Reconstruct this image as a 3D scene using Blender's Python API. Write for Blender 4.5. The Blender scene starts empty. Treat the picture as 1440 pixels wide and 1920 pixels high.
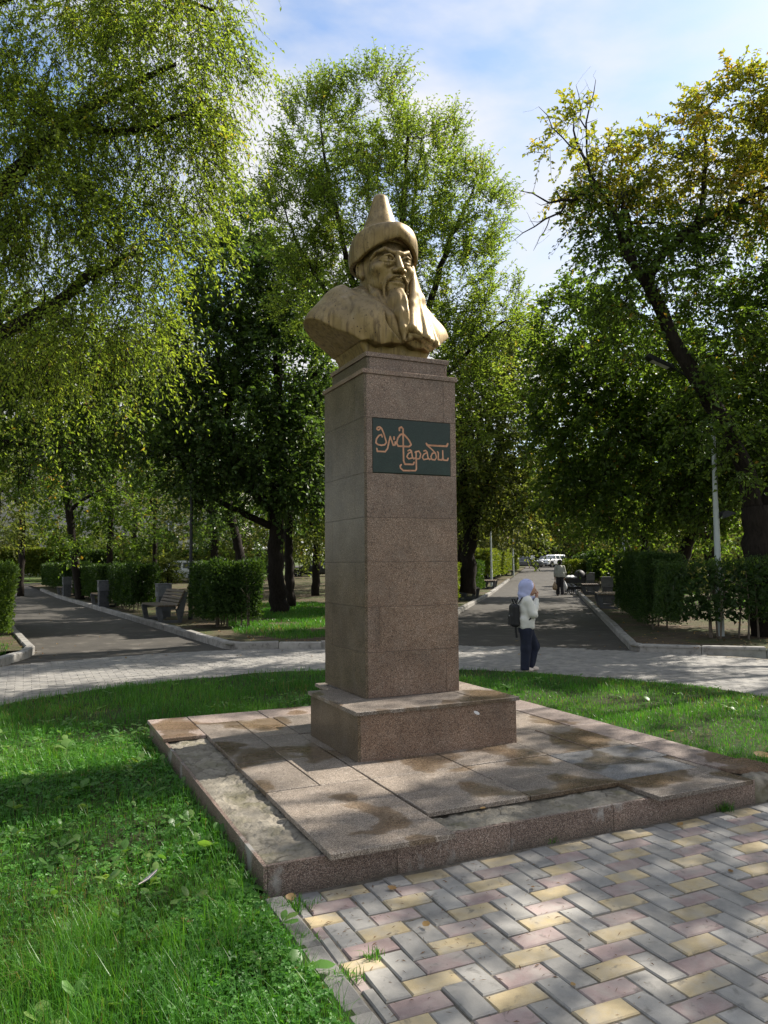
import bpy, bmesh, math, random
import numpy as np
from mathutils import Vector, Matrix, Quaternion

# ------------------------------------------------------------------ camera, sky, sun, exposure
scene = bpy.context.scene
COL = scene.collection
rng = np.random.default_rng(7)
random.seed(7)

CAM = np.array([-2.805, -5.918, 1.556])
F_PX, PITCH, ROLL, YAW = 1444.94, 0.06691, -0.00773, 0.43511
FW = np.array([math.sin(YAW) * math.cos(PITCH), math.cos(YAW) * math.cos(PITCH), math.sin(PITCH)])
_rt = np.array([math.cos(YAW), -math.sin(YAW), 0.0])
_up = np.cross(_rt, FW)
RT = _rt * math.cos(ROLL) + _up * math.sin(ROLL)
UP = -_rt * math.sin(ROLL) + _up * math.cos(ROLL)

cam_data = bpy.data.cameras.new('camera')
cam = bpy.data.objects.new('camera', cam_data)
COL.objects.link(cam)
cam_data.sensor_fit = 'HORIZONTAL'
cam_data.sensor_width = 36.0
cam_data.lens = F_PX / 1440.0 * 36.0
cam_data.clip_start = 0.05
cam_data.clip_end = 3000.0
cam.matrix_world = Matrix(((RT[0], UP[0], -FW[0], CAM[0]), (RT[1], UP[1], -FW[1], CAM[1]),
                           (RT[2], UP[2], -FW[2], CAM[2]), (0, 0, 0, 1)))
scene.camera = cam

SUN_AZ, SUN_EL = math.radians(83.0), math.radians(42.0)     # clockwise from +y
SUN = np.array([math.sin(SUN_AZ) * math.cos(SUN_EL), math.cos(SUN_AZ) * math.cos(SUN_EL), math.sin(SUN_EL)])

scene.view_settings.view_transform = 'Standard'
scene.view_settings.look = 'None'
scene.view_settings.exposure = 1.22
scene.view_settings.gamma = 1.0
scene.view_settings.use_curve_mapping = False
scene.cycles.max_bounces = 8
scene.cycles.diffuse_bounces = 4
scene.cycles.glossy_bounces = 3
scene.cycles.transmission_bounces = 6
scene.cycles.transparent_max_bounces = 8
scene.cycles.caustics_reflective = False
scene.cycles.caustics_refractive = False

world = bpy.data.worlds.new('World')
scene.world = world
world.use_nodes = True
nt = world.node_tree
nt.nodes.clear()
w_out = nt.nodes.new('ShaderNodeOutputWorld')
w_sky = nt.nodes.new('ShaderNodeTexSky')
w_sky.sky_type = 'NISHITA'
w_sky.sun_disc = False
w_sky.sun_elevation = SUN_EL
w_sky.sun_rotation = SUN_AZ
w_sky.air_density = 1.0
w_sky.dust_density = 0.7
w_sky.ozone_density = 1.0
w_bg = nt.nodes.new('ShaderNodeBackground')
w_bg.inputs['Strength'].default_value = 0.10
w_cl = nt.nodes.new('ShaderNodeBackground')
w_cl.inputs['Color'].default_value = (0.97, 0.975, 1.0, 1)
w_cl.inputs['Strength'].default_value = 0.42
w_tc = nt.nodes.new('ShaderNodeTexCoord')
w_map = nt.nodes.new('ShaderNodeMapping')
w_map.inputs['Location'].default_value = (5.5, 3.3, 2.2)
w_map.inputs['Scale'].default_value = (1.0, 1.0, 2.2)
w_noise = nt.nodes.new('ShaderNodeTexNoise')
w_noise.inputs['Scale'].default_value = 1.7
w_noise.inputs['Detail'].default_value = 7.0
w_noise.inputs['Roughness'].default_value = 0.52
w_noise.inputs['Distortion'].default_value = 0.3
w_ramp = nt.nodes.new('ShaderNodeValToRGB')
w_ramp.color_ramp.elements[0].position = 0.385
w_ramp.color_ramp.elements[1].position = 0.53
w_mix = nt.nodes.new('ShaderNodeMixShader')
L_ = nt.links.new
L_(w_tc.outputs['Generated'], w_map.inputs['Vector'])
L_(w_map.outputs['Vector'], w_noise.inputs['Vector'])
L_(w_noise.outputs['Fac'], w_ramp.inputs['Fac'])
L_(w_sky.outputs['Color'], w_bg.inputs['Color'])
L_(w_ramp.outputs['Color'], w_mix.inputs['Fac'])
L_(w_bg.outputs['Background'], w_mix.inputs[1])
L_(w_cl.outputs['Background'], w_mix.inputs[2])
L_(w_mix.outputs['Shader'], w_out.inputs['Surface'])

sun_data = bpy.data.lights.new('sun', 'SUN')
sun_data.energy = 4.3
sun_data.angle = math.radians(0.53)
sun_data.color = (1.0, 0.93, 0.82)
sun = bpy.data.objects.new('sun', sun_data)
COL.objects.link(sun)
sun.rotation_mode = 'QUATERNION'
sun.rotation_quaternion = Vector(-SUN).to_track_quat('-Z', 'Y')
sun.location = (20, 0, 30)

# ------------------------------------------------------------------ helpers
def ray(px, py):
    return FW + RT * (px - 720.0) / F_PX - UP * (py - 960.0) / F_PX

def G(px, py, z=0.0):
    r = ray(px, py)
    return CAM + r * ((z - CAM[2]) / r[2])

def D(px, py, dep):
    return CAM + ray(px, py) * dep

def view(P):
    """picture position and distance ahead of the camera of points (n,3)"""
    d = np.asarray(P, float) - CAM
    w = d @ FW
    w = np.where(np.abs(w) < 1e-6, 1e-6, w)
    return 720 + F_PX * (d @ RT) / w, 960 - F_PX * (d @ UP) / w, w

def rise(x, y):
    """the park slopes up very gently in the distance"""
    t = (np.asarray(x) - CAM[0]) * math.sin(YAW) + (np.asarray(y) - CAM[1]) * math.cos(YAW)
    return 0.0155 * np.maximum(0.0, t - 38.0)

def ground_at(px, dep):
    """the point of the ground under picture column px, dep metres ahead"""
    p = CAM + ray(px, 1055.0) * dep
    return np.array([p[0], p[1], float(rise(p[0], p[1]))])

def props(o, label=None, cat=None, group=None, kind=None):
    if label: o['label'] = label
    if cat: o['category'] = cat
    if group: o['group'] = group
    if kind: o['kind'] = kind
    return o

def link(name, me, parent=None, mat=None):
    o = bpy.data.objects.new(name, me)
    COL.objects.link(o)
    if parent is not None: o.parent = parent
    if mat is not None and me is not None and len(me.materials) == 0: me.materials.append(mat)
    return o

def empty(name, loc=(0, 0, 0), rz=0.0):
    o = bpy.data.objects.new(name, None)
    COL.objects.link(o)
    o.empty_display_size = 0.2
    o.location = tuple(float(v) for v in loc)
    o.rotation_euler = (0, 0, rz)
    return o

def thing(name, loc, label, cat, group=None, rz=0.0):
    return props(empty(name, loc, rz), label, cat, group)

def mesh_np(name, V, F, mat=None, smooth=False, attr=None):
    """mesh from arrays; F is (n,k) with constant k or a list of such arrays"""
    me = bpy.data.meshes.new(name)
    V = np.ascontiguousarray(V, np.float32)
    Fs = F if isinstance(F, list) else [F]
    Fs = [np.asarray(f, np.int32) for f in Fs if len(f)]
    nl = sum(f.size for f in Fs)
    npoly = sum(len(f) for f in Fs)
    me.vertices.add(len(V)); me.loops.add(nl); me.polygons.add(npoly)
    me.vertices.foreach_set('co', V.ravel())
    me.loops.foreach_set('vertex_index', np.concatenate([f.ravel() for f in Fs]))
    tot = np.concatenate([np.full(len(f), f.shape[1], np.int32) for f in Fs])
    start = np.concatenate([[0], np.cumsum(tot)[:-1]]).astype(np.int32)
    me.polygons.foreach_set('loop_start', start)
    me.polygons.foreach_set('loop_total', tot)
    me.polygons.foreach_set('use_smooth', np.full(npoly, bool(smooth)))
    if attr is not None:
        for k, a in attr.items():
            at = me.attributes.new(k, 'FLOAT', 'POINT')
            at.data.foreach_set('value', np.ascontiguousarray(a, np.float32))
    me.update(calc_edges=True)
    if mat is not None: me.materials.append(mat)
    return me

class MB:
    """collects boxes, tubes, prisms and lathes into one mesh"""
    def __init__(s): s.v = []; s.f = {}; s.n = 0
    def add(s, V, F):
        V = np.asarray(V, float)
        for f in F:
            s.f.setdefault(len(f), []).append([i + s.n for i in f])
        s.v.append(V); s.n += len(V)
        return s
    def box(s, c, h, R=None):
        c = np.asarray(c, float)
        V = np.array([(x, y, z) for z in (-1, 1) for y in (-1, 1) for x in (-1, 1)], float) * np.asarray(h, float)
        if R is not None: V = V @ np.asarray(R).T
        return s.add(V + c, [(0, 2, 3, 1), (4, 5, 7, 6), (0, 1, 5, 4), (2, 6, 7, 3), (0, 4, 6, 2), (1, 3, 7, 5)])
    def bbox(s, lo, hi, b=0.004):
        """box with its top edges chamfered by b"""
        x0, y0, z0 = lo; x1, y1, z1 = hi
        V = [(x0, y0, z0), (x1, y0, z0), (x1, y1, z0), (x0, y1, z0),
             (x0, y0, z1 - b), (x1, y0, z1 - b), (x1, y1, z1 - b), (x0, y1, z1 - b),
             (x0 + b, y0 + b, z1), (x1 - b, y0 + b, z1), (x1 - b, y1 - b, z1), (x0 + b, y1 - b, z1)]
        return s.add(V, [(3, 2, 1, 0), (0, 1, 5, 4), (1, 2, 6, 5), (2, 3, 7, 6), (3, 0, 4, 7),
                         (4, 5, 9, 8), (5, 6, 10, 9), (6, 7, 11, 10), (7, 4, 8, 11), (8, 9, 10, 11)])
    def prism(s, poly, axis_o, ex, ey, ez, d0, d1):
        """extrude a 2-D polygon (counter-clockwise) in plane ex,ey along ez from d0 to d1"""
        o = np.asarray(axis_o, float); ex, ey, ez = (np.asarray(e, float) for e in (ex, ey, ez))
        n = len(poly)
        A = [o + ex * p[0] + ey * p[1] + ez * d0 for p in poly]
        B = [o + ex * p[0] + ey * p[1] + ez * d1 for p in poly]
        F = [tuple(range(n - 1, -1, -1)), tuple(range(n, 2 * n))]
        F += [(i, (i + 1) % n, n + (i + 1) % n, n + i) for i in range(n)]
        return s.add(A + B, F)
    def tube(s, P, R, k=8, caps=True):
        P = np.asarray(P, float); n = len(P); R = np.broadcast_to(np.asarray(R, float), (n,))
        T = np.gradient(P, axis=0)
        T /= np.linalg.norm(T, axis=1)[:, None] + 1e-12
        u = np.cross(T[0], (0, 0, 1.0))
        if np.linalg.norm(u) < 1e-3: u = np.cross(T[0], (0, 1.0, 0))
        V = []
        a = np.arange(k) * 2 * math.pi / k
        for i in range(n):
            u = u - T[i] * (u @ T[i]); u /= np.linalg.norm(u) + 1e-12
            w = np.cross(T[i], u)
            V.append(P[i] + R[i] * (np.cos(a)[:, None] * u + np.sin(a)[:, None] * w))
        F = []
        for i in range(n - 1):
            for j in range(k):
                F.append((i * k + j, i * k + (j + 1) % k, (i + 1) * k + (j + 1) % k, (i + 1) * k + j))
        if caps: F += [tuple(range(k - 1, -1, -1)), tuple(range((n - 1) * k, n * k))]
        return s.add(np.concatenate(V), F)
    def lathe(s, prof, c=(0, 0, 0), k=16):
        prof = np.asarray(prof, float); c = np.asarray(c, float)
        a = np.arange(k) * 2 * math.pi / k
        V = np.concatenate([np.stack([r * np.cos(a), r * np.sin(a), np.full(k, z)], 1) for r, z in prof]) + c
        F = [(i * k + j, i * k + (j + 1) % k, (i + 1) * k + (j + 1) % k, (i + 1) * k + j)
             for i in range(len(prof) - 1) for j in range(k)]
        F += [tuple(range(k - 1, -1, -1)), tuple(range((len(prof) - 1) * k, len(prof) * k))]
        return s.add(V, F)
    def mesh(s, name, mat=None, smooth=False, attr=None):
        return mesh_np(name, np.concatenate(s.v), [np.array(f) for f in s.f.values()], mat, smooth, attr)
    def obj(s, name, mat=None, parent=None, smooth=False):
        return link(name, s.mesh(name, mat, smooth), parent)

def rotz(a):
    return np.array([[math.cos(a), -math.sin(a), 0], [math.sin(a), math.cos(a), 0], [0, 0, 1]])

def copy_tree(o, parent=None):
    c = o.copy(); COL.objects.link(c)
    if parent is not None: c.parent = parent
    for ch in list(o.children): copy_tree(ch, c)
    return c

# ---- distance fields: forms are blended in space and their zero surface is meshed (surface nets)
def ell(P, c, r):
    q = [(P[i] - c[i]) / r[i] for i in range(3)]
    k0 = np.sqrt(q[0] ** 2 + q[1] ** 2 + q[2] ** 2)
    k1 = np.sqrt((q[0] / r[0]) ** 2 + (q[1] / r[1]) ** 2 + (q[2] / r[2]) ** 2) + 1e-9
    return k0 * (k0 - 1) / k1

def capsule(P, a, b, ra, rb):
    ba = [b[i] - a[i] for i in range(3)]
    L = sum(v * v for v in ba) + 1e-12
    pa = [P[i] - a[i] for i in range(3)]
    h = np.clip((pa[0] * ba[0] + pa[1] * ba[1] + pa[2] * ba[2]) / L, 0, 1)
    return np.sqrt(sum((pa[i] - ba[i] * h) ** 2 for i in range(3))) - (ra + (rb - ra) * h)

def chain(P, pts, rad, k=0.0):
    d = None
    for i in range(len(pts) - 1):
        e = capsule(P, pts[i], pts[i + 1], rad[i], rad[i + 1])
        d = e if d is None else (smin(d, e, k) if k else np.minimum(d, e))
    return d

def rbox(P, c, h, r):
    q = [np.abs(P[i] - c[i]) - h[i] + r for i in range(3)]
    return np.sqrt(sum(np.maximum(v, 0) ** 2 for v in q)) + np.minimum(np.maximum(np.maximum(q[0], q[1]), q[2]), 0) - r

def smin(a, b, k):
    h = np.maximum(k - np.abs(a - b), 0) / k
    return np.minimum(a, b) - h * h * k * 0.25

def smax(a, b, k):
    return -smin(-a, -b, k)

def sdf_mesh(fn, lo, hi, vox):
    """surface nets of fn<0 in the box lo..hi"""
    lo = np.asarray(lo, float); hi = np.asarray(hi, float)
    n = np.ceil((hi - lo) / vox).astype(int) + 1
    ax = [(lo[i] + vox * np.arange(n[i])).astype(np.float32) for i in range(3)]
    P = (ax[0][:, None, None], ax[1][None, :, None], ax[2][None, None, :])
    f = np.broadcast_to(fn(P), n).astype(np.float32)
    ins = f < 0
    nx, ny, nz = n
    cnt = np.zeros((nx - 1, ny - 1, nz - 1), np.float32)
    acc = np.zeros((nx - 1, ny - 1, nz - 1, 3), np.float32)
    cor = [(i, j, k) for i in (0, 1) for j in (0, 1) for k in (0, 1)]
    sl = lambda c: tuple(slice(c[i], n[i] - 1 + c[i]) for i in range(3))
    for a in cor:
        for d in range(3):
            if a[d]: continue
            b = list(a); b[d] = 1; b = tuple(b)
            fa, fb = f[sl(a)], f[sl(b)]
            m = (fa < 0) != (fb < 0)
            t = np.where(m, fa / np.where(m, fa - fb, 1), 0)
            for e in range(3):
                acc[..., e] += np.where(m, a[e] + (t if e == d else 0), 0)
            cnt += m
    act = cnt > 0
    idx = np.full(act.shape, -1, np.int64)
    idx[act] = np.arange(act.sum())
    ii = np.argwhere(act)
    V = lo + (ii + acc[act] / cnt[act][:, None]) * vox
    Q = []
    for d in range(3):
        e1, e2 = (d + 1) % 3, (d + 2) % 3
        s0 = [slice(0, n[i] - (1 if i == d else 0)) for i in range(3)]
        s1 = list(s0); s0[d] = slice(0, n[d] - 1); s1[d] = slice(1, n[d])
        A, B = ins[tuple(s0)], ins[tuple(s1)]
        for flip in (False, True):
            e = np.argwhere((A & ~B) if not flip else (~A & B))
            e = e[(e[:, e1] > 0) & (e[:, e2] > 0) & (e[:, e1] < n[e1] - 1) & (e[:, e2] < n[e2] - 1)]
            if not len(e): continue
            c = []
            for o1, o2 in ((1, 1), (0, 1), (0, 0), (1, 0)):
                g = e.copy(); g[:, e1] -= o1; g[:, e2] -= o2
                c.append(idx[g[:, 0], g[:, 1], g[:, 2]])
            q = np.stack(c, 1)
            Q.append(q[:, ::-1] if flip else q)
    return V, np.concatenate(Q)

def sdf_obj(name, fn, lo, hi, vox, mat, parent=None):
    V, Q = sdf_mesh(fn, lo, hi, vox)
    return link(name, mesh_np(name, V, Q, mat, smooth=True), parent)

# ------------------------------------------------------------------ materials
class NM:
    def __init__(s, name, rough=0.6, metal=0.0, spec=0.4):
        s.m = bpy.data.materials.new(name); s.m.use_nodes = True
        s.t = s.m.node_tree; s.b = s.t.nodes['Principled BSDF']
        s.b.inputs['Roughness'].default_value = rough
        s.b.inputs['Metallic'].default_value = metal
        s.b.inputs['Specular IOR Level'].default_value = spec
    def n(s, typ, **kw):
        x = s.t.nodes.new('ShaderNode' + typ)
        for k, v in kw.items(): setattr(x, k, v)
        return x
    def l(s, a, b): s.t.links.new(a, b); return s
    def pos(s):
        return s.n('NewGeometry').outputs['Position']
    def objco(s):
        return s.n('TexCoord').outputs['Object']
    def mapped(s, co, scale=(1, 1, 1), loc=(0, 0, 0), rot=(0, 0, 0)):
        m = s.n('Mapping'); m.inputs['Scale'].default_value = scale
        m.inputs['Location'].default_value = loc; m.inputs['Rotation'].default_value = rot
        s.l(co, m.inputs['Vector']); return m.outputs['Vector']
    def noise(s, co, scale, detail=4.0, rough=0.55, dist=0.0, col=False):
        x = s.n('TexNoise'); x.inputs['Scale'].default_value = scale
        x.inputs['Detail'].default_value = detail; x.inputs['Roughness'].default_value = rough
        x.inputs['Distortion'].default_value = dist
        if co is not None: s.l(co, x.inputs['Vector'])
        return x.outputs['Color' if col else 'Fac']
    def voro(s, co, scale, feature='F1', out='Distance'):
        x = s.n('TexVoronoi', feature=feature); x.inputs['Scale'].default_value = scale
        s.l(co, x.inputs['Vector']); return x.outputs[out]
    def ramp(s, fac, stops, const=False):
        r = s.n('ValToRGB'); e = r.color_ramp.elements
        if const: r.color_ramp.interpolation = 'CONSTANT'
        while len(e) < len(stops): e.new(0.5)
        for i, (p, c) in enumerate(stops):
            e[i].position = p
            e[i].color = (c, c, c, 1) if isinstance(c, (int, float)) else (*c, 1)
        s.l(fac, r.inputs['Fac']); return r.outputs['Color']
    def mix(s, fac, a, b, mode='MIX'):
        x = s.n('Mix', data_type='RGBA', blend_type=mode)
        for v, k in ((fac, 0), (a, 6), (b, 7)):
            if hasattr(v, 'links'): s.l(v, x.inputs[k])
            elif k == 0: x.inputs[0].default_value = v
            else: x.inputs[k].default_value = (*v, 1) if len(v) == 3 else v
        return x.outputs[2]
    def math(s, op, a, b=0.0, c=None, clamp=False):
        x = s.n('Math', operation=op, use_clamp=clamp)
        for i, v in enumerate((a, b) if c is None else (a, b, c)):
            if hasattr(v, 'links'): s.l(v, x.inputs[i])
            else: x.inputs[i].default_value = v
        return x.outputs[0]
    def rnd(s): return s.n('ObjectInfo').outputs['Random']
    def attr(s, name): return s.n('Attribute', attribute_name=name).outputs['Fac']
    def col(s, v):
        if hasattr(v, 'links'): s.l(v, s.b.inputs['Base Color'])
        else: s.b.inputs['Base Color'].default_value = (*v, 1)
        return s
    def rough(s, v):
        s.l(v, s.b.inputs['Roughness']); return s
    def bump(s, h, strength=0.3, dist=0.01):
        b = s.n('Bump'); b.inputs['Strength'].default_value = strength; b.inputs['Distance'].default_value = dist
        s.l(h, b.inputs['Height']); s.l(b.outputs['Normal'], s.b.inputs['Normal']); return s

MAT = {}
def plain(name, col, rough=0.6, metal=0.0, var=0.25, scale=9.0, bump=0.1, spec=0.4):
    k = NM(name, rough, metal, spec)
    p = k.objco()
    n = k.noise(p, scale, 5.0, 0.6)
    d = tuple(c * (1 - var) for c in col); h = tuple(min(1, c * (1 + var)) for c in col)
    k.col(k.ramp(n, [(0.3, d), (0.7, h)]))
    k.rough(k.math('ADD', k.math('MULTIPLY', n, 0.2), rough - 0.1))
    if bump: k.bump(k.noise(p, scale * 6, 3.0), bump, 0.004)
    MAT[name] = k.m
    return k.m

def granite(name, dark, mid, light, rough, wet=0.0, dirt=0.5, speck=330.0, spec=0.4):
    k = NM(name, rough, 0.0, spec)
    p = k.pos()
    cells = k.voro(p, speck, 'F1', 'Color')
    g = k.n('SeparateColor'); k.l(cells, g.inputs[0])
    c = k.ramp(g.outputs[0], [(0.0, dark), (0.28, dark), (0.36, mid), (0.78, mid), (0.92, light)])
    big = k.noise(p, 3.1, 6.0, 0.6)
    c = k.mix(1.0, c, k.ramp(big, [(0.3, 0.72), (0.7, 1.18)]), 'MULTIPLY')
    lo, hi = (0.78, 1.14) if wet else (0.91, 1.07)
    c = k.mix(1.0, c, k.ramp(k.rnd(), [(0.0, (lo, lo, lo * 1.02)), (1.0, (hi, hi * 0.985, hi * 0.965))]), 'MULTIPLY')
    # dust and wear
    c = k.mix(k.math('MULTIPLY', k.ramp(k.noise(p, 7.0, 7.0, 0.65), [(0.48, 0.0), (0.75, 1.0)]), 0.35 * dirt), c, (0.33, 0.29, 0.25))
    # rain stains running down
    st = k.noise(k.mapped(p, (9, 9, 0.7)), 1.6, 5.0, 0.6)
    c = k.mix(k.math('MULTIPLY', k.ramp(st, [(0.55, 0.0), (0.72, 1.0)]), 0.4 * dirt), c, (0.05, 0.04, 0.033))
    r = k.math('ADD', k.math('MULTIPLY', k.noise(p, 14.0, 5.0), 0.22), rough - 0.1)
    if wet:
        w = k.ramp(k.math('ADD', k.noise(k.mapped(p, (1, 1, 0.2), (wet, 0.7, 0)), 1.9, 5.0, 0.42, 0.25), k.math('MULTIPLY', k.noise(p, 26.0, 4.0), 0.05)), [(0.555, 0.0), (0.578, 0.75), (0.66, 1.0)])
        tide = k.ramp(k.noise(k.mapped(p, (1, 1, 0.2), (wet, 0.7, 0)), 1.9, 5.0, 0.42, 0.25), [(0.46, 0.0), (0.53, 0.3), (0.56, 0.0)])
        c = k.mix(tide, c, k.mix(1.0, c, (1.25, 1.22, 1.18), 'MULTIPLY'))
        c = k.mix(w, c, k.mix(1.0, c, (0.68, 0.58, 0.45), 'MULTIPLY'))
        r = k.mix(w, r, (0.24, 0.24, 0.24))
    k.col(c); k.rough(r)
    k.bump(k.noise(p, 60.0, 4.0), 0.06, 0.003)
    MAT[name] = k.m
    return k.m

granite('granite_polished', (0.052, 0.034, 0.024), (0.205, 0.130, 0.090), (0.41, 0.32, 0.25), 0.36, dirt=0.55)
granite('granite_shaded_side', (0.036, 0.027, 0.018), (0.118, 0.089, 0.057), (0.25, 0.20, 0.14), 0.34, dirt=0.45, spec=0.2)  # darker copy of the polished granite, left-face shade put into its colour
granite('granite_slab', (0.080, 0.064, 0.052), (0.240, 0.200, 0.164), (0.43, 0.385, 0.335), 0.50, wet=0.35, dirt=0.6, speck=280)
granite('granite_pink', (0.11, 0.086, 0.075), (0.285, 0.228, 0.20), (0.43, 0.36, 0.32), 0.55, wet=2.35, dirt=0.5, speck=300)
granite('granite_grey', (0.07, 0.07, 0.072), (0.185, 0.185, 0.19), (0.33, 0.33, 0.33), 0.42, wet=1.1, dirt=0.6, speck=300)
granite('plaque_granite', (0.003, 0.011, 0.008), (0.006, 0.024, 0.017), (0.022, 0.050, 0.040), 0.34, dirt=0.08, speck=420)

# wall of the platform: granite with smears of cement
def wall_granite():
    k = NM('granite_wall', 0.5)
    p = k.pos()
    g = k.n('SeparateColor'); k.l(k.voro(p, 300.0, 'F1', 'Color'), g.inputs[0])
    c = k.ramp(g.outputs[0], [(0.0, (0.06, 0.042, 0.036)), (0.3, (0.06, 0.042, 0.036)), (0.4, (0.195, 0.135, 0.11)), (0.8, (0.21, 0.15, 0.12)), (0.93, (0.40, 0.33, 0.28))])
    c = k.mix(1.0, c, k.ramp(k.rnd(), [(0.0, 0.85), (1.0, 1.1)]), 'MULTIPLY')
    s = k.noise(k.mapped(p, (3.2, 3.2, 2.0), (0.3, 0.2, 0.1)), 1.3, 5.0, 0.6, 0.3)
    c = k.mix(k.math('MULTIPLY', k.ramp(s, [(0.56, 0.0), (0.63, 1.0)]), 0.8), c, (0.34, 0.33, 0.31))
    sep = k.n('SeparateXYZ'); k.l(p, sep.inputs[0])
    low = k.math('MULTIPLY', k.ramp(sep.outputs[2], [(0.0, 1.0), (0.07, 0.0)]), k.noise(p, 11.0, 4.0))
    c = k.mix(low, c, (0.07, 0.065, 0.05))
    k.col(c); k.bump(k.noise(p, 45.0, 5.0), 0.12, 0.004)
    MAT['granite_wall'] = k.m
wall_granite()

def concrete(name, a, b, scale=6.0, rough=0.85, bump=0.35, spots=None):
    k = NM(name, rough)
    p = k.pos()
    n = k.noise(p, scale, 8.0, 0.65, 0.2)
    c = k.ramp(n, [(0.3, a), (0.68, b)])
    c = k.mix(1.0, c, k.ramp(k.rnd(), [(0.0, 0.82), (1.0, 1.12)]), 'MULTIPLY')
    c = k.mix(k.ramp(k.noise(p, scale * 2.7, 5.0, 0.6), [(0.56, 0.0), (0.66, 0.55)]), c, tuple(x * 0.45 for x in a))
    if spots:
        c = k.mix(k.ramp(k.noise(p, scale * 0.6, 4.0), [(0.52, 0.0), (0.62, 0.8)]), c, spots)
        warp = k.n('VectorMath', operation='ADD'); k.l(p, warp.inputs[0]); k.l(k.mapped(k.noise(p, 7.0, 4.0, col=True), (0.10, 0.10, 0.10)), warp.inputs[1])
        cr = k.voro(warp.outputs[0], 5.5, 'DISTANCE_TO_EDGE')
        c = k.mix(k.math('MULTIPLY', k.ramp(cr, [(0.0, 1.0), (0.045, 0.0)]), k.ramp(k.noise(p, 4.0), [(0.42, 0.0), (0.55, 0.9)])), c, (0.045, 0.038, 0.026))
        c = k.mix(k.ramp(k.voro(warp.outputs[0], 5.5, 'F1', 'Color'), [(0.3, 0.0), (0.9, 0.35)]), c, (0.36, 0.33, 0.27))
    k.col(c); k.bump(k.noise(p, scale * 8, 6.0, 0.7), bump, 0.01)
    MAT[name] = k.m
concrete('mortar', (0.14, 0.122, 0.092), (0.30, 0.272, 0.222), 9.0, 0.95, 0.9, (0.125, 0.115, 0.07))
concrete('kerb_concrete', (0.20, 0.19, 0.175), (0.36, 0.345, 0.32), 4.0, 0.88, 0.3)
concrete('kerb_dark', (0.10, 0.098, 0.095), (0.20, 0.195, 0.185), 5.0, 0.85, 0.35)
concrete('wall_plaster', (0.30, 0.29, 0.26), (0.48, 0.46, 0.42), 0.8, 0.9, 0.1)
concrete('bench_concrete', (0.06, 0.063, 0.07), (0.10, 0.104, 0.112), 5.0, 0.7, 0.1)
concrete('bin_concrete', (0.105, 0.11, 0.118), (0.16, 0.165, 0.175), 5.0, 0.7, 0.1)

def paver(name, base, var):
    k = NM(name, 0.72, spec=0.35)
    p = k.pos()
    c = k.mix(k.rnd(), tuple(x * (1 - var) for x in base), tuple(min(1, x * (1 + var)) for x in base))
    g = k.noise(p, 9.0, 7.0, 0.62)
    c = k.mix(1.0, c, k.ramp(g, [(0.28, 0.74), (0.72, 1.16)]), 'MULTIPLY')
    c = k.mix(1.0, c, k.ramp(k.noise(p, 420.0, 2.0), [(0.3, 0.88), (0.7, 1.10)]), 'MULTIPLY')
    dust = k.ramp(k.noise(p, 5.5, 6.0, 0.65, 0.5), [(0.42, 0.0), (0.70, 0.75)])
    c = k.mix(dust, c, (0.36, 0.34, 0.305))
    stain = k.ramp(k.noise(p, 13.0, 5.0, 0.6, 0.6), [(0.60, 0.0), (0.70, 0.6)])
    c = k.mix(stain, c, (0.085, 0.08, 0.072))
    spk = k.ramp(k.voro(p, 75.0), [(0.06, 0.8), (0.10, 0.0)])
    c = k.mix(k.math('MULTIPLY', spk, k.ramp(k.noise(p, 3.0), [(0.5, 0.0), (0.6, 1.0)])), c, (0.04, 0.035, 0.03))
    k.col(c); k.bump(k.noise(p, 130.0, 5.0, 0.7), 0.16, 0.004)
    MAT[name] = k.m
paver('paver_yellow', (0.43, 0.345, 0.205), 0.12)
paver('paver_pink', (0.295, 0.222, 0.210), 0.14)
paver('paver_grey', (0.258, 0.250, 0.236), 0.18)
paver('paver_ring', (0.185, 0.178, 0.170), 0.20)
concrete('joint_sand', (0.095, 0.084, 0.067), (0.23, 0.205, 0.165), 22.0, 0.95, 0.5)

def asphalt():
    k = NM('asphalt', 0.85)
    p = k.pos()
    c = k.ramp(k.noise(p, 0.9, 8.0, 0.65), [(0.3, (0.038, 0.034, 0.029)), (0.7, (0.066, 0.059, 0.050))])
    c = k.mix(1.0, c, k.ramp(k.noise(p, 190.0, 2.0), [(0.3, 0.65), (0.7, 1.35)]), 'MULTIPLY')
    c = k.mix(k.ramp(k.noise(p, 2.6, 6.0), [(0.56, 0.0), (0.7, 0.5)]), c, (0.17, 0.155, 0.13))
    k.col(c); k.bump(k.noise(p, 150.0, 3.0), 0.25, 0.006)
    MAT['asphalt'] = k.m
asphalt()

def soil(name, a, b, g, amount):
    k = NM(name, 0.95, spec=0.15)
    p = k.pos()
    c = k.ramp(k.noise(p, 5.0, 8.0, 0.68), [(0.3, a), (0.7, b)])
    c = k.mix(k.math('MULTIPLY', k.ramp(k.noise(p, 0.7, 6.0, 0.6), [(0.42, 0.0), (0.6, 1.0)]), amount), c, g)
    # fallen leaves in the litter
    lf = k.ramp(k.voro(p, 17.0), [(0.16, 1.0), (0.20, 0.0)])
    c = k.mix(k.math('MULTIPLY', lf, 0.45), c, (0.22, 0.13, 0.05))
    k.col(c); k.bump(k.noise(p, 40.0, 6.0, 0.7), 0.6, 0.02)
    MAT[name] = k.m
soil('soil', (0.045, 0.034, 0.024), (0.13, 0.10, 0.07), (0.045, 0.075, 0.02), 0.6)
soil('lawn_earth', (0.020, 0.024, 0.012), (0.05, 0.05, 0.025), (0.02, 0.05, 0.01), 0.9)
soil('far_grass', (0.05, 0.055, 0.02), (0.11, 0.10, 0.05), (0.06, 0.12, 0.022), 0.95)

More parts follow.
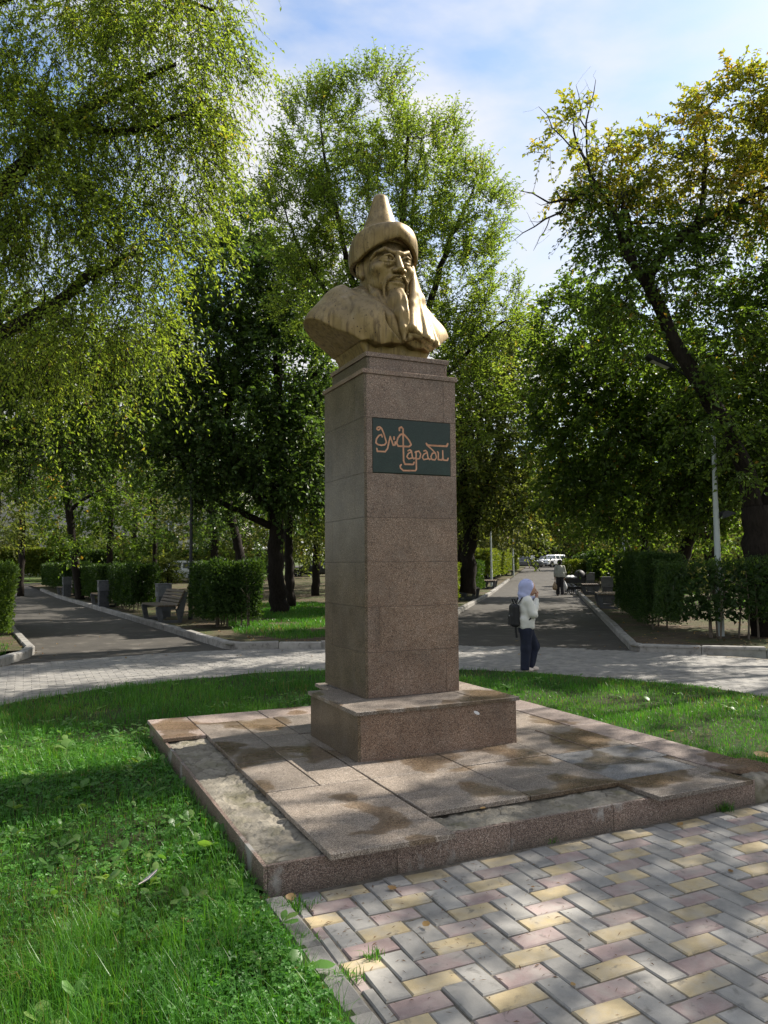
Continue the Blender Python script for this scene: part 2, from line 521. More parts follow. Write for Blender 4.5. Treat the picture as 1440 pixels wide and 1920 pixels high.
def leafmat(name, lo, mid, hi, trans=0.45, rough=0.42, accent=None, acc_at=0.93):
    """colour per leaf from the 'v' attribute; light passes through"""
    k = NM(name, rough, spec=0.35)
    v = k.attr('v')
    st = [(0.0, lo), (0.5, mid), (0.86, hi)]
    if accent: st += [(acc_at, hi), (min(1.0, acc_at + 0.03), accent)]
    c = k.ramp(v, st)
    k.col(c)
    tr = k.n('BsdfTranslucent')
    k.l(k.mix(1.0, c, (1.9, 1.85, 0.75), 'MULTIPLY'), tr.inputs['Color'])
    mx = k.n('MixShader'); mx.inputs[0].default_value = trans
    k.l(k.b.outputs[0], mx.inputs[1]); k.l(tr.outputs[0], mx.inputs[2])
    k.l(mx.outputs[0], k.t.nodes['Material Output'].inputs['Surface'])
    MAT[name] = k.m
leafmat('leaf_elm', (0.080, 0.124, 0.022), (0.150, 0.212, 0.036), (0.235, 0.285, 0.052), 0.6, accent=(0.26, 0.22, 0.045))
leafmat('leaf_elm_light', (0.080, 0.128, 0.026), (0.140, 0.205, 0.042), (0.20, 0.255, 0.06), 0.58, accent=(0.22, 0.18, 0.045))
leafmat('leaf_dark', (0.034, 0.068, 0.020), (0.060, 0.108, 0.030), (0.095, 0.150, 0.040), 0.42, 0.38)
leafmat('leaf_maple', (0.044, 0.082, 0.016), (0.084, 0.142, 0.026), (0.13, 0.185, 0.036), 0.50, 0.42, accent=(0.26, 0.17, 0.03), acc_at=0.95)
leafmat('leaf_autumn', (0.105, 0.145, 0.025), (0.205, 0.215, 0.035), (0.30, 0.235, 0.045), 0.55, 0.5, accent=(0.36, 0.22, 0.03), acc_at=0.88)
leafmat('leaf_mid', (0.060, 0.090, 0.022), (0.105, 0.140, 0.034), (0.16, 0.18, 0.048), 0.45, 0.5, accent=(0.20, 0.15, 0.04))
leafmat('leaf_far', (0.085, 0.105, 0.040), (0.135, 0.150, 0.058), (0.19, 0.19, 0.075), 0.4, 0.6)
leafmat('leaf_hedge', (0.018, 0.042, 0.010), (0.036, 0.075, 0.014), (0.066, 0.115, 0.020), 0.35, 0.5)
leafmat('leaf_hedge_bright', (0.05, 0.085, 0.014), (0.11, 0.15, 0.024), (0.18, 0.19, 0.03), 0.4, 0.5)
leafmat('grass_blade', (0.026, 0.096, 0.012), (0.052, 0.172, 0.020), (0.105, 0.228, 0.032), 0.4, 0.40, accent=(0.17, 0.15, 0.06), acc_at=0.95)
leafmat('clover_leaf', (0.030, 0.105, 0.016), (0.058, 0.180, 0.026), (0.10, 0.235, 0.038), 0.4, 0.45)
leafmat('broad_leaf', (0.055, 0.135, 0.030), (0.095, 0.205, 0.045), (0.16, 0.25, 0.07), 0.4, 0.42)
leafmat('dry_leaf', (0.085, 0.042, 0.020), (0.175, 0.095, 0.040), (0.33, 0.215, 0.095), 0.25, 0.6)

def bark(name, a, b):
    k = NM(name, 0.92, spec=0.2)
    p = k.objco()
    q = k.mapped(p, (1, 1, 0.22))
    n = k.noise(q, 26.0, 6.0, 0.7, 0.6)
    k.col(k.ramp(n, [(0.32, a), (0.7, b)]))
    k.bump(n, 0.9, 0.03)
    MAT[name] = k.m
bark('bark', (0.009, 0.007, 0.006), (0.034, 0.027, 0.022))
leafmat('leaf_hedge_mid', (0.035, 0.070, 0.012), (0.070, 0.125, 0.018), (0.12, 0.170, 0.026), 0.38, 0.5)
bark('bark_light', (0.07, 0.058, 0.045), (0.22, 0.185, 0.145))

def bronze():
    k = NM('bronze_paint', 0.46, 0.62, 0.4)
    p = k.objco()
    c = k.ramp(k.noise(p, 2.6, 6.0, 0.6), [(0.3, (0.190, 0.130, 0.052)), (0.7, (0.310, 0.226, 0.102))])
    # rain streaks, wide and fine
    st = k.noise(k.mapped(p, (34, 34, 0.9)), 1.0, 6.0, 0.6, 0.0)
    c = k.mix(k.math('MULTIPLY', k.ramp(st, [(0.49, 0.0), (0.63, 1.0)]), 0.72), c, (0.085, 0.057, 0.028))
    pale = k.noise(k.mapped(p, (26, 26, 1.2), (3, 1, 0)), 1.0, 5.0, 0.6, 0.0)
    c = k.mix(k.math('MULTIPLY', k.ramp(pale, [(0.54, 0.0), (0.68, 1.0)]), 0.22), c, (0.46, 0.375, 0.225))
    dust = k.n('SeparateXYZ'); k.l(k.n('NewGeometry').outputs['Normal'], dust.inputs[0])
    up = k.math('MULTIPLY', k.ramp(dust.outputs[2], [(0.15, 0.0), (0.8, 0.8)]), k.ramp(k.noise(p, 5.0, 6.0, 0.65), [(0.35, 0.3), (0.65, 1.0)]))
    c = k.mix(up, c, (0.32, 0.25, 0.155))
    spk = k.ramp(k.voro(k.mapped(p, (1, 1, 0.7)), 30.0), [(0.11, 1.0), (0.17, 0.0)])
    msk = k.ramp(k.noise(p, 3.8, 4.0), [(0.48, 0.0), (0.56, 1.0)])
    c = k.mix(k.math('MULTIPLY', spk, msk), c, (0.035, 0.024, 0.020))
    fine = k.math('MULTIPLY', k.ramp(k.voro(k.mapped(p, (1, 1, 0.35)), 95.0), [(0.16, 1.0), (0.26, 0.0)]), k.ramp(k.noise(p, 6.0, 5.0), [(0.47, 0.0), (0.58, 0.9)]))
    c = k.mix(fine, c, (0.07, 0.05, 0.04))
    grime = k.ramp(k.noise(p, 11.0, 8.0, 0.72), [(0.53, 0.0), (0.72, 0.6)])
    c = k.mix(grime, c, (0.135, 0.095, 0.052))
    # darker in the hollows, paler on the ridges
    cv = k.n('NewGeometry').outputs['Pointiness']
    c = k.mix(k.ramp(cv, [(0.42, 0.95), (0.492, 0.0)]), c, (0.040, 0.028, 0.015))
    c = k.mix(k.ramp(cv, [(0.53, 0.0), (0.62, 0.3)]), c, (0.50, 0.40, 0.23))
    k.col(c)
    k.rough(k.ramp(k.noise(p, 8.0, 4.0), [(0.3, 0.38), (0.7, 0.66)]))
    k.bump(k.math('ADD', k.noise(p, 60.0, 6.0, 0.65), k.math('MULTIPLY', k.noise(p, 16.0, 4.0), 0.6)), 0.16, 0.008)
    MAT['bronze_paint'] = k.m
bronze()

plain('copper_letter', (0.56, 0.30, 0.19), 0.5, 0.1, 0.2, 30)
plain('letter_face', (0.30, 0.12, 0.085), 0.55, 0.0, 0.2, 30)
plain('pole_paint', (0.42, 0.46, 0.46), 0.5, 0.1, 0.12, 3)
plain('dark_metal', (0.03, 0.032, 0.036), 0.5, 0.4, 0.2, 8)
plain('lamp_glass', (0.55, 0.55, 0.52), 0.3, 0.0, 0.05, 8)
plain('slat_wood', (0.085, 0.060, 0.038), 0.6, 0.0, 0.35, 14)
plain('slat_grey', (0.36, 0.34, 0.31), 0.7, 0.0, 0.2, 14)
plain('skin', (0.42, 0.24, 0.165), 0.5, 0.0, 0.08, 12, 0.03)
plain('hijab_cloth', (0.40, 0.43, 0.66), 0.8, 0.0, 0.10, 12, 0.1)
plain('cream_cloth', (0.66, 0.65, 0.60), 0.9, 0.0, 0.07, 12, 0.15)
plain('jeans_cloth', (0.012, 0.016, 0.034), 0.85, 0.0, 0.3, 10, 0.15)
plain('shoe_cream', (0.62, 0.53, 0.46), 0.7, 0.0, 0.08, 20, 0.05)
plain('black_cloth', (0.012, 0.012, 0.014), 0.6, 0.0, 0.3, 12, 0.15)
plain('grey_cloth', (0.46, 0.46, 0.42), 0.9, 0.0, 0.1, 12, 0.15)
plain('dark_trousers', (0.035, 0.033, 0.038), 0.85, 0.0, 0.2, 12, 0.1)
plain('hair', (0.014, 0.011, 0.010), 0.55, 0.0, 0.3, 30, 0.2)
plain('bag_tan', (0.42, 0.30, 0.20), 0.7, 0.0, 0.15, 12, 0.2)
plain('bag_white', (0.70, 0.70, 0.72), 0.5, 0.0, 0.08, 12, 0.2)
plain('car_white', (0.74, 0.75, 0.77), 0.22, 0.0, 0.02, 2, 0.0, 0.5)
plain('car_grey', (0.16, 0.165, 0.175), 0.25, 0.3, 0.04, 2, 0.0, 0.5)
plain('car_dark', (0.03, 0.033, 0.04), 0.25, 0.2, 0.04, 2, 0.0, 0.5)
plain('car_glass', (0.05, 0.065, 0.08), 0.06, 0.0, 0.1, 2, 0.0, 0.8)
plain('tyre', (0.018, 0.018, 0.018), 0.85, 0.0, 0.2, 12)
plain('rim_metal', (0.42, 0.43, 0.44), 0.35, 0.7, 0.1, 8, 0.0)
plain('headlight', (0.75, 0.78, 0.80), 0.12, 0.0, 0.05, 8, 0.0, 0.7)
plain('red_lens', (0.35, 0.03, 0.02), 0.2, 0.0, 0.05, 8, 0.0)
plain('window_frame', (0.70, 0.70, 0.68), 0.5, 0.0, 0.05, 3, 0.0)
plain('roof_sheet', (0.18, 0.13, 0.11), 0.7, 0.0, 0.2, 2)
plain('pigeon_grey', (0.10, 0.108, 0.13), 0.6, 0.0, 0.2, 20, 0.05)
plain('pigeon_dark', (0.03, 0.032, 0.042), 0.55, 0.0, 0.2, 20, 0.05)
plain('feather', (0.075, 0.075, 0.10), 0.6, 0.0, 0.4, 30, 0.05)
plain('timber_wall', (0.20, 0.15, 0.115), 0.8, 0.0, 0.2, 2)
plain('green_paint', (0.03, 0.16, 0.09), 0.5, 0.0, 0.1, 3)

# ------------------------------------------------------------------ ground, paths, kerbs
def grid_sheet(name, A, B, m, zfun, mat, parent=None, kind='structure'):
    """sheet ruled between two polylines with the same number of points"""
    A = np.asarray(A, float); B = np.asarray(B, float)
    t = np.linspace(0, 1, m)[None, :, None]
    P = A[:, None, :] * (1 - t) + B[:, None, :] * t
    n = len(A)
    P = P.reshape(-1, 2)
    V = np.column_stack([P, zfun(P[:, 0], P[:, 1])])
    i = np.arange(n - 1)[:, None] * m + np.arange(m - 1)[None, :]
    Fq = np.stack([i, i + 1, i + 1 + m, i + m], -1).reshape(-1, 4)
    a = V[Fq[0]]
    if np.cross(a[1] - a[0], a[3] - a[0])[2] < 0: Fq = Fq[:, ::-1]
    return props(link(name, mesh_np(name, V, Fq, mat, smooth=True), parent), kind=kind)

def resample(pts, n):
    pts = np.asarray(pts, float)
    s = np.concatenate([[0], np.cumsum(np.linalg.norm(np.diff(pts, axis=0), axis=1))])
    u = np.linspace(0, s[-1], n)
    return np.column_stack([np.interp(u, s, pts[:, 0]), np.interp(u, s, pts[:, 1])])

def ring_pts(r, a0, a1, n):
    a = np.radians(np.linspace(a0, a1, n))
    return np.column_stack([r * np.sin(a), r * np.cos(a)])

# far ground to the horizon
fx = np.concatenate([[-900, -400, -200], np.linspace(-120, 180, 40), [300, 500, 1000]])
fy = np.concatenate([[-700, -300, -100], np.linspace(-40, 220, 40), [400, 800, 1500]])
gx, gy = np.meshgrid(fx, fy, indexing='ij')
V = np.column_stack([gx.ravel(), gy.ravel(), rise(gx, gy).ravel().clip(0, 6) - 0.07])
nn = len(fy)
i = np.arange(len(fx) - 1)[:, None] * nn + np.arange(nn - 1)[None, :]
props(link('ground', mesh_np('ground', V, np.stack([i, i + nn, i + nn + 1, i + 1], -1).reshape(-1, 4), MAT['far_grass'], True)), kind='structure')

# path directions
LPD = np.array([-0.072, 0.997])          # path on the left, leading away
RPD = np.array([0.600, 0.800])           # path on the right
PL0, PL1 = np.array([-2.62, 9.30]), np.array([0.60, 8.25])     # its kerb corners at the ring
PR0, PR1 = np.array([3.75, 7.35]), np.array([6.75, 4.50])

def along(p, d, ts): return np.array([p + d * t for t in ts])
ts_l = np.concatenate([[0], np.linspace(1, 46, 24)])
ts_r = np.concatenate([[0], np.linspace(1, 95, 40)])
zf = lambda z0: (lambda x, y: rise(x, y) + z0)
grid_sheet('left_path', along(PL0 - LPD * 2.6 - (0.45, 0), LPD, ts_l), along(PL1 - LPD * 1.4 + (0.2, 0), LPD, ts_l), 8, zf(-0.006), MAT['asphalt'])
grid_sheet('right_path', along(PR0 - RPD * 1.2 - (0.16, -0.12), RPD, ts_r), along(PR1 - RPD * 1.2 + (0.16, -0.12), RPD, ts_r), 8, zf(-0.006), MAT['asphalt'])
# street far away that both paths run into
e = 96.0
grid_sheet('street', np.array([(-70, 118), (0, 100), (40, 92), (75, 70), (120, 40)]) + (0, 6), np.array([(-70, 132), (2, 114), (48, 105), (85, 82), (130, 50)]) + (0, 6), 6, zf(0.02), MAT['asphalt'])
grid_sheet('cross_path', np.array([(-40, 52.5), (-10, 53.0), (4, 53.5)]), np.array([(-40, 57.5), (-10, 57.5), (4, 57.5)]), 4, zf(-0.002), MAT['asphalt'])

# beds of earth and grass beyond the kerbs
tl = np.concatenate([[0], np.linspace(1.5, 44, 26)])
midL = along(PL1, LPD, np.linspace(0, 44, 26))
midR = along(PR0, RPD, np.linspace(0, 88, 26))
grid_sheet('middle_bed', midL, midR, 30, zf(0.085), MAT['soil'])
grid_sheet('left_bed', np.array([(-14, 6.0)] + [(-14 - 1.0 * k, 7 + 1.9 * k) for k in range(1, 24)]), along(PL0, LPD, np.linspace(0, 44, 24)), 16, zf(0.085), MAT['soil'])
rb = along(PR1, RPD, np.linspace(0, 88, 26))
rb2 = np.array([(8.35 + 3.6 * k, 2.9 - 0.9 * k + 0.09 * k * k) for k in range(26)])
grid_sheet('right_bed', rb, rb2, 24, zf(0.085), MAT['soil'])
rbk = np.array([(8.35, 2.9), (9.6, 0.4), (10.2, -3.0), (10.6, -8)])
grid_sheet('right_side_bed', np.array([(40, 0.0), (40, -5), (40, -10), (40, -20)]), rbk, 12, zf(0.08), MAT['soil'])

# ring path of grey pavers round the lawn
R_IN, R_OUT = 4.82, 8.12
ring = thing('ring_path', (0, 0, 0), None, None); ring['kind'] = 'structure'
a0 = ring_pts(R_IN - 0.05, -180, 180, 97); a1 = ring_pts(R_OUT + 0.35, -180, 180, 97)
ringbed = grid_sheet('joint_bed', a0, a1, 3, lambda x, y: np.full_like(x, -0.013), MAT['joint_sand'], ring, None)

def inside_paths(x, y):
    r = np.hypot(x, y)
    in_ring = (r > R_IN) & (r < R_OUT)
    lw = (x * 0 + 1) * (((x - PL0[0]) * LPD[1] - (y - PL0[1]) * LPD[0]) > 0) * (((x - PL1[0]) * LPD[1] - (y - PL1[1]) * LPD[0]) < 0)
    return in_ring

bl, bw = 0.200, 0.100
rows = np.arange(-9.0, 9.0, bw)
cells = []
for k, y in enumerate(rows):
    xs = np.arange(-9, 9, bl) + (bl / 2 if k % 2 else 0)
    cells.append(np.column_stack([xs, np.full_like(xs, y)]))
cells = np.concatenate(cells)
px_, py_, dp_ = view(np.column_stack([cells, np.zeros(len(cells))]))
rr = np.hypot(cells[:, 0], cells[:, 1])
okc = (rr > R_IN + 0.06) & (rr < R_OUT + 0.12) & (px_ > -500) & (px_ < 2300) & (dp_ > 3) & (dp_ < 17)
cells, dpc, pxc, pyc = cells[okc], dp_[okc], px_[okc], py_[okc]
vis = (pxc > 0) & (pxc < 1440) & ~((pxc > 590) & (pxc < 870))
order = np.argsort(dpc + 50 * ~vis)
one = MB(); one.bbox((-bl / 2 + 0.002, -bw / 2 + 0.002, -0.04), (bl / 2 - 0.002, bw / 2 - 0.002, 0.0), 0.003)
ring_me = one.mesh('ring_paver', MAT['paver_ring'])
for j in order[:290]:
    o = link('paver', ring_me, ring)
    o.location = (cells[j, 0], cells[j, 1], rng.normal(0, 0.0012))
    o.rotation_euler = (rng.normal(0, 0.006), rng.normal(0, 0.006), rng.normal(0, 0.012))
rest = MB()
for j in order[290:]:
    z = rng.normal(0, 0.0012)
    x, y = cells[j] + rng.normal(0, 0.001, 2)
    rest.bbox((x - bl / 2 + 0.002, y - bw / 2 + 0.002, -0.03), (x + bl / 2 - 0.002, y + bw / 2 - 0.002, z), 0.003)
props(rest.obj('pavers', MAT['paver_ring'], ring), kind='stuff')

# herringbone pavers in front of the monument
app = thing('paved_path', (0, 0, 0), None, None); app['kind'] = 'structure'
KX, PY1 = -1.665, -2.335
grid_sheet('joint_bed', np.array([(KX - 0.06, -7.5), (KX - 0.06, -2.30)]), np.array([(2.35, -7.5), (2.35, -2.30)]), 2, lambda x, y: np.full_like(x, -0.0075), MAT['joint_sand'], app, None)
W = 0.1108
pav = []
for r in range(-40, 6):
    for c in range(-12, 40):
        m = (c - r) % 4
        x, y = -1.28 + c * W, -2.68 + r * W * 0.985
        if m == 0: pav.append((x, y, 2 * W, W * 0.985, 'paver_yellow' if r % 2 == 0 else 'paver_pink'))
        elif m == 3: pav.append((x, y, W, 2 * W * 0.985, 'paver_grey'))
fit = []
for x, y, w, h, mt in pav:
    x0, x1, y0, y1 = x, x + w, y, y + h
    x0 = max(x0, KX); x1 = min(x1, 2.3); y1 = min(y1, PY1); y0 = max(y0, -7.4)
    if x1 - x0 < 0.03 or y1 - y0 < 0.03: continue
    a, b, d = view(np.array([((x0 + x1) / 2, (y0 + y1) / 2, 0)]))
    inv = (-60 < a[0] < 1500) and (1400 < b[0] < 1990) and d[0] > 0.5
    fit.append((x0, x1, y0, y1, mt, inv, d[0]))
cache = {}
nin = 0
restp = {}
fit.sort(key=lambda f: f[6] + 100 * (not f[5]))
for x0, x1, y0, y1, mt, inv, d in fit:
    g = 0.0036
    if inv and nin < 298:
        nin += 1
        key = (round(x1 - x0, 3), round(y1 - y0, 3), mt)
        if key not in cache:
            hw, hh = (x1 - x0) / 2 - g, (y1 - y0) / 2 - g
            b = MB(); b.bbox((-hw, -hh, -0.05), (hw, hh, 0.0), 0.0055)
            cache[key] = b.mesh('paver_block', MAT[mt])
        o = link('paver', cache[key], app)
        o.location = ((x0 + x1) / 2 + rng.normal(0, 0.0012), (y0 + y1) / 2 + rng.normal(0, 0.0012), rng.normal(0.0, 0.0024))
        o.rotation_euler = (rng.normal(0, 0.011), rng.normal(0, 0.011), rng.normal(0, 0.013))
    else:
        restp.setdefault(mt, MB()).bbox((x0 + g, y0 + g, -0.03), (x1 - g, y1 - g, rng.normal(0, 0.0015)), 0.005)
for mt, b in restp.items():
    props(b.obj('pavers', MAT[mt], app), kind='stuff')

# kerbs: single stones along the edges of the beds
def kerb(name, pts, w=0.15, h=0.13, mat='kerb_concrete', length=1.0, side=1, upto=60.0):
    root = thing(name, (0, 0, 0), None, None); root['kind'] = 'structure'
    pts = np.asarray(pts, float)
    for a, b in zip(pts[:-1], pts[1:]):
        L = np.linalg.norm(b - a); n = max(1, int(round(L / length)))
        d = (b - a) / L; nrm = np.array([-d[1], d[0]]) * side
        for k in range(n):
            p = a + d * (L * (k + 0.5) / n)
            if np.linalg.norm(p - CAM[:2]) > upto: continue
            key = (name, round(L / n, 3))
            if key not in cache:
                q = MB(); q.bbox((-L / n / 2 + 0.005, -w / 2, -0.12), (L / n / 2 - 0.005, w / 2, h), 0.016)
                cache[key] = q.mesh('kerb_block', MAT[mat])
            o = link('kerb_stone', cache[key], root)
            p = p + nrm * w / 2
            o.location = (p[0], p[1], float(rise(*p)) + rng.normal(0, 0.006))
            o.rotation_euler = (rng.normal(0, 0.015), rng.normal(0, 0.006), math.atan2(d[1], d[0]) + rng.normal(0, 0.006))
    return root
kerb('left_kerb', [(-6.6, 4.9), (-5.0, 6.45), (-3.13, 7.66), (-2.72, 8.7), (-2.62, 9.35)] + [tuple(PL0 + LPD * t) for t in (4, 8, 14, 20, 28, 36)])
kerb('middle_kerb', [tuple(PL1 + LPD * t) for t in (36, 28, 20, 14, 8, 4, 0.3)] + [(0.72, 8.22), (2.2, 7.62), (3.62, 7.45)] + [tuple(PR0 + RPD * t) for t in (0.3, 5, 10, 16, 24, 32, 42)], side=1)
kerb('right_kerb', [tuple(PR1 + RPD * t) for t in (42, 32, 24, 16, 10, 5, 0.3)] + [(6.85, 4.42), (8.25, 3.02), (9.25, 0.9), (9.9, -2)], side=1)
kerb('lawn_edging', ring_pts(4.80, 68, 98, 9), w=0.05, h=0.015, side=-1, length=0.6)
kerb('path_edging', [(-1.79, -5.4), (-1.79, -2.36)], w=0.11, h=0.022, mat='kerb_dark', side=-1, length=0.5)
kerb('far_path_edging', [(2.31, -5.4), (2.31, -2.36)], w=0.09, h=0.022, mat='kerb_dark', side=-1, length=0.5)

# ------------------------------------------------------------------ the monument
def slab(parent, name, x0, x1, y0, y1, z0, z1, mat, rot=0.0, tilt=0.0, b=0.003):
    cx, cy = (x0 + x1) / 2, (y0 + y1) / 2
    q = MB(); q.bbox((x0 - cx, y0 - cy, z0 - z1), (x1 - cx, y1 - cy, 0), b)
    o = link(name, q.mesh(name, MAT[mat]), parent)
    o.location = (cx, cy, z1); o.rotation_euler = (rng.normal(0, tilt), rng.normal(0, tilt), rng.normal(0, rot))
    return o

def panel(parent, face, a0, a1, z0, z1, pos, mat, name='panel', th=0.022, g=0.0009):
    """upright cladding panel; face is the axis it looks along, pos the plane of its outer side"""
    a0 += g; a1 -= g; z0 += g; z1 -= g
    b = 0.0007
    c = np.array([(a0 + a1) / 2, (z0 + z1) / 2]); h = np.array([(a1 - a0) / 2, (z1 - z0) / 2])
    # chamfered plate in the plane (u, w), outwards n
    n = {'-y': (0, -1, 0), '+y': (0, 1, 0), '-x': (-1, 0, 0), '+x': (1, 0, 0)}[face]
    n = np.array(n, float); w = np.array([0, 0, 1.0]); u = np.cross(w, n)
    o = n * pos
    sgn = u @ np.array([1.0, 1.0, 0])
    V = []
    for d, s in ((-th, 0), (-b, 0), (0, b)):
        for i, j in ((-1, -1), (1, -1), (1, 1), (-1, 1)):
            V.append(u * (i * (h[0] - s)) + w * (j * (h[1] - s)) + n * d)
    F = [(3, 2, 1, 0), (8, 9, 10, 11)]
    for k in (0, 4):
        F += [(k + i, k + (i + 1) % 4, k + 4 + (i + 1) % 4, k + 4 + i) for i in range(4)]
    q = MB(); q.add(V, F)
    ob = link(name, q.mesh(name, MAT[mat]), parent)
    ob.location = tuple(o + u * (c[0] * sgn) + w * c[1])
    return ob

PZ = 0.172
def build_platform():
    root = thing('monument_platform', (0, 0, 0), 'low square granite platform with missing slabs showing bare mortar', 'platform')
    X0, X1, Y0, Y1, ZW = -1.765, 1.745, -2.311, 1.327, 0.146
    # core with a rough mortar top
    nx, ny = 190, 190
    gx, gy = np.meshgrid(np.linspace(X0 + 0.022, X1 - 0.022, nx), np.linspace(Y0 + 0.022, Y1 - 0.022, ny), indexing='ij')
    r2 = np.random.default_rng(3)
    z = np.zeros((nx, ny))
    for s, a in ((9, 0.0030), (23, 0.0030), (60, 0.0030), (140, 0.0026)):
        g = r2.normal(0, 1, (s + 2, s + 2))
        ii = np.linspace(0, s, nx); jj = np.linspace(0, s, ny)
        i0 = ii.astype(int); j0 = jj.astype(int); fi = (ii - i0)[:, None]; fj = (jj - j0)[None, :]
        fi = fi * fi * (3 - 2 * fi); fj = fj * fj * (3 - 2 * fj)
        z += a * (g[i0][:, j0] * (1 - fi) * (1 - fj) + g[i0 + 1][:, j0] * fi * (1 - fj) + g[i0][:, j0 + 1] * (1 - fi) * fj + g[i0 + 1][:, j0 + 1] * fi * fj)
    z = np.round(z / 0.006) * 0.006 * 0.6 + z * 0.4
    z = ZW - 0.010 + np.clip(z * 1.25, -0.016, 0.011)
    V = np.column_stack([gx.ravel(), gy.ravel(), z.ravel()])
    i = np.arange(nx - 1)[:, None] * ny + np.arange(ny - 1)[None, :]
    link('mortar_bed', mesh_np('mortar_bed', V, np.stack([i, i + ny, i + ny + 1, i + 1], -1).reshape(-1, 4), MAT['mortar'], False), root)
    c = MB(); c.box(((X0 + X1) / 2, (Y0 + Y1) / 2, 0.03), ((X1 - X0) / 2 - 0.024, (Y1 - Y0) / 2 - 0.024, 0.09)); c.obj('core', MAT['mortar'], root)
    # facing panels
    js = [X0 + 0.02, -1.07, -0.385, 0.33, 1.04, 1.50]
    for a, b in zip(js[:-1], js[1:]): panel(root, '-y', a, b, -0.05, ZW, -Y0, 'granite_wall', 'facing_panel', 0.02, 0.0016)
    ys = [Y0, -1.60, -0.90, -0.20, 0.50, Y1]
    for a, b in zip(ys[:-1], ys[1:]):
        panel(root, '-x', a, b, -0.05, ZW, -X0, 'granite_wall', 'facing_panel', 0.02, 0.0016)
        if a > -1.7: panel(root, '+x', a, b, -0.05, ZW, X1, 'granite_wall', 'facing_panel', 0.02, 0.0016)
    for a, b in zip(js[:-1], js[1:-1] + [X1 - 0.02]): panel(root, '+y', a, b, -0.05, ZW, Y1, 'granite_wall', 'facing_panel', 0.02, 0.0016)
    # broken corner: lumps of old mortar
    def lump(P):
        d = rbox(P, (1.61, -2.14, 0.055), (0.145, 0.17, 0.105), 0.05)
        d = d + 0.012 * np.sin(23 * P[0] + 3 * np.sin(19 * P[1])) * np.sin(27 * P[1] + 11 * P[2]) + 0.006 * np.sin(70 * P[0] + 61 * P[2]) * np.sin(66 * P[1])
        return smax(d, -rbox(P, (1.62, -2.32, 0.05), (0.06, 0.03, 0.03), 0.02), 0.02)
    sdf_obj('broken_corner', lump, (1.40, -2.40, -0.06), (1.82, -1.90, 0.22), 0.008, MAT['mortar'], root)
    T = 0.027
    S = [  # x0 x1 y0 y1 material lift
        (-1.458, -0.772, -2.388, -1.662, 'granite_slab', 0.003), (-1.450, -0.762, -1.655, -1.262, 'granite_slab', 0.0),
        (-1.450, -1.100, -1.255, -0.512, 'granite_slab', 0.002), (-1.094, -0.760, -1.256, -0.292, 'granite_slab', 0.001),
        (-1.440, -1.082, -0.506, 0.225, 'granite_slab', 0.003), (-1.076, -0.742, -0.286, 0.222, 'granite_slab', 0.0),
        (-1.436, -1.080, 0.231, 0.955, 'granite_slab', 0.0), (-1.074, -0.742, 0.228, 0.945, 'granite_slab', 0.002),
        (-0.752, -0.062, -2.040, -1.662, 'granite_slab', 0.002), (-0.056, 0.632, -2.040, -1.662, 'granite_slab', 0.0),
        (-0.752, -0.062, -1.656, -1.276, 'granite_slab', 0.0), (-0.056, 0.640, -1.656, -1.276, 'granite_slab', 0.001),
        (-0.752, -0.062, -1.270, -0.850, 'granite_slab', 0.0), (-0.056, 0.640, -1.270, -0.850, 'granite_slab', 0.002),
        (-0.736, -0.640, -0.846, 0.200, 'granite_slab', -0.004),
        (0.606, 1.232, -2.392, -2.008, 'granite_slab', 0.006), (0.640, 1.338, -2.002, -1.664, 'granite_grey', 0.0),
        (1.238, 1.400, -2.385, -2.008, 'granite_slab', 0.002),
        (0.646, 1.400, -1.658, -1.288, 'granite_grey', 0.001), (1.046, 1.408, -1.282, -0.562, 'granite_slab', 0.003),
        (0.646, 1.040, -1.282, -0.562, 'granite_slab', -0.002), (0.680, 1.408, -0.556, 0.236, 'granite_slab', 0.0),
        (0.680, 1.408, 0.242, 0.950, 'granite_slab', 0.0), (-0.736, -0.050, 0.206, 0.945, 'granite_slab', 0.0), (-0.044, 0.674, 0.206, 0.945, 'granite_slab', 0.0),
        (1.344, 1.402, -2.002, -1.664, 'granite_slab', 0.0),
        (1.414, 1.762, -1.980, -1.292, 'granite_pink', 0.001), (1.414, 1.762, -1.286, -0.562, 'granite_pink', 0.0),
        (1.414, 1.762, -0.556, 0.236, 'granite_pink', 0.0), (1.414, 1.762, 0.242, 0.950, 'granite_pink', 0.0),
        (-1.785, -1.440, 0.492, 1.345, 'granite_pink', 0.004), (-1.434, -0.782, 0.962, 1.345, 'granite_pink', 0.0),
        (-0.776, -0.100, 0.955, 1.345, 'granite_pink', 0.002), (-0.094, 0.600, 0.955, 1.345, 'granite_pink', 0.0),
        (0.606, 1.100, 0.957, 1.345, 'granite_pink', 0.001), (1.106, 1.762, 0.957, 1.345, 'granite_pink', 0.0)]
    for x0, x1, y0, y1, mt, up in S:
        up += rng.normal(0, 0.0016)
        slab(root, 'paving_slab', x0 + 0.0015, x1 - 0.0015, y0 + 0.0015, y1 - 0.0015, PZ - T + up, PZ + up, mt, 0.0025, 0.0022)
    # broken slab at the corner with a curved break
    poly = [(1.405, -1.990), (1.408, -2.06), (1.43, -2.155), (1.49, -2.215), (1.56, -2.235), (1.64, -2.26), (1.72, -2.285), (1.80, -2.27), (1.775, -1.985)]
    q = MB(); q.prism(poly, (0, 0, 0), (1, 0, 0), (0, 1, 0), (0, 0, 1), PZ - 0.012, PZ + 0.012); o = q.obj('broken_slab', MAT['granite_pink'], root)
    o['label'] = 'corner slab broken off along a curved edge'
build_platform()

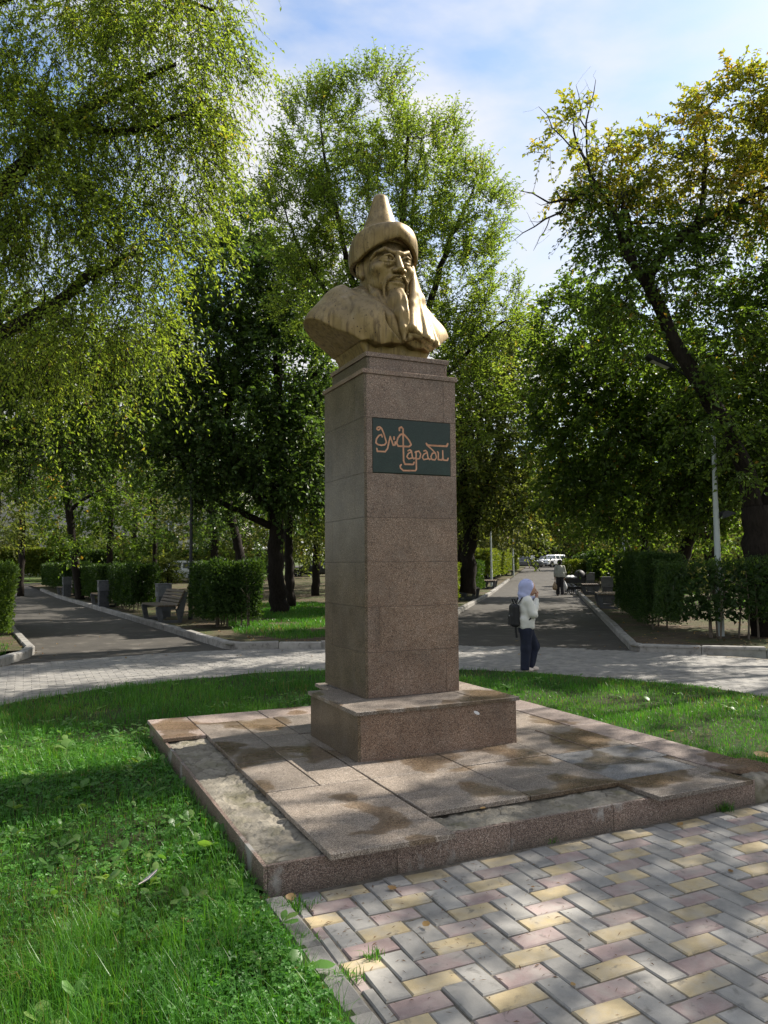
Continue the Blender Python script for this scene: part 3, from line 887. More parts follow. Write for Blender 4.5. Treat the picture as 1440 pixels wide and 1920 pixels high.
def build_pedestal():
    root = thing('granite_pedestal', (0, 0, 0), 'tall square brown granite pedestal with a dark green name plaque', 'pedestal')
    hx, y0, y1 = 0.415, -0.415, 0.465
    q = MB(); q.box((0, (y0 + y1) / 2, 1.62), (hx - 0.020, (y1 - y0) / 2 - 0.020, 1.44)); q.obj('core', MAT['kerb_concrete'], root)
    Z = [0.521, 0.870, 1.220, 1.570, 1.920, 2.270, 2.712, 3.062]
    for k in range(7):
        z0, z1 = Z[k], Z[k + 1]
        mt = 'granite_polished'
        if k == 5:
            panel(root, '-y', -hx + 0.022, -0.343, z0, z1, -y0, mt); panel(root, '-y', 0.362, hx, z0, z1, -y0, mt)
        else:
            j = {0: 0.300, 1: -0.290, 6: 0.300}.get(k)
            cuts = [-hx + 0.022, hx] if j is None else [-hx + 0.022, j, hx]
            for a, b in zip(cuts[:-1], cuts[1:]): panel(root, '-y', a, b, z0, z1, -y0, mt)
        j = -0.225 if k % 2 == 0 else 0.285
        for a, b in ((y0, j), (j, y1)): panel(root, '-x', a, b, z0, z1, hx, 'granite_shaded_side')
        for a, b in ((y0, -j), (-j, y1)): panel(root, '+x', a, b, z0, z1, hx, mt)
        panel(root, '+y', -hx + 0.022, hx - 0.022, z0, z1, y1, mt)
    # ledges and top block
    slab(root, 'ledge_slab', -hx - 0.014, hx + 0.014, y0 - 0.014, y1 + 0.014, 3.062, 3.098, 'granite_polished', 0, 0)
    c1 = 0.366; d0, d1 = -0.366, 0.40
    q = MB(); q.box((0, (d0 + d1) / 2, 3.155), (c1 - 0.02, (d1 - d0) / 2 - 0.02, 0.056)); q.obj('top_core', MAT['kerb_concrete'], root)
    panel(root, '-y', -c1 + 0.022, c1 - 0.022, 3.098, 3.213, -d0, 'granite_polished', 'top_panel'); panel(root, '-y', c1 - 0.022, c1, 3.098, 3.213, -d0, 'granite_polished', 'top_panel')
    panel(root, '-x', d0, d1, 3.098, 3.213, c1, 'granite_shaded_side', 'top_panel'); panel(root, '+x', d0 + 0.022, d1, 3.098, 3.213, c1, 'granite_polished', 'top_panel')
    panel(root, '+y', -c1 + 0.022, c1 - 0.022, 3.098, 3.213, d1, 'granite_polished', 'top_panel')
    slab(root, 'cap_slab', -c1 - 0.013, c1 + 0.013, d0 - 0.013, d1 + 0.013, 3.213, 3.250, 'granite_polished', 0, 0)
    # step round the foot
    sx0, sx1, sy0, sy1, st = -0.672, 0.656, -0.865, 0.117, 0.494
    q = MB(); q.box(((sx0 + sx1) / 2, (sy0 + sy1) / 2, 0.33), ((sx1 - sx0) / 2 - 0.022, (sy1 - sy0) / 2 - 0.022, 0.163)); q.obj('step_core', MAT['kerb_concrete'], root)
    for a, b in ((sx0 + 0.022, sx1),): panel(root, '-y', a, b, 0.168, st, -sy0, 'granite_polished', 'step_panel')
    for a, b in ((sy0, -0.085), (-0.085, sy1)): panel(root, '-x', a, b, 0.168, st, -sx0, 'granite_shaded_side', 'step_panel')
    panel(root, '+x', sy0 + 0.022, sy1, 0.168, st, sx1, 'granite_polished', 'step_panel')
    panel(root, '+y', sx0 + 0.022, sx1 - 0.022, 0.168, st, sy1, 'granite_polished', 'step_panel')
    for x0, x1, a, b, up in ((-0.690, 0.352, -0.884, -0.418, 0.0), (0.356, 0.676, -0.884, -0.418, 0.002), (-0.690, -0.419, -0.414, 0.136, 0.001), (0.419, 0.676, -0.414, 0.136, 0.0)):
        slab(root, 'step_slab', x0, x1, a, b, st + up, 0.521 + up, 'granite_slab', 0.001, 0.001)
    q = MB(); q.box((0, 0.33, 0.33), (0.44, 0.21, 0.155)); q.obj('rear_step_core', MAT['granite_shaded_side'], root)
    slab(root, 'step_slab', -0.475, -0.419, 0.140, 0.470, 0.485, 0.512, 'granite_slab', 0, 0); slab(root, 'step_slab', 0.419, 0.475, 0.140, 0.470, 0.485, 0.512, 'granite_slab', 0, 0)
    slab(root, 'step_slab', -0.475, 0.475, 0.474, 0.560, 0.485, 0.512, 'granite_slab', 0, 0)
    # plaque with incised lettering
    px0, px1, pz0, pz1 = -0.341, 0.360, 2.274, 2.708
    def T(x, y):
        u = (x - 80) / 1225.0; top = 115 + 85 * u; bot = 985 + 50 * u
        return px0 + u * (px1 - px0), pz1 - (y - top) / (bot - top) * (pz1 - pz0)
    strokes = [
        ([(188, 296), (165, 314), (142, 296), (150, 270), (185, 260), (215, 285), (240, 345), (266, 430), (288, 505), (262, 545), (212, 556), (158, 545), (127, 515), (136, 455), (172, 400), (214, 384), (224, 420)], 7),
        ([(140, 606), (148, 652), (268, 656), (304, 606), (328, 490), (346, 414), (372, 490), (392, 552), (420, 548), (424, 498)], 7),
        ([(405, 425), (406, 455)], 9),
        ([(490, 314), (490, 276), (520, 260), (546, 288), (549, 560), (551, 800), (572, 853), (702, 856), (717, 822)], 8),
        ([(540, 372), (505, 382), (465, 435), (445, 520), (470, 566), (640, 572), (674, 540), (640, 470), (595, 415), (560, 380)], 8),
        ([(622, 640), (650, 622), (676, 640), (690, 735), (712, 768), (736, 752)], 6),
        ([(672, 655), (625, 684), (602, 732), (632, 768), (688, 752)], 6),
        ([(735, 662), (750, 650), (752, 930), (736, 955), (545, 955), (503, 915), (496, 880), (514, 862)], 7),
        ([(750, 655), (792, 640), (824, 690), (806, 760), (772, 768)], 6),
        ([(874, 640), (902, 630), (928, 660), (938, 742), (964, 778), (985, 765)], 6),
        ([(918, 668), (874, 692), (848, 742), (872, 778), (936, 764)], 6),
        ([(916, 520), (930, 548), (1250, 562), (1264, 522)], 9),
        ([(930, 550), (1000, 610), (1062, 674), (1077, 742), (1050, 782), (1004, 776), (986, 730), (1012, 676), (1052, 668)], 6),
        ([(1096, 652), (1108, 668), (1106, 776), (1166, 782), (1182, 742), (1180, 636)], 7),
        ([(1182, 742), (1194, 784), (1256, 788), (1268, 756)], 7)]
    yf = y0 - 0.003
    vx = 0.0030
    segs = []
    for pts, wd in strokes:
        q = [T(*p) for p in pts]
        for a, b in zip(q[:-1], q[1:]): segs.append((a, b, wd * 0.00060 + 0.0025))
    def groove(P):
        d = None
        for a, b, w in segs:
            ba = (b[0] - a[0], b[1] - a[1]); L = ba[0] ** 2 + ba[1] ** 2 + 1e-12
            h = np.clip(((P[0] - a[0]) * ba[0] + (P[2] - a[1]) * ba[1]) / L, 0, 1)
            e = np.sqrt((P[0] - a[0] - ba[0] * h) ** 2 + (P[2] - a[1] - ba[1] * h) ** 2) - w
            d = e if d is None else np.minimum(d, e)
        return (d + (P[1] - yf) * 0.6) * 0.85                       # < 0 inside the V-cut
    def plate(P):
        b = rbox(P, ((px0 + px1) / 2, yf + 0.013, (pz0 + pz1) / 2), ((px1 - px0) / 2, 0.013, (pz1 - pz0) / 2), 0.002)
        return np.maximum(b, -groove(P))
    pl = sdf_obj('plaque', plate, (px0 - 0.008, yf - 0.006, pz0 - 0.008), (px1 + 0.008, yf + 0.032, pz1 + 0.008), vx, MAT['plaque_granite'], root)
    for p in pl.data.polygons: p.use_smooth = False
    def paint(P):
        g = groove(P)
        return np.maximum(np.abs(g + 0.0018) - 0.0022, yf - 0.0006 - P[1])
    le = sdf_obj('lettering', paint, (px0 + 0.01, yf - 0.006, pz0 + 0.005), (px1 - 0.005, yf + 0.026, pz1 - 0.01), 0.0022, MAT['copper_letter'], pl)
    le['label'] = 'copper coloured lettering cut into the plaque'
build_pedestal()

# ------------------------------------------------------------------ the bust
def build_bust():
    root = thing('bust_statue', (0, 0, 3.2504), 'weathered gold bronze bust of a bearded man in a pointed hat on the pedestal', 'statue')
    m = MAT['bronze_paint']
    X0 = -0.055

    def mir(P): return (np.abs(P[0] - X0), P[1], P[2])

    def head(P):
        Q = mir(P)
        d = ell(P, (X0, 0.0, 0.88), (0.205, 0.262, 0.25))
        d = smin(d, ell(P, (X0, -0.10, 0.745), (0.180, 0.212, 0.20)), 0.06)
        d = smin(d, ell(P, (X0, -0.115, 0.640), (0.142, 0.178, 0.105)), 0.08)
        d = smin(d, capsule(P, (X0, 0.04, 0.72), (X0, 0.04, 0.36), 0.160, 0.20), 0.06)
        d = smin(d, ell(Q, (0.122, -0.200, 0.762), (0.074, 0.082, 0.058)), 0.05)          # cheekbones
        # brow: one ridge falling towards the nose, sharp underneath
        br = chain(Q, [(0.0, -0.308, 0.885), (0.045, -0.310, 0.874), (0.105, -0.285, 0.908), (0.160, -0.228, 0.890), (0.185, -0.17, 0.85)], [0.020, 0.021, 0.019, 0.014, 0.008])
        d = smin(d, br, 0.030)
        d = smax(d, -ell(Q, (0.080, -0.350, 0.826), (0.066, 0.072, 0.042)), 0.012)       # sockets
        # eyeballs, lids, bags
        e = ell(Q, (0.083, -0.272, 0.824), (0.050, 0.047, 0.034))
        e = smax(e, -ell(Q, (0.078, -0.328, 0.828), (0.018, 0.022, 0.018)), 0.003)
        d = smin(d, e, 0.004)
        d = smin(d, chain(Q, [(0.030, -0.305, 0.812), (0.050, -0.321, 0.838), (0.080, -0.326, 0.850), (0.112, -0.306, 0.846), (0.146, -0.258, 0.822)], [0.006, 0.009, 0.0095, 0.009, 0.005]), 0.008)
        d = smin(d, chain(Q, [(0.032, -0.306, 0.808), (0.060, -0.317, 0.800), (0.085, -0.316, 0.797), (0.112, -0.300, 0.802), (0.142, -0.260, 0.818)], [0.006, 0.007, 0.0075, 0.007, 0.004]), 0.008)
        d = smin(d, chain(Q, [(0.046, -0.306, 0.786), (0.080, -0.304, 0.770), (0.118, -0.278, 0.784)], [0.010, 0.014, 0.009]), 0.026)
        # nose
        n = chain(P, [(X0, -0.298, 0.875), (X0, -0.326, 0.81), (X0, -0.362, 0.728)], [0.023, 0.024, 0.031])
        n = smin(n, ell(Q, (0.041, -0.330, 0.714), (0.026, 0.034, 0.026)), 0.018)
        n = smax(n, -(P[2] - (0.694 + 0.08 * (P[1] + 0.38))), 0.010)
        d = smin(d, n, 0.022)
        d = smax(d, -capsule(Q, (0.066, -0.322, 0.712), (0.118, -0.262, 0.640), 0.008, 0.008), 0.024)   # folds beside the mouth
        # mouth
        d = smin(d, ell(P, (X0, -0.252, 0.642), (0.085, 0.065, 0.055)), 0.04)
        d = smin(d, chain(Q, [(0.0, -0.318, 0.654), (0.025, -0.318, 0.658), (0.064, -0.288, 0.641)], [0.012, 0.013, 0.006]), 0.010)
        d = smin(d, chain(Q, [(0.0, -0.318, 0.619), (0.03, -0.311, 0.622), (0.058, -0.288, 0.634)], [0.017, 0.015, 0.006]), 0.010)
        d = smax(d, -chain(Q, [(0.0, -0.338, 0.638), (0.03, -0.330, 0.640), (0.068, -0.296, 0.637)], [0.008, 0.008, 0.006]), 0.005)
        d = smin(d, ell(P, (X0, -0.250, 0.572), (0.080, 0.070, 0.045)), 0.04)
        # ears
        ear = ell(Q, (0.196, 0.010, 0.825), (0.040, 0.060, 0.090))
        ear = smax(ear, -ell(Q, (0.238, 0.000, 0.836), (0.036, 0.034, 0.056)), 0.010)
        ear = smin(ear, ell(Q, (0.194, -0.022, 0.752), (0.024, 0.030, 0.032)), 0.02)
        ear = smin(ear, capsule(Q, (0.208, -0.012, 0.862), (0.212, 0.010, 0.800), 0.009, 0.010), 0.010)
        d = smin(d, ear, 0.010)
        return smax(d, P[2] - 1.06, 0.02)
    sdf_obj('head', head, (-0.33, -0.44, 0.40), (0.22, 0.30, 1.08), 0.0042, m, root)

    def beard(P):
        Q = mir(P)
        g = 0.0035 * np.sin(110 * (P[0] - X0) + 2 * np.sin(5 * P[2])) * np.clip((0.60 - P[2]) * 6, 0, 1)
        b = chain(P, [(X0, -0.240, 0.560), (X0, -0.310, 0.46), (X0 - 0.005, -0.380, 0.33), (X0 - 0.015, -0.430, 0.20), (X0 - 0.02, -0.445, 0.105)],
                  [0.078, 0.078, 0.062, 0.036, 0.010], 0.03)
        ridge = chain(P, [(X0 + 0.02, -0.318, 0.56), (X0 + 0.03, -0.392, 0.44), (X0 + 0.015, -0.446, 0.28), (X0 - 0.02, -0.458, 0.11)], [0.012, 0.014, 0.012, 0.006])
        b = smin(b, ridge, 0.035)
        side = chain(Q, [(0.150, -0.10, 0.64), (0.125, -0.155, 0.54), (0.085, -0.24, 0.43), (0.045, -0.33, 0.32)], [0.030, 0.062, 0.064, 0.04], 0.03)
        b = smin(b, side, 0.035) + g
        mo = chain(Q, [(0.012, -0.338, 0.678), (0.045, -0.334, 0.671), (0.084, -0.298, 0.645), (0.106, -0.262, 0.590), (0.104, -0.262, 0.520), (0.090, -0.298, 0.44), (0.070, -0.340, 0.36)],
                   [0.007, 0.012, 0.013, 0.012, 0.011, 0.009, 0.005], 0.01)
        return smin(b, mo, 0.010)
    sdf_obj('beard', beard, (-0.28, -0.50, 0.07), (0.17, -0.04, 0.72), 0.0045, m, root)

    TX, TY = X0 - 0.012, 0.0
    def cone(P):
        zs = np.array([0.95, 1.05, 1.12, 1.20, 1.28, 1.36, 1.44, 1.49, 1.55])
        rs = np.array([0.27, 0.235, 0.195, 0.152, 0.124, 0.098, 0.074, 0.060, 0.045])
        z = P[2]
        r = np.interp(z.ravel(), zs, rs).reshape(z.shape).astype(np.float32)
        rho = np.sqrt((P[0] - TX) ** 2 + ((P[1] - TY) / 1.05) ** 2)
        d = (rho - r) * 0.88
        d = smax(d, z - 1.515, 0.05)
        return smax(d, 0.99 - z, 0.01)
    hat = sdf_obj('hat', cone, (-0.38, -0.33, 0.96), (0.26, 0.33, 1.54), 0.007, m, root)

    def brim(P):
        x, y, z = P[0] - X0 - 0.012, P[1] - 0.005, P[2]
        RX, RY = 0.252, 0.300
        rho = np.sqrt((x / RX) ** 2 + (y / RY) ** 2) + 1e-6
        R = 0.28
        phi = np.arctan2(x, -y)                       # 0 = front
        peak = np.clip(1 - np.abs(phi) / 1.25, 0, 1)
        zb = 0.862 + 0.150 * peak
        zt = 1.118 + 0.040 * np.clip(1 - np.abs(phi) / 1.6, 0, 1) - 0.015 * (np.abs(phi) / 3.14)
        t = np.clip((z - zb) / (zt - zb), -0.5, 1.5)
        tc = np.clip(t, 0, 1)
        mid = R * (1.055 + 0.055 * np.sin(tc * 2.4) - 0.12 * tc ** 1.5)
        d1 = np.abs(rho * R - mid) - (0.019 + 0.007 * np.sin(tc * 3.14))
        top = smax(d1, z - zt, 0.022)
        return smax(top, zb - z, 0.010) * 0.9
    sdf_obj('brim', brim, (-0.45, -0.44, 0.82), (0.34, 0.44, 1.18), 0.0065, m, hat)
    # lining that closes the hat above the head
    lin = MB(); lin.lathe([(0.25, 1.03), (0.26, 1.045)], (X0, 0.0, 0), 32)
    lin.obj('hat_lining', m, hat)

    def torso_raw(P):
        Q = mir(P)
        d = ell(P, (X0, 0.02, 0.18), (0.47, 0.33, 0.40))
        d = smin(d, capsule(Q, (0.0, 0.09, 0.46), (0.455, 0.08, 0.275), 0.18, 0.188), 0.16)
        d = smin(d, ell(Q, (0.25, 0.13, 0.46), (0.22, 0.17, 0.21)), 0.14)
        d = smin(d, capsule(P, (X0, 0.08, 0.40), (X0, 0.08, 0.60), 0.22, 0.19), 0.10)
        d = smin(d, ell(P, (X0, -0.13, 0.20), (0.40, 0.27, 0.30)), 0.10)
        return d

    def robe(P):
        x, y, z = P[0] - X0, P[1], P[2]
        d0 = torso_raw(P)
        fold = 0.013 * np.sin(34 * (x + 0.35 * (z - 0.2)) + 0.6) * np.clip((0.50 - z) * 4, 0, 1) * np.clip((-y - 0.02) * 6, 0, 1)
        d = d0 + fold
        # opening at the throat
        d = smax(d, -capsule(P, (X0, -0.32, 0.74), (X0, -0.50, 0.20), 0.155, 0.02), 0.02)
        d = smax(d, -capsule(P, (X0, -0.05, 0.80), (X0, -0.10, 0.58), 0.165, 0.14), 0.02)
        # wide outer lapel on one side: a thicker layer ending in a sharp step
        edge = x + 0.285 - 0.46 * (0.60 - z) - 0.030 * np.sin(16 * z + 1.0)
        outer = smax(d0 + fold * 0.7 - 0.044, edge, 0.006)
        d = smin(d, outer, 0.006)
        edge2 = -(x - 0.13 - 0.10 * (0.5 - z))
        outer2 = smax(d0 - 0.028, edge2, 0.006)
        d = smin(d, outer2, 0.008)
        # folded collar bands round the neck, crossing on the chest
        d = smin(d, chain(P, [(X0 - 0.185, 0.10, 0.655), (X0 - 0.195, -0.05, 0.585), (X0 - 0.165, -0.225, 0.46), (X0 - 0.095, -0.360, 0.30), (X0 + 0.01, -0.400, 0.09)],
                          [0.036, 0.040, 0.042, 0.040, 0.028], 0.02), 0.030)
        d = smin(d, chain(P, [(X0 + 0.185, 0.10, 0.655), (X0 + 0.195, -0.05, 0.585), (X0 + 0.165, -0.225, 0.46), (X0 + 0.10, -0.355, 0.28), (X0 + 0.05, -0.41, 0.14)],
                          [0.036, 0.040, 0.042, 0.036, 0.026], 0.02), 0.030)
        # long soft pleats from the shoulder to the hem
        for a, b, r in (((-0.33, -0.16, 0.52), (-0.20, -0.375, 0.09), 0.030), ((-0.40, -0.12, 0.50), (-0.31, -0.315, 0.10), 0.026),
                        ((0.36, -0.12, 0.46), (0.40, -0.27, 0.14), 0.028)):
            d = smin(d, capsule(P, (X0 + a[0], a[1] + 0.02, a[2] - 0.02), (X0 + b[0], b[1] + 0.012, b[2]), r, r), 0.03)
        # band that runs across the chest under the scarf
        d = smin(d, chain(P, [(X0 - 0.02, -0.405, 0.20), (X0 + 0.12, -0.425, 0.160), (X0 + 0.31, -0.335, 0.12)], [0.020, 0.028, 0.022]), 0.022)
        # the bust ends in slanting cuts under the arms and a wavy hem in front
        cut = (0.065 + 0.72 * (np.abs(x) - 0.29)) - z
        d = smax(d, cut, 0.005)
        hem = 0.086 + 0.014 * np.sin(17 * x + 1.0) + 0.010 * np.sin(39 * x) - z
        return smax(d, hem, 0.005)
    sdf_obj('robe', robe, (-0.78, -0.56, 0.0), (0.68, 0.46, 0.80), 0.0075, m, root)

    def stem(P):
        x, y, z = P[0] + 0.058, P[1], P[2]
        w = 0.286 + 0.9 * np.clip(z - 0.01, 0, 1) ** 1.25
        dp = 0.285 + 0.10 * np.clip(z, 0, 1)
        qx, qy = np.abs(x) - w + 0.02, np.abs(y - 0.01) - dp + 0.02
        d = np.sqrt(np.maximum(qx, 0) ** 2 + np.maximum(qy, 0) ** 2) + np.minimum(np.maximum(qx, qy), 0) - 0.02
        return smax(smax(d, z - 0.20, 0.01), -z - 0.0, 0.004)
    sdf_obj('bust_base', stem, (-0.55, -0.36, -0.02), (0.43, 0.38, 0.24), 0.009, m, root)

    def scarf(P):
        d = None
        A = [(0.228, -0.06, 0.95), (0.222, -0.09, 0.94), (0.214, -0.12, 0.90), (0.202, -0.155, 0.82), (0.186, -0.19, 0.70)]
        B = [(0.322, -0.335, 0.150), (0.262, -0.385, 0.150), (0.195, -0.415, 0.160), (0.120, -0.438, 0.180), (0.055, -0.440, 0.215)]
        for i, (a, b) in enumerate(zip(A, B)):
            mid = tuple(a[j] * 0.5 + b[j] * 0.5 + (0, -0.004 + 0.012 * (i % 2), 0)[j] for j in range(3))
            pts = [(X0 + p[0], p[1], p[2]) for p in (a, mid, b)]
            e = chain(P, pts, [0.016, 0.028, 0.046 if i % 2 == 0 else 0.026], 0.05)
            d = e if d is None else smin(d, e, 0.034)
        hem = 0.150 - 0.22 * (P[0] - 0.10) * (P[0] < 0.3) - P[2]
        d = smax(d, hem, 0.005)
        return smax(d, P[0] - (X0 + 0.245 + 0.128 * (0.92 - P[2])), 0.008)
    sdf_obj('scarf', scarf, (-0.08, -0.54, 0.09), (0.36, -0.03, 0.98), 0.0060, m, root)
    # tail end of the scarf thrown across the chest
    return root
build_bust()

# ------------------------------------------------------------------ leaves, trees, hedges
HX = np.array([math.cos(YAW), -math.sin(YAW), 0.0])      # level directions across and along the view
HY = np.array([math.sin(YAW), math.cos(YAW), 0.0])

def unit(a): return a / (np.linalg.norm(a, axis=-1, keepdims=True) + 1e-9)

def leaf_quads(P, Dv, N, L, Wd, fold=0.25):
    """one folded four-cornered leaf per row: base P, direction Dv, normal N"""
    S = unit(np.cross(Dv, N)); N = unit(np.cross(S, Dv))
    L = np.asarray(L)[:, None]; Wd = np.asarray(Wd)[:, None]
    mid = P + Dv * L * 0.45
    V = np.stack([P, mid - S * Wd * 0.5 + N * Wd * fold, P + Dv * L - N * L * 0.06, mid + S * Wd * 0.5 + N * Wd * fold], 1).reshape(-1, 3)
    i = np.arange(len(P))[:, None] * 4
    # two triangles along the midrib
    F = np.concatenate([i + np.array([0, 1, 2]), i + np.array([0, 2, 3])])
    return V, F

def in_lobes(lobes, n, r, shell=0.55):
    """random points inside ellipsoids given as (centre, radii), denser to the outside"""
    vol = np.array([np.prod(l[1]) ** 0.75 for l in lobes]); k = r.choice(len(lobes), n, p=vol / vol.sum())
    d = unit(r.normal(0, 1, (n, 3)))
    rad = shell + (1 - shell) * r.random(n) ** 0.6
    C = np.array([l[0] for l in lobes])[k]; Rr = np.array([l[1] for l in lobes])[k]
    o = d * rad[:, None] * Rr
    P = C + HX * o[:, :1] + HY * o[:, 1:2] + np.array([0, 0, 1.0]) * o[:, 2:3]
    out = unit(HX * d[:, :1] + HY * d[:, 1:2] + np.array([0, 0, 1.0]) * d[:, 2:3])
    return P, out, k

def lobe(px, py, dep, rx, ry, rz):
    """crown lobe by picture position: radii across and up in photo pixels, in depth in metres"""
    s = dep / F_PX
    return (D(px, py, dep), np.array([rx * s, rz, ry * s]))

def grow(root, limbs, groups, barkmat, r, ncl, twigs=9, twig_len=0.6, leaves=12, leaf_len=0.06, leaf_w=0.03, droop=0.3,
         up=0.2, spread=0.9, min_d=0.35, branch_r=0.006, twig_mesh=True, limb_k=9):
    """limbs: list of (points, radii). groups: list of (lobes, share, leaf material, crown name)."""
    tb = MB()
    nodes, plen = [], []
    for pts, rad in limbs:
        pts = np.asarray(pts, float); rad = np.asarray(rad, float)
        n = max(6, int(np.linalg.norm(np.diff(pts, axis=0), axis=1).sum() / 0.22))
        s = np.concatenate([[0], np.cumsum(np.linalg.norm(np.diff(pts, axis=0), axis=1))]); u = np.linspace(0, s[-1], n)
        Q = np.column_stack([np.interp(u, s, pts[:, i]) for i in range(3)])
        for _ in range(2): Q[1:-1] = Q[1:-1] * 0.5 + (Q[:-2] + Q[2:]) * 0.25
        Rr = np.interp(u, s, rad)
        Q[1:-1] += r.normal(0, 1, (n - 2, 3)) * np.clip(0.11 * Rr[1:-1, None], 0.016 + 0.012 * (Rr[1:-1, None] < 0.03), 0.03)
        Rr = Rr * (1 + r.normal(0, 0.035, n))
        tb.tube(Q, Rr, limb_k)
        if rad[-1] < 0.0075:                            # bare side twigs on thin dead branches
            for k in range(n // 3, n):
                e = unit(r.normal(0, 1, 3) + np.array([0, 0, 0.3])) * r.uniform(0.12, 0.38)
                tb.tube([Q[k], Q[k] + e * 0.5 + r.normal(0, 0.02, 3), Q[k] + e + np.array([0, 0, 0.05])], [Rr[k] * 0.5, Rr[k] * 0.35, 0.0015], 4, False)
        for k in range(max(1, n // 4), n): nodes.append(Q[k]); plen.append(u[k] * 0.25)
    n0 = len(nodes)
    allP, allO, allG = [], [], []
    for g, (lobes, share, lm, cn) in enumerate(groups):
        m = max(3, int(ncl * share))
        P, O, _ = in_lobes(lobes, m * 3, r)
        keep = []
        for i in range(len(P)):
            if len(keep) >= m: break
            if keep and np.min(np.sum((P[keep] - P[i]) ** 2, 1)) < min_d ** 2: continue
            keep.append(i)
        allP.append(P[keep]); allO.append(O[keep]); allG.append(np.full(len(keep), g))
    CP = np.concatenate(allP); CO = np.concatenate(allO); CG = np.concatenate(allG)
    N0 = np.array(nodes)
    d0 = np.array([np.min(np.linalg.norm(N0 - p, axis=1)) for p in CP])
    order = np.argsort(d0)
    pos = np.zeros((n0 + len(CP), 3)); pos[:n0] = N0
    ln = np.zeros(n0 + len(CP)); ln[:n0] = plen
    par = np.full(n0 + len(CP), -1); cnt = np.zeros(n0 + len(CP)); cur = n0
    idx = []
    for i in order:
        dd = np.linalg.norm(pos[:cur] - CP[i], axis=1)
        j = int(np.argmin(dd + 0.30 * ln[:cur]))
        pos[cur] = CP[i]; ln[cur] = ln[j] + dd[j]; par[cur] = j; idx.append(i); cur += 1
    for k in range(cur - 1, n0 - 1, -1):
        cnt[k] += 1
        if par[k] >= n0: cnt[par[k]] += cnt[k]
    for k in range(n0, cur):
        a, b = pos[par[k]], pos[k]
        L = np.linalg.norm(b - a)
        mid = (a + b) / 2 + r.normal(0, 0.07 * L, 3) + np.array([0, 0, 0.06 * L])
        ra = branch_r * math.sqrt(cnt[k]) ; rb_ = branch_r * math.sqrt(max(cnt[k] - 1, 0.5)) * 0.8
        tb.tube([a, mid, b], [ra, (ra + rb_) / 2, rb_], 4, False)
    # twigs
    nt_ = len(CP)
    for g, (lobes, share, lm, cn) in enumerate(groups):
        sel = np.where(CG == g)[0]
        base = np.repeat(CP[sel], twigs, 0); out = np.repeat(CO[sel], twigs, 0)
        n = len(base)
        if not n: continue
        dirv = unit(out * 0.7 + r.normal(0, spread, (n, 3)) + np.array([0, 0, up]))
        Lt = twig_len * (0.45 + 0.9 * r.random(n))
        base = base + r.normal(0, 0.10 * twig_len, (n, 3))
        def at(t):
            q = base + dirv * (Lt * t)[:, None]
            q[:, 2] -= droop * Lt * t * t
            return q
        if twig_mesh:
            T = [at(np.full(n, t)) for t in (0, 0.5, 0.97)]
            ax = unit(np.cross(dirv, r.normal(0, 1, (n, 3)))); bx = np.cross(dirv, ax)
            rad = (0.0040, 0.0028, 0.0012)
            V = np.stack([T[k] + (ax * math.cos(a) + bx * math.sin(a)) * rad[k] * max(1.0, leaf_len / 0.06) for k in range(3) for a in (0, 2.09, 4.19)], 1).reshape(-1, 3)
            i = np.arange(n)[:, None] * 9
            F = np.concatenate([i + np.array([k * 3 + j, k * 3 + (j + 1) % 3, k * 3 + 3 + (j + 1) % 3, k * 3 + 3 + j]) for k in (0, 1) for j in range(3)])
            tb.v.append(V); tb.f.setdefault(4, []).extend((F + tb.n).tolist()); tb.n += len(V)
        m = leaves
        ts = (np.arange(m) + 0.35) / m * 0.92 + 0.08
        tt = np.tile(ts, n) + r.normal(0, 0.02, n * m)
        B = np.repeat(base, m, 0) + np.repeat(dirv, m, 0) * (np.repeat(Lt, m) * tt)[:, None]
        B[:, 2] -= droop * np.repeat(Lt, m) * tt * tt
        tan = np.repeat(dirv, m, 0).copy(); tan[:, 2] -= 2 * droop * tt; tan = unit(tan)
        side = unit(np.cross(tan, np.array([0, 0, 1.0]) + r.normal(0, 0.35, (n * m, 3))))
        sg = np.tile(np.where(np.arange(m) % 2 == 0, 1.0, -1.0), n)[:, None]
        Dv = unit(side * sg * 0.8 + tan * 0.65 + r.normal(0, 0.28, (n * m, 3)) + np.array([0, 0, -0.15]))
        Nn = unit(np.array([0, 0, 1.0]) + r.normal(0, 0.55, (n * m, 3)))
        keepl = r.random(n * m) > 0.08
        sc = 0.65 + 0.6 * r.random(n * m)
        V, F = leaf_quads(B[keepl], Dv[keepl], Nn[keepl], (leaf_len * sc)[keepl], (leaf_w * sc)[keepl])
        tone = np.repeat(np.repeat(r.normal(0, 0.13, len(sel)), twigs) + r.normal(0, 0.08, n), m)
        v = np.clip(0.45 + tone + r.normal(0, 0.17, n * m), 0, 1)[keepl]
        link(cn, mesh_np(cn, V, F, MAT[lm], False, {'v': np.repeat(v, 4)}), root)
    tb.obj('trunk', MAT[barkmat], root, True)

def limb(pp, dep, radii):
    """limb by picture positions, at depth(s) dep"""
    dep = np.broadcast_to(np.asarray(dep, float), (len(pp),))
    return [D(p[0], p[1], d) for p, d in zip(pp, dep)], radii

def tree(base, label, **kw):
    name = kw.pop('name', 'tree'); group = kw.pop('group', None); cat = kw.pop('cat', 'tree')
    root = thing(name, base, label, cat, group)
    inv = Vector(base)
    n0 = set(COL.objects)
    grow(root, **kw)
    for ch in root.children: ch.matrix_parent_inverse = Matrix.Translation(-inv)
    return root

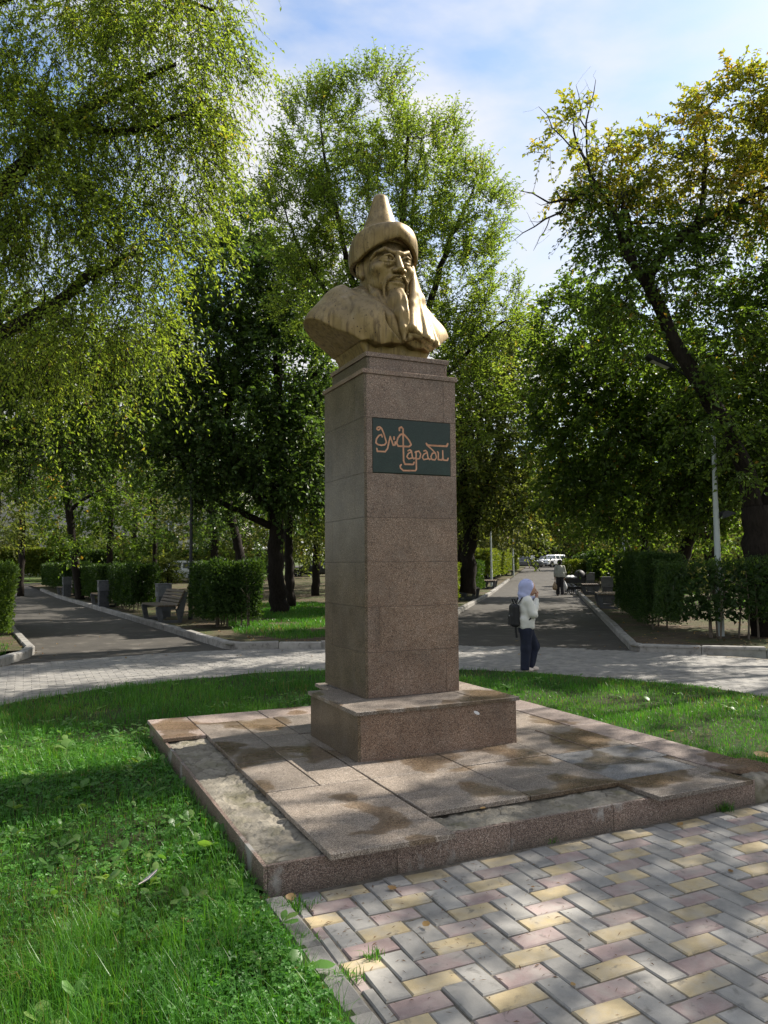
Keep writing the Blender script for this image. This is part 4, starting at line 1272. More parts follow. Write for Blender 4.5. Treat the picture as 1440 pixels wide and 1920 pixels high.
# --- the drooping elm close by on the left
r = np.random.default_rng(11)
b = ground_at(-190, 10.0)
tree(b, 'drooping light green elm with hanging sprays filling the upper left of the view', name='elm_tree',
     limbs=[([b, D(-170, 960, 10), D(-150, 760, 10)], [0.30, 0.26, 0.22]),
            limb([(-150, 760), (-60, 660), (35, 612), (105, 575), (190, 500), (260, 470)], [10, 9.9, 9.7, 9.5, 9.4, 9.3], [0.16, 0.12, 0.085, 0.07, 0.05, 0.03]),
            limb([(-150, 760), (-120, 560), (-50, 400), (40, 310), (110, 240), (180, 195), (260, 150), (330, 120)], [10, 10, 10, 9.9, 9.9, 9.8, 9.8, 9.8], [0.2, 0.17, 0.13, 0.10, 0.085, 0.06, 0.045, 0.025]),
            limb([(110, 240), (210, 250), (300, 240), (380, 190)], [9.9, 9.8, 9.6, 9.6], [0.06, 0.045, 0.035, 0.02]),
            limb([(-120, 560), (-150, 300), (-120, 50), (-60, -150)], 10, [0.17, 0.14, 0.1, 0.06]),
            limb([(-120, 50), (0, 0), (120, -40), (260, -30), (400, 20)], [10, 10, 9.9, 9.8, 9.7], [0.08, 0.06, 0.05, 0.035, 0.02])],
     groups=[([lobe(130, 110, 9.7, 170, 120, 1.3), lobe(310, 110, 9.7, 120, 110, 1.1), lobe(60, 300, 9.6, 130, 110, 1.3),
               lobe(300, 290, 9.6, 120, 120, 1.0), lobe(120, 440, 9.3, 120, 110, 1.1), lobe(290, 450, 9.3, 85, 90, 0.8), lobe(40, 600, 9.2, 130, 100, 1.0),
               lobe(-120, 250, 9.8, 200, 260, 1.6), lobe(200, -110, 9.8, 260, 120, 1.4), lobe(410, 130, 9.7, 40, 110, 0.6), lobe(380, 20, 9.7, 80, 60, 0.7),
               lobe(200, 620, 9.0, 110, 80, 0.8), lobe(255, 560, 9.0, 70, 90, 0.6)], 1.0, 'leaf_elm', 'crown')],
     barkmat='bark', r=r, ncl=560, twigs=11, twig_len=0.66, leaves=20, leaf_len=0.056, leaf_w=0.026, droop=0.80, up=-0.15, spread=0.62, min_d=0.17, branch_r=0.0032)

# --- the feathery elm behind the bust
r = np.random.default_rng(12)
b = ground_at(748, 17.6)
E_ = 17.5
tree(b, 'tall feathery light green elm rising behind the bust', name='elm_tree',
     limbs=[([b, D(745, 950, E_), D(735, 820, E_)], [0.26, 0.2, 0.17]),
            limb([(735, 820), (690, 640), (650, 480), (615, 330), (600, 230)], E_, [0.12, 0.09, 0.065, 0.04, 0.018]),
            limb([(735, 820), (738, 600), (756, 400), (764, 260), (756, 180)], E_, [0.12, 0.10, 0.07, 0.04, 0.015]),
            limb([(735, 820), (790, 620), (835, 470), (880, 370), (900, 330)], [E_, E_, 17.2, 17, 17], [0.12, 0.09, 0.06, 0.035, 0.018]),
            limb([(735, 820), (820, 720), (900, 640), (950, 600)], [E_, 17.2, 17, 17], [0.09, 0.06, 0.04, 0.02]),
            limb([(690, 640), (620, 560), (560, 470), (530, 380)], E_, [0.06, 0.045, 0.03, 0.015]),
            limb([(725, 600), (770, 450), (780, 330), (790, 260)], E_, [0.05, 0.04, 0.025, 0.012])],
     groups=[([lobe(600, 270, E_, 75, 90, 1.2), lobe(700, 230, E_, 80, 85, 1.3), lobe(790, 320, E_, 90, 90, 1.3), lobe(880, 400, 17.2, 60, 90, 1.1),
               lobe(560, 410, E_, 65, 110, 1.2), lobe(690, 420, E_, 130, 120, 1.5), lobe(840, 520, 17.2, 90, 120, 1.3), lobe(930, 600, 17, 45, 75, 0.9),
               lobe(890, 730, 17, 60, 110, 1.0), lobe(600, 570, E_, 80, 80, 1.2), lobe(820, 680, 17.2, 80, 90, 1.1)], 1.0, 'leaf_elm_light', 'crown')],
     barkmat='bark', r=r, ncl=640, twigs=10, twig_len=0.62, leaves=14, leaf_len=0.085, leaf_w=0.036, droop=0.10, up=0.75, spread=0.50, min_d=0.24, branch_r=0.0040)

# --- broad tree at the left whose boughs hang over the left-hand path
r = np.random.default_rng(20)
b = ground_at(-110, 18.5)
tree(b, 'broad green tree at the left edge with boughs over the left-hand path', name='linden_tree',
     limbs=[([b, D(-105, 960, 18.5), D(-95, 860, 18.5)], [0.28, 0.23, 0.2]),
            limb([(-95, 870), (-40, 780), (50, 720), (150, 700), (230, 720)], [18.5, 18.5, 18.5, 18.8, 19], [0.15, 0.12, 0.09, 0.06, 0.025]),
            limb([(-95, 870), (-60, 700), (0, 600), (60, 540)], 18.5, [0.15, 0.12, 0.08, 0.03]),
            limb([(-60, 820), (20, 830), (110, 840), (190, 850)], [18.5, 18.2, 18, 18], [0.08, 0.06, 0.04, 0.015])],
     groups=[([lobe(-60, 620, 18.5, 110, 110, 1.8), lobe(40, 640, 18.8, 100, 80, 1.8), lobe(150, 680, 19, 90, 70, 1.7), lobe(60, 760, 18.4, 110, 60, 1.6), lobe(190, 780, 19, 90, 60, 1.6),
               lobe(90, 850, 18.2, 100, 45, 1.4), lobe(240, 690, 19.5, 60, 60, 1.4), lobe(-80, 780, 18.5, 100, 80, 1.7)], 1.0, 'leaf_maple', 'crown')],
     barkmat='bark', r=r, ncl=330, twigs=9, twig_len=0.65, leaves=10, leaf_len=0.11, leaf_w=0.075, droop=0.4, up=0.0, spread=0.8, min_d=0.32, branch_r=0.005)

# --- dark broad-leaved tree left of the pedestal
r = np.random.default_rng(13)
b = ground_at(522, 23.5)
K_ = 23.0
tree(b, 'dark glossy linden left of the pedestal with a black forked trunk', name='linden_tree',
     limbs=[([b, D(515, 1060, K_), D(518, 960, K_)], [0.30, 0.245, 0.225]),
            limb([(518, 960), (480, 930), (440, 850), (420, 740), (400, 620)], [23, 22.8, 22.5, 22, 22], [0.17, 0.15, 0.11, 0.08, 0.04]),
            limb([(518, 960), (525, 820), (520, 660), (480, 500), (470, 420)], [23, 23, 23, 22.6, 22.5], [0.22, 0.18, 0.13, 0.07, 0.03]),
            limb([(525, 820), (570, 730), (610, 680)], [23, 23, 23], [0.12, 0.10, 0.05]),
            limb([(518, 990), (450, 960), (390, 930), (350, 880)], [23, 22.6, 22.2, 22], [0.12, 0.09, 0.06, 0.03])],
     groups=[([lobe(465, 430, 22.5, 45, 60, 1.3), lobe(440, 540, 22.3, 85, 90, 2.0), lobe(540, 560, 22.8, 60, 90, 1.8), lobe(400, 660, 22, 90, 90, 2.0),
               lobe(530, 690, 22.5, 95, 100, 2.0), lobe(450, 800, 22, 110, 90, 2.0), lobe(560, 830, 22.5, 70, 85, 1.6), lobe(370, 860, 22, 80, 70, 1.5), lobe(520, 900, 22.3, 90, 50, 1.5),
               lobe(300, 800, 22.5, 60, 60, 1.3)], 1.0, 'leaf_dark', 'crown')],
     barkmat='bark', r=r, ncl=620, twigs=9, twig_len=0.75, leaves=10, leaf_len=0.135, leaf_w=0.10, droop=0.35, up=0.0, spread=0.8, min_d=0.38, branch_r=0.006)

# --- slim tree next to it
b = ground_at(546, 26.0)
tree(b, 'slim dark-trunked tree just behind the dark linden', name='young_tree',
     limbs=[limb([(546, 1135), (540, 1000), (548, 880), (560, 760)], 26.0, [0.17, 0.14, 0.11, 0.05])],
     groups=[([lobe(560, 780, 26, 90, 80, 1.6), lobe(600, 900, 26, 60, 60, 1.4)], 1.0, 'leaf_maple', 'crown')],
     barkmat='bark', r=np.random.default_rng(14), ncl=110, twigs=8, twig_len=0.7, leaves=10, leaf_len=0.14, leaf_w=0.09, droop=0.3)

# --- big leaning tree on the right, yellowing at the top
r = np.random.default_rng(15)
b = ground_at(1446, 15.2)
R_ = 15.2
tree(b, 'big leaning tree with a black forked limb and yellowing top, right of the lamp post', name='maple_tree',
     limbs=[([b, D(1434, 1080, R_), D(1424, 1000, R_), D(1415, 950, R_)], [0.42, 0.35, 0.32, 0.27]),
            limb([(1415, 960), (1390, 860), (1345, 770), (1300, 700), (1268, 650), (1248, 600), (1222, 550), (1212, 528)], [15.2, 15.1, 15, 14.9, 14.8, 14.8, 14.8, 14.8], [0.185, 0.172, 0.160, 0.150, 0.138, 0.128, 0.12, 0.115]),
            limb([(1214, 535), (1190, 500), (1168, 470), (1156, 435), (1160, 405), (1168, 375)], [14.8, 14.7, 14.6, 14.5, 14.5, 14.5], [0.095, 0.085, 0.075, 0.06, 0.05, 0.022]),
            limb([(1190, 500), (1178, 450), (1180, 405), (1174, 390)], [14.7, 14.8, 14.9, 14.9], [0.07, 0.055, 0.04, 0.03]),
            limb([(1214, 530), (1228, 490), (1262, 455), (1300, 425), (1345, 405), (1395, 375), (1450, 345), (1520, 320)], [14.8, 14.8, 14.8, 14.9, 15, 15.1, 15.2, 15.2], [0.105, 0.095, 0.09, 0.08, 0.065, 0.055, 0.045, 0.02]),
            limb([(1305, 422), (1320, 370), (1322, 310), (1326, 250), (1330, 200)], [14.9, 15, 15.1, 15.2, 15.2], [0.06, 0.05, 0.04, 0.028, 0.012]),
            limb([(1420, 1000), (1480, 880), (1530, 700), (1540, 480), (1500, 330)], [15.2, 15.5, 15.8, 16, 16], [0.26, 0.22, 0.17, 0.1, 0.04]),
            limb([(1120, 350), (1092, 368), (1050, 388), (1010, 372), (975, 358)], [14.4, 14.3, 14.2, 14.1, 14], [0.035, 0.032, 0.024, 0.014, 0.006]),
            limb([(1160, 420), (1140, 370), (1120, 350), (1090, 290), (1075, 240), (1066, 205)], [14.5, 14.4, 14.4, 14.5, 14.6, 14.7], [0.045, 0.04, 0.035, 0.026, 0.016, 0.006]),
            limb([(1105, 315), (1098, 240), (1108, 190), (1117, 150)], [14.5, 14.5, 14.6, 14.6], [0.022, 0.018, 0.012, 0.005]),
            limb([(1098, 240), (1085, 200), (1080, 160)], [14.5, 14.5, 14.5], [0.013, 0.010, 0.004]),
            limb([(1060, 385), (1035, 408), (1008, 418), (985, 436), (962, 452)], [14.2, 14.1, 14, 14, 14], [0.022, 0.018, 0.013, 0.009, 0.004]),
            limb([(1030, 410), (1015, 440), (1000, 470)], 14.1, [0.010, 0.007, 0.003]),
            limb([(1120, 350), (1085, 275), (1045, 268), (1030, 215), (1010, 200)], [14.4, 14.4, 14.3, 14.3, 14.3], [0.02, 0.016, 0.012, 0.008, 0.004]),
            limb([(1180, 420), (1240, 415), (1300, 425)], [14.6, 14.5, 14.7], [0.018, 0.014, 0.010])],
     groups=[([lobe(1085, 290, 14.5, 70, 80, 0.9), lobe(1160, 320, 14.6, 70, 60, 0.9), lobe(1260, 280, 15, 80, 80, 1.2), lobe(1370, 240, 15.2, 90, 85, 1.3), lobe(1440, 330, 15.2, 80, 100, 1.3),
               lobe(1310, 350, 15, 80, 60, 1.1), lobe(1490, 220, 15.3, 80, 100, 1.4)], 0.36, 'leaf_autumn', 'yellow_crown'),
             ([lobe(1130, 400, 14.8, 70, 60, 1.0), lobe(1160, 500, 15, 75, 85, 1.2), lobe(1240, 420, 15, 70, 60, 1.0), lobe(1270, 520, 15.4, 90, 90, 1.3), lobe(1390, 480, 15.6, 90, 90, 1.4), lobe(1330, 640, 15.4, 80, 80, 1.2),
               lobe(1430, 640, 15.6, 80, 110, 1.4), lobe(1530, 560, 15.8, 120, 160, 1.8), lobe(1150, 600, 15.2, 60, 50, 0.9), lobe(1330, 760, 14.3, 60, 60, 0.7), lobe(1400, 850, 14.2, 60, 60, 0.7)], 0.68, 'leaf_maple', 'crown')],
     barkmat='bark', r=r, ncl=540, twigs=9, twig_len=0.55, leaves=10, leaf_len=0.098, leaf_w=0.062, droop=0.35, up=0.1, spread=0.8, min_d=0.25, branch_r=0.0045)

# --- dark maple further back, right of the right-hand path
r = np.random.default_rng(16)
M_ = 19.5
b = ground_at(1264, 19.5)
tree(b, 'dark spreading maple with yellow patches behind the right-hand hedge', name='maple_tree',
     limbs=[limb([(1264, 1150), (1272, 1080), (1288, 1020), (1306, 985)], M_, [0.20, 0.17, 0.155, 0.15]),
            limb([(1306, 985), (1280, 900), (1210, 830), (1130, 760), (1080, 680)], [19.5, 19.6, 19.8, 20, 20], [0.14, 0.12, 0.1, 0.07, 0.03]),
            limb([(1306, 985), (1330, 880), (1340, 760), (1320, 640)], [19.5, 19.3, 19, 19], [0.13, 0.11, 0.08, 0.03]),
            limb([(1306, 985), (1240, 940), (1160, 925), (1100, 900)], [19.5, 19.5, 19.8, 20], [0.10, 0.08, 0.05, 0.02])],
     groups=[([lobe(1070, 620, 20, 80, 80, 1.6), lobe(1150, 690, 20, 100, 80, 1.8), lobe(1050, 740, 20.4, 60, 70, 1.5), lobe(1250, 700, 19.6, 90, 90, 1.8), lobe(1120, 820, 20, 110, 75, 1.8),
               lobe(1250, 850, 19, 110, 80, 1.7), lobe(1360, 800, 18, 110, 110, 1.6), lobe(1420, 900, 17.6, 80, 70, 1.3), lobe(1330, 930, 18.2, 100, 55, 1.4), lobe(1180, 930, 19.6, 100, 50, 1.4), lobe(1080, 920, 20.2, 70, 45, 1.2),
               lobe(1480, 760, 17.8, 100, 160, 1.6)], 1.0, 'leaf_maple', 'crown')],
     barkmat='bark', r=r, ncl=600, twigs=9, twig_len=0.70, leaves=10, leaf_len=0.125, leaf_w=0.092, droop=0.4, up=0.0, spread=0.8, min_d=0.36, branch_r=0.006)

# --- trees lining the right-hand path on its far side
r = np.random.default_rng(17)
b = ground_at(876, 27.5)
tree(b, 'sunlit green tree with a black forked trunk beside the clipped hedge', name='linden_tree',
     limbs=[limb([(876, 1112), (880, 1030), (884, 990)], 27.5, [0.30, 0.27, 0.26]), limb([(882, 1000), (872, 940), (868, 860), (880, 740)], 27.5, [0.20, 0.17, 0.13, 0.05]),
            limb([(884, 995), (905, 930), (930, 860), (950, 760)], 27.5, [0.19, 0.16, 0.11, 0.05])],
     groups=[([lobe(890, 860, 27, 70, 80, 1.8), lobe(960, 800, 27, 75, 80, 2.0), lobe(900, 700, 27, 80, 80, 2.0), lobe(985, 690, 27.5, 60, 80, 1.8), lobe(930, 930, 27, 75, 50, 1.7), lobe(870, 960, 27, 40, 40, 1.2), lobe(990, 900, 27.5, 50, 50, 1.5)],
              1.0, 'leaf_mid', 'crown')],
     barkmat='bark', r=r, ncl=420, twigs=9, twig_len=0.8, leaves=10, leaf_len=0.15, leaf_w=0.09, droop=0.35, min_d=0.45, branch_r=0.007)
b = ground_at(861, 31)
tree(b, 'thin dark trunk standing just left of the forked black trunk', name='young_tree',
     limbs=[limb([(861, 1105), (866, 1010), (862, 930), (850, 840)], 31, [0.16, 0.14, 0.12, 0.05])],
     groups=[([lobe(840, 860, 31, 70, 80, 2.0), lobe(860, 960, 31, 50, 40, 1.5)], 1.0, 'leaf_mid', 'crown')],
     barkmat='bark', r=np.random.default_rng(18), ncl=90, twigs=8, twig_len=0.8, leaves=9, leaf_len=0.17, leaf_w=0.10)
# arching branchy tree over the right-hand path
b = ground_at(1180, 36)
tree(b, 'arching tree whose bent black branch reaches over the right-hand path', name='linden_tree',
     limbs=[limb([(1180, 1098), (1172, 1030), (1150, 985), (1110, 965), (1070, 955), (1045, 968)], 36, [0.34, 0.30, 0.24, 0.20, 0.15, 0.08]), limb([(1150, 985), (1140, 900), (1120, 800)], 36, [0.2, 0.16, 0.06])],
     groups=[([lobe(1080, 900, 36, 90, 55, 2.2), lobe(1140, 850, 36, 80, 80, 2.2), lobe(1040, 930, 36, 45, 40, 1.6), lobe(1060, 985, 36, 40, 22, 1.2)], 1.0, 'leaf_mid', 'crown')],
     barkmat='bark', r=np.random.default_rng(19), ncl=190, twigs=8, twig_len=0.9, leaves=9, leaf_len=0.19, leaf_w=0.11, min_d=0.5)

def back_tree(px, dep, h, wid, label, seed, leafm='leaf_mid', lean=0.0, tr=0.16, name='background_tree', low=0.28, ncl=130, bk='bark', ls=1.0, group='trees in the background of the park'):
    rr_ = np.random.default_rng(seed)
    b = ground_at(px, dep)
    top = b + HX * lean + np.array([0, 0, h])
    m1 = b + HX * lean * 0.35 + np.array([0, 0, h * 0.33]); m2 = b + HX * lean * 0.7 + np.array([0, 0, h * 0.66])
    lim = [([b, m1, m2, top * 0.9 + b * 0.1], [tr, tr * 0.8, tr * 0.5, tr * 0.12])]
    lb = []
    for k in range(7):
        f = low + (1 - low) * (k + 0.4) / 7
        w = wid * 0.5 * (0.55 + 0.6 * math.sin(math.pi * min(1, (f - low) / (1 - low) * 0.8 + 0.15)))
        a = rr_.random() * 6.28
        c = b + HX * (lean * f + math.cos(a) * wid * 0.22) + HY * math.sin(a) * wid * 0.22 + np.array([0, 0, h * f])
        lb.append((c, np.array([w * 0.75, w * 0.75, h * 0.15])))
        if k in (1, 3): lim.append(([m1, (m1 + c) / 2 + np.array([0, 0, 0.2]), c], [tr * 0.5, tr * 0.35, tr * 0.12]))
    q = max(1.0, dep / 30.0)
    return tree(b, label, name=name, group=group, limbs=lim, groups=[(lb, 1.0, leafm, 'crown')], barkmat=bk, r=rr_, ncl=ncl,
                twigs=8, twig_len=0.75 * q, leaves=9, leaf_len=0.16 * q * ls, leaf_w=0.095 * q * ls, min_d=0.45, branch_r=0.006, twig_mesh=False, limb_k=7)
BT = [(152, 34, 12.0, 7.5, 'leaning black-trunked tree behind the second bench on the left', 31, 'leaf_maple', -1.6, 0.20),
      (204, 37, 12.5, 7.0, 'straight thin black-trunked tree right of the leaning one on the left', 32, 'leaf_maple', 0.2, 0.16),
      (40, 40, 14.0, 9.0, 'pale green tree in front of the apartment block at far left', 33, 'leaf_mid', 0.0, 0.18),
      (290, 44, 13.5, 9.0, 'loose pale tree behind the bins on the left', 34, 'leaf_far', 0.0, 0.15),
      (405, 40, 12.5, 8.0, 'mid green tree standing behind the big square hedge', 35, 'leaf_maple', -0.5, 0.22),
      (470, 30, 9.0, 6.0, 'dark leaning trunk left of the linden trunk', 36, 'leaf_dark', -1.9, 0.22),
      (592, 36, 9.0, 6.0, 'sunlit-trunked tree at the left edge of the pedestal', 37, 'leaf_mid', 0.2, 0.2),
      (640, 48, 10.0, 8.0, 'tree hidden behind the pedestal', 38, 'leaf_mid', 0, 0.2),
      (780, 42, 10.0, 8.0, 'tree right behind the pedestal', 39, 'leaf_mid', 0, 0.2),
      (908, 58, 10.0, 7.5, 'pale green tree behind the hedges left of the right-hand path', 40, 'leaf_far', 0, 0.16),
      (955, 80, 10.0, 8.0, 'yellowish tree at the far end of the left hedges', 41, 'leaf_mid', 0, 0.18),
      (1240, 58, 7.0, 7.0, 'pale tree behind the right row of hedges', 42, 'leaf_far', 0, 0.18),
      (1150, 84, 6.0, 7.0, 'pale bushy tree at the far end of the right hedges', 43, 'leaf_far', 0, 0.2),
      (1330, 44, 9.5, 8.0, 'tree in the sunlit clearing beyond the lamp post', 44, 'leaf_mid', 0, 0.2),
      (1206, 25.5, 8.0, 4.5, 'dark twin trunk left of the spreading maple', 45, 'leaf_maple', 0.3, 0.17),
      (1352, 26, 8.5, 6.0, 'black trunk leaning left, between lamp post and big tree', 46, 'leaf_maple', -1.5, 0.26),
      (1425, 34, 9.5, 8.0, 'tree behind the big leaning tree at the right edge', 47, 'leaf_mid', 0.4, 0.2),
      (-60, 27, 11.5, 8.0, 'tree left of the left-hand path behind the near hedge', 48, 'leaf_mid', 0.3, 0.22),
      (-10, 52, 16.0, 11.0, 'tall tree at the far left end of the cross path', 49, 'leaf_far', 0.3, 0.22),
      (250, 60, 17.0, 13.0, 'tall pale tree beyond the parked white car', 50, 'leaf_far', 0.3, 0.22),
      (520, 62, 11.0, 10.0, 'tall tree far behind the dark linden', 51, 'leaf_mid', 0.3, 0.22)]
for t in BT:
    back_tree(t[0], t[1], t[2], t[3], t[4], t[5], leafm=t[6], lean=t[7], tr=t[8])
# far greyish trees and conifers across the street
for k, (px, dep, h, w, lm, lab) in enumerate([(1004, 128, 14, 11, 'leaf_far', 'hazy pale tree across the street left of the white car'), (1045, 132, 17, 12, 'leaf_dark', 'dark conifer across the street behind the white car'),
                                              (1082, 130, 15, 11, 'leaf_far', 'hazy grey-green tree across the street right of the white car'), (1130, 126, 14, 12, 'leaf_far', 'far pale tree across the street behind the right hedges'),
                                              (960, 132, 15, 12, 'leaf_mid', 'far green tree across the street behind the left hedges'), (860, 120, 15, 14, 'leaf_mid', 'far tree across the street right of the pedestal'),
                                              (1240, 105, 13, 13, 'leaf_far', 'far pale tree seen between the maple trunks'), (1370, 95, 13, 13, 'leaf_far', 'far pale tree at the right beyond the clearing'), (1480, 90, 13, 13, 'leaf_mid', 'far tree at the right edge beyond the clearing')]):
    back_tree(px, dep, h, w, lab, 70 + k, leafm=lm, tr=0.3, low=0.08, ncl=150, ls=0.8, group='far trees across the street')
# conifer saplings in the sunny clearing on the right
def spruce(px, dep, h, lab, seed):
    rr_ = np.random.default_rng(seed); b = ground_at(px, dep)
    lb = [(b + np.array([0, 0, h * f]), np.array([h * 0.26 * (1.05 - f), h * 0.26 * (1.05 - f), h * 0.06])) for f in (0.15, 0.28, 0.42, 0.55, 0.68, 0.8, 0.92)]
    tree(b, lab, name='spruce_tree', group='young spruces in the clearing', limbs=[([b, b + np.array([0, 0, h * 0.5]), b + np.array([0, 0, h])], [0.1, 0.06, 0.015])], groups=[(lb, 1.0, 'leaf_far', 'crown')],
         barkmat='bark', r=rr_, ncl=70, twigs=10, twig_len=0.6, leaves=10, leaf_len=0.12, leaf_w=0.03, droop=0.3, up=-0.1, min_d=0.25, twig_mesh=False)
spruce(1300, 36, 3.8, 'young pale spruce in the clearing left of the lamp post', 91)
spruce(1268, 40, 3.2, 'smaller young spruce further left in the clearing', 92)
spruce(1385, 38, 4.2, 'young pale spruce in the clearing right of the lamp post', 93)

# trees standing to the right of the picture, and one added at left, whose crowns shade the monument
def shade_tree(x, y, h, w, seed, lab, ncl=200, lm='leaf_maple'):
    rr_ = np.random.default_rng(seed); b = np.array([x, y, 0.0])
    lb = []
    for k in range(9):
        a = k * 2.4; f = 0.5 + 0.42 * rr_.random(); q = w * 0.36 * math.sqrt((k + 0.5) / 9)
        lb.append((b + np.array([q * math.cos(a), q * math.sin(a), h * f]), np.array([w * 0.2, w * 0.2, h * 0.12])))
    lim = [([b, b + np.array([0.1, 0, h * 0.4])], [0.26, 0.2])] + [([b + np.array([0.1, 0, h * 0.36]), (b + np.array([0.1, 0, h * 0.4])) * 0.4 + l[0] * 0.6, l[0]], [0.12, 0.07, 0.03]) for l in lb]
    tree(b, lab, name='shade_tree', group='trees beside the square', limbs=lim, groups=[(lb, 1.0, lm, 'crown')], barkmat='bark', r=rr_, ncl=ncl, twigs=8, twig_len=0.7, leaves=9,
         leaf_len=0.12, leaf_w=0.08, droop=0.3, min_d=0.3, twig_mesh=False)
shade_tree(8.8, -2.2, 10.5, 6.5, 101, 'leafy tree to the right of the square level with the monument', 120)
shade_tree(9.2, -6.6, 10.0, 7.0, 102, 'leafy tree to the right of the paved path nearest the viewer', 120)
shade_tree(-9.2, 1.2, 11.0, 8.0, 104, 'unseen leafy tree added left of the square to shade the monument', 200)  # unseen tree, added to keep sky light off the pedestal's left face
shade_tree(14.0, 1.8, 12.0, 8.0, 103, 'taller leafy tree further right behind the first one', 120)

# --- hedges
def hedge(c, hx, hy, h, ang, label, seed, lm='leaf_hedge', dens=1.0, leaf=0.05, group='clipped hedges along the paths', name='hedge', stems=8, low=0.14, z0=None):
    rr_ = np.random.default_rng(seed)
    z0 = float(rise(*c)) + 0.085 if z0 is None else z0
    root = thing(name, (c[0], c[1], z0), label, 'hedge', group, rz=ang)
    area = 2 * (hx + hy) * 2 * h + 4 * hx * hy
    n = int(area * 1500 * dens * (0.05 / leaf) ** 1.6)
    # points near the surface of a box, slightly uneven
    f = rr_.choice(3, n, p=np.array([hy * h * 4, hx * h * 4, hx * hy * 4 * 1.2]) / (hy * h * 4 + hx * h * 4 + hx * hy * 4 * 1.2))
    P = np.column_stack([rr_.uniform(-hx, hx, n), rr_.uniform(-hy, hy, n), rr_.uniform(low * h, h, n)])
    s = np.where(rr_.random(n) < 0.5, -1.0, 1.0)
    dep = np.abs(rr_.normal(0, 0.09, n)) + 0.03 * rr_.random(n)
    O = rr_.normal(0, 0.25, (n, 3))
    m = f == 0; P[m, 0] = s[m] * (hx - dep[m]); O[m, 0] += s[m]
    m = f == 1; P[m, 1] = s[m] * (hy - dep[m]); O[m, 1] += s[m]
    m = f == 2; P[m, 2] = h - dep[m] * 0.9; O[m, 2] += 1.0
    w = 0.035 * np.sin(P[:, 0] * 5.1 + seed) * np.sin(P[:, 2] * 4.3 + 1.7 * seed) + 0.03 * np.sin(P[:, 1] * 6.3 + P[:, 2] * 3.7)
    P += O * w[:, None]
    # stray shoots and dents that clipping left
    q = rr_.integers(0, 70, n); sh = rr_.uniform(0, 1, 70) ** 3 * 0.16; sc_ = rr_.uniform(0.0, 1.0, (70, 3)) * np.array([hx * 2, hy * 2, h]) - np.array([hx, hy, 0])
    near = np.sum((P - sc_[q]) ** 2, 1) < 0.22 ** 2
    P += O * (near * sh[q] * rr_.random(n))[:, None]
    dn = 0.05 * np.sin(P[:, 0] * 2.3 + 2.1 * seed) * np.sin(P[:, 2] * 2.9 + seed) + 0.03 * np.sin(P[:, 0] * 11 + P[:, 1] * 9 + seed)
    P += O * dn[:, None]
    # leave some holes near the foot
    thin = (P[:, 2] < 0.38 * h) & (rr_.random(n) > (P[:, 2] / (0.38 * h)) ** 0.7)
    keep = ~thin
    P, O = P[keep], O[keep]; n = len(P)
    Dv = unit(O * 0.6 + rr_.normal(0, 0.55, (n, 3)) + np.array([0, 0, 0.35]))
    Nn = unit(O + rr_.normal(0, 0.6, (n, 3)))
    sc = 0.6 + 0.8 * rr_.random(n)
    V, F = leaf_quads(P, Dv, Nn, leaf * sc * 1.35, leaf * sc * 0.62)
    tone = 0.10 * np.sin(P[:, 0] * 9 + seed) * np.sin(P[:, 2] * 8)
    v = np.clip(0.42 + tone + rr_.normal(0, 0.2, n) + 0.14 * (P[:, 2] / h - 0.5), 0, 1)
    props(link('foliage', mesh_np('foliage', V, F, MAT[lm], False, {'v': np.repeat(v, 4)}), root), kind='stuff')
    # inner twigs and stems
    tb = MB()
    for k in range(stems):
        x, y = rr_.uniform(-hx * 0.9, hx * 0.9), rr_.uniform(-hy * 0.6, hy * 0.6)
        tb.tube([(x, y, -0.1), (x + rr_.normal(0, 0.04), y + rr_.normal(0, 0.04), h * 0.45), (x + rr_.normal(0, 0.1), y + rr_.normal(0, 0.1), h * 0.88)], [0.022, 0.016, 0.006], 5)
        for q in range(5):
            zz = h * rr_.uniform(0.2, 0.8); e = rr_.normal(0, 0.16, 3)
            tb.tube([(x, y, zz), (x + e[0], y + e[1], zz + abs(e[2]) + 0.1)], [0.007, 0.003], 3, False)
    props(tb.obj('stems', MAT['bark_light'], root), kind='stuff')
    # twiggy inside that light hardly gets through
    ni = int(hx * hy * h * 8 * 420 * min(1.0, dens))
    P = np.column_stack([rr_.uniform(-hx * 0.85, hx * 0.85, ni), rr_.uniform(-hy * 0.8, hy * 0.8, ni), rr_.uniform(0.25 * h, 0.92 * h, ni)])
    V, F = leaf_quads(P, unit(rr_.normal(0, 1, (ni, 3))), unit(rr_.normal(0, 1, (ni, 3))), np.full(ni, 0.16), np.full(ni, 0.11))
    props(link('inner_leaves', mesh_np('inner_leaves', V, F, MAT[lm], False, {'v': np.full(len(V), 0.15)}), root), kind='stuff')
    return root
AL = math.atan2(LPD[1], LPD[0]); AR = math.atan2(RPD[1], RPD[0])
NLr = np.array([LPD[1], -LPD[0]]); NRr = np.array([RPD[1], -RPD[0]])
def along_hedge(p0, d, n, off, t0, t1, wd, h, *a, **k):
    c = p0 + d * (t0 + t1) / 2 + n * (off + wd / 2)
    return hedge(c, (t1 - t0) / 2, wd / 2, h, math.atan2(d[1], d[0]), *a, **k)
along_hedge(PL1, LPD, NLr, 0.62, 3.3, 5.0, 1.30, 1.52, 'big square dark green hedge at the corner of the left-hand path', 201, dens=1.3, leaf=0.055, stems=14)
along_hedge(PL1, LPD, NLr, 0.35, 11.0, 15.0, 0.85, 1.45, 'dark clipped hedge between the first and second bench on the left', 202, leaf=0.065)
along_hedge(PL1, LPD, NLr, 0.45, 17.6, 25.0, 1.35, 1.45, 'dark clipped hedge between the second and third bench on the left', 203, leaf=0.075)
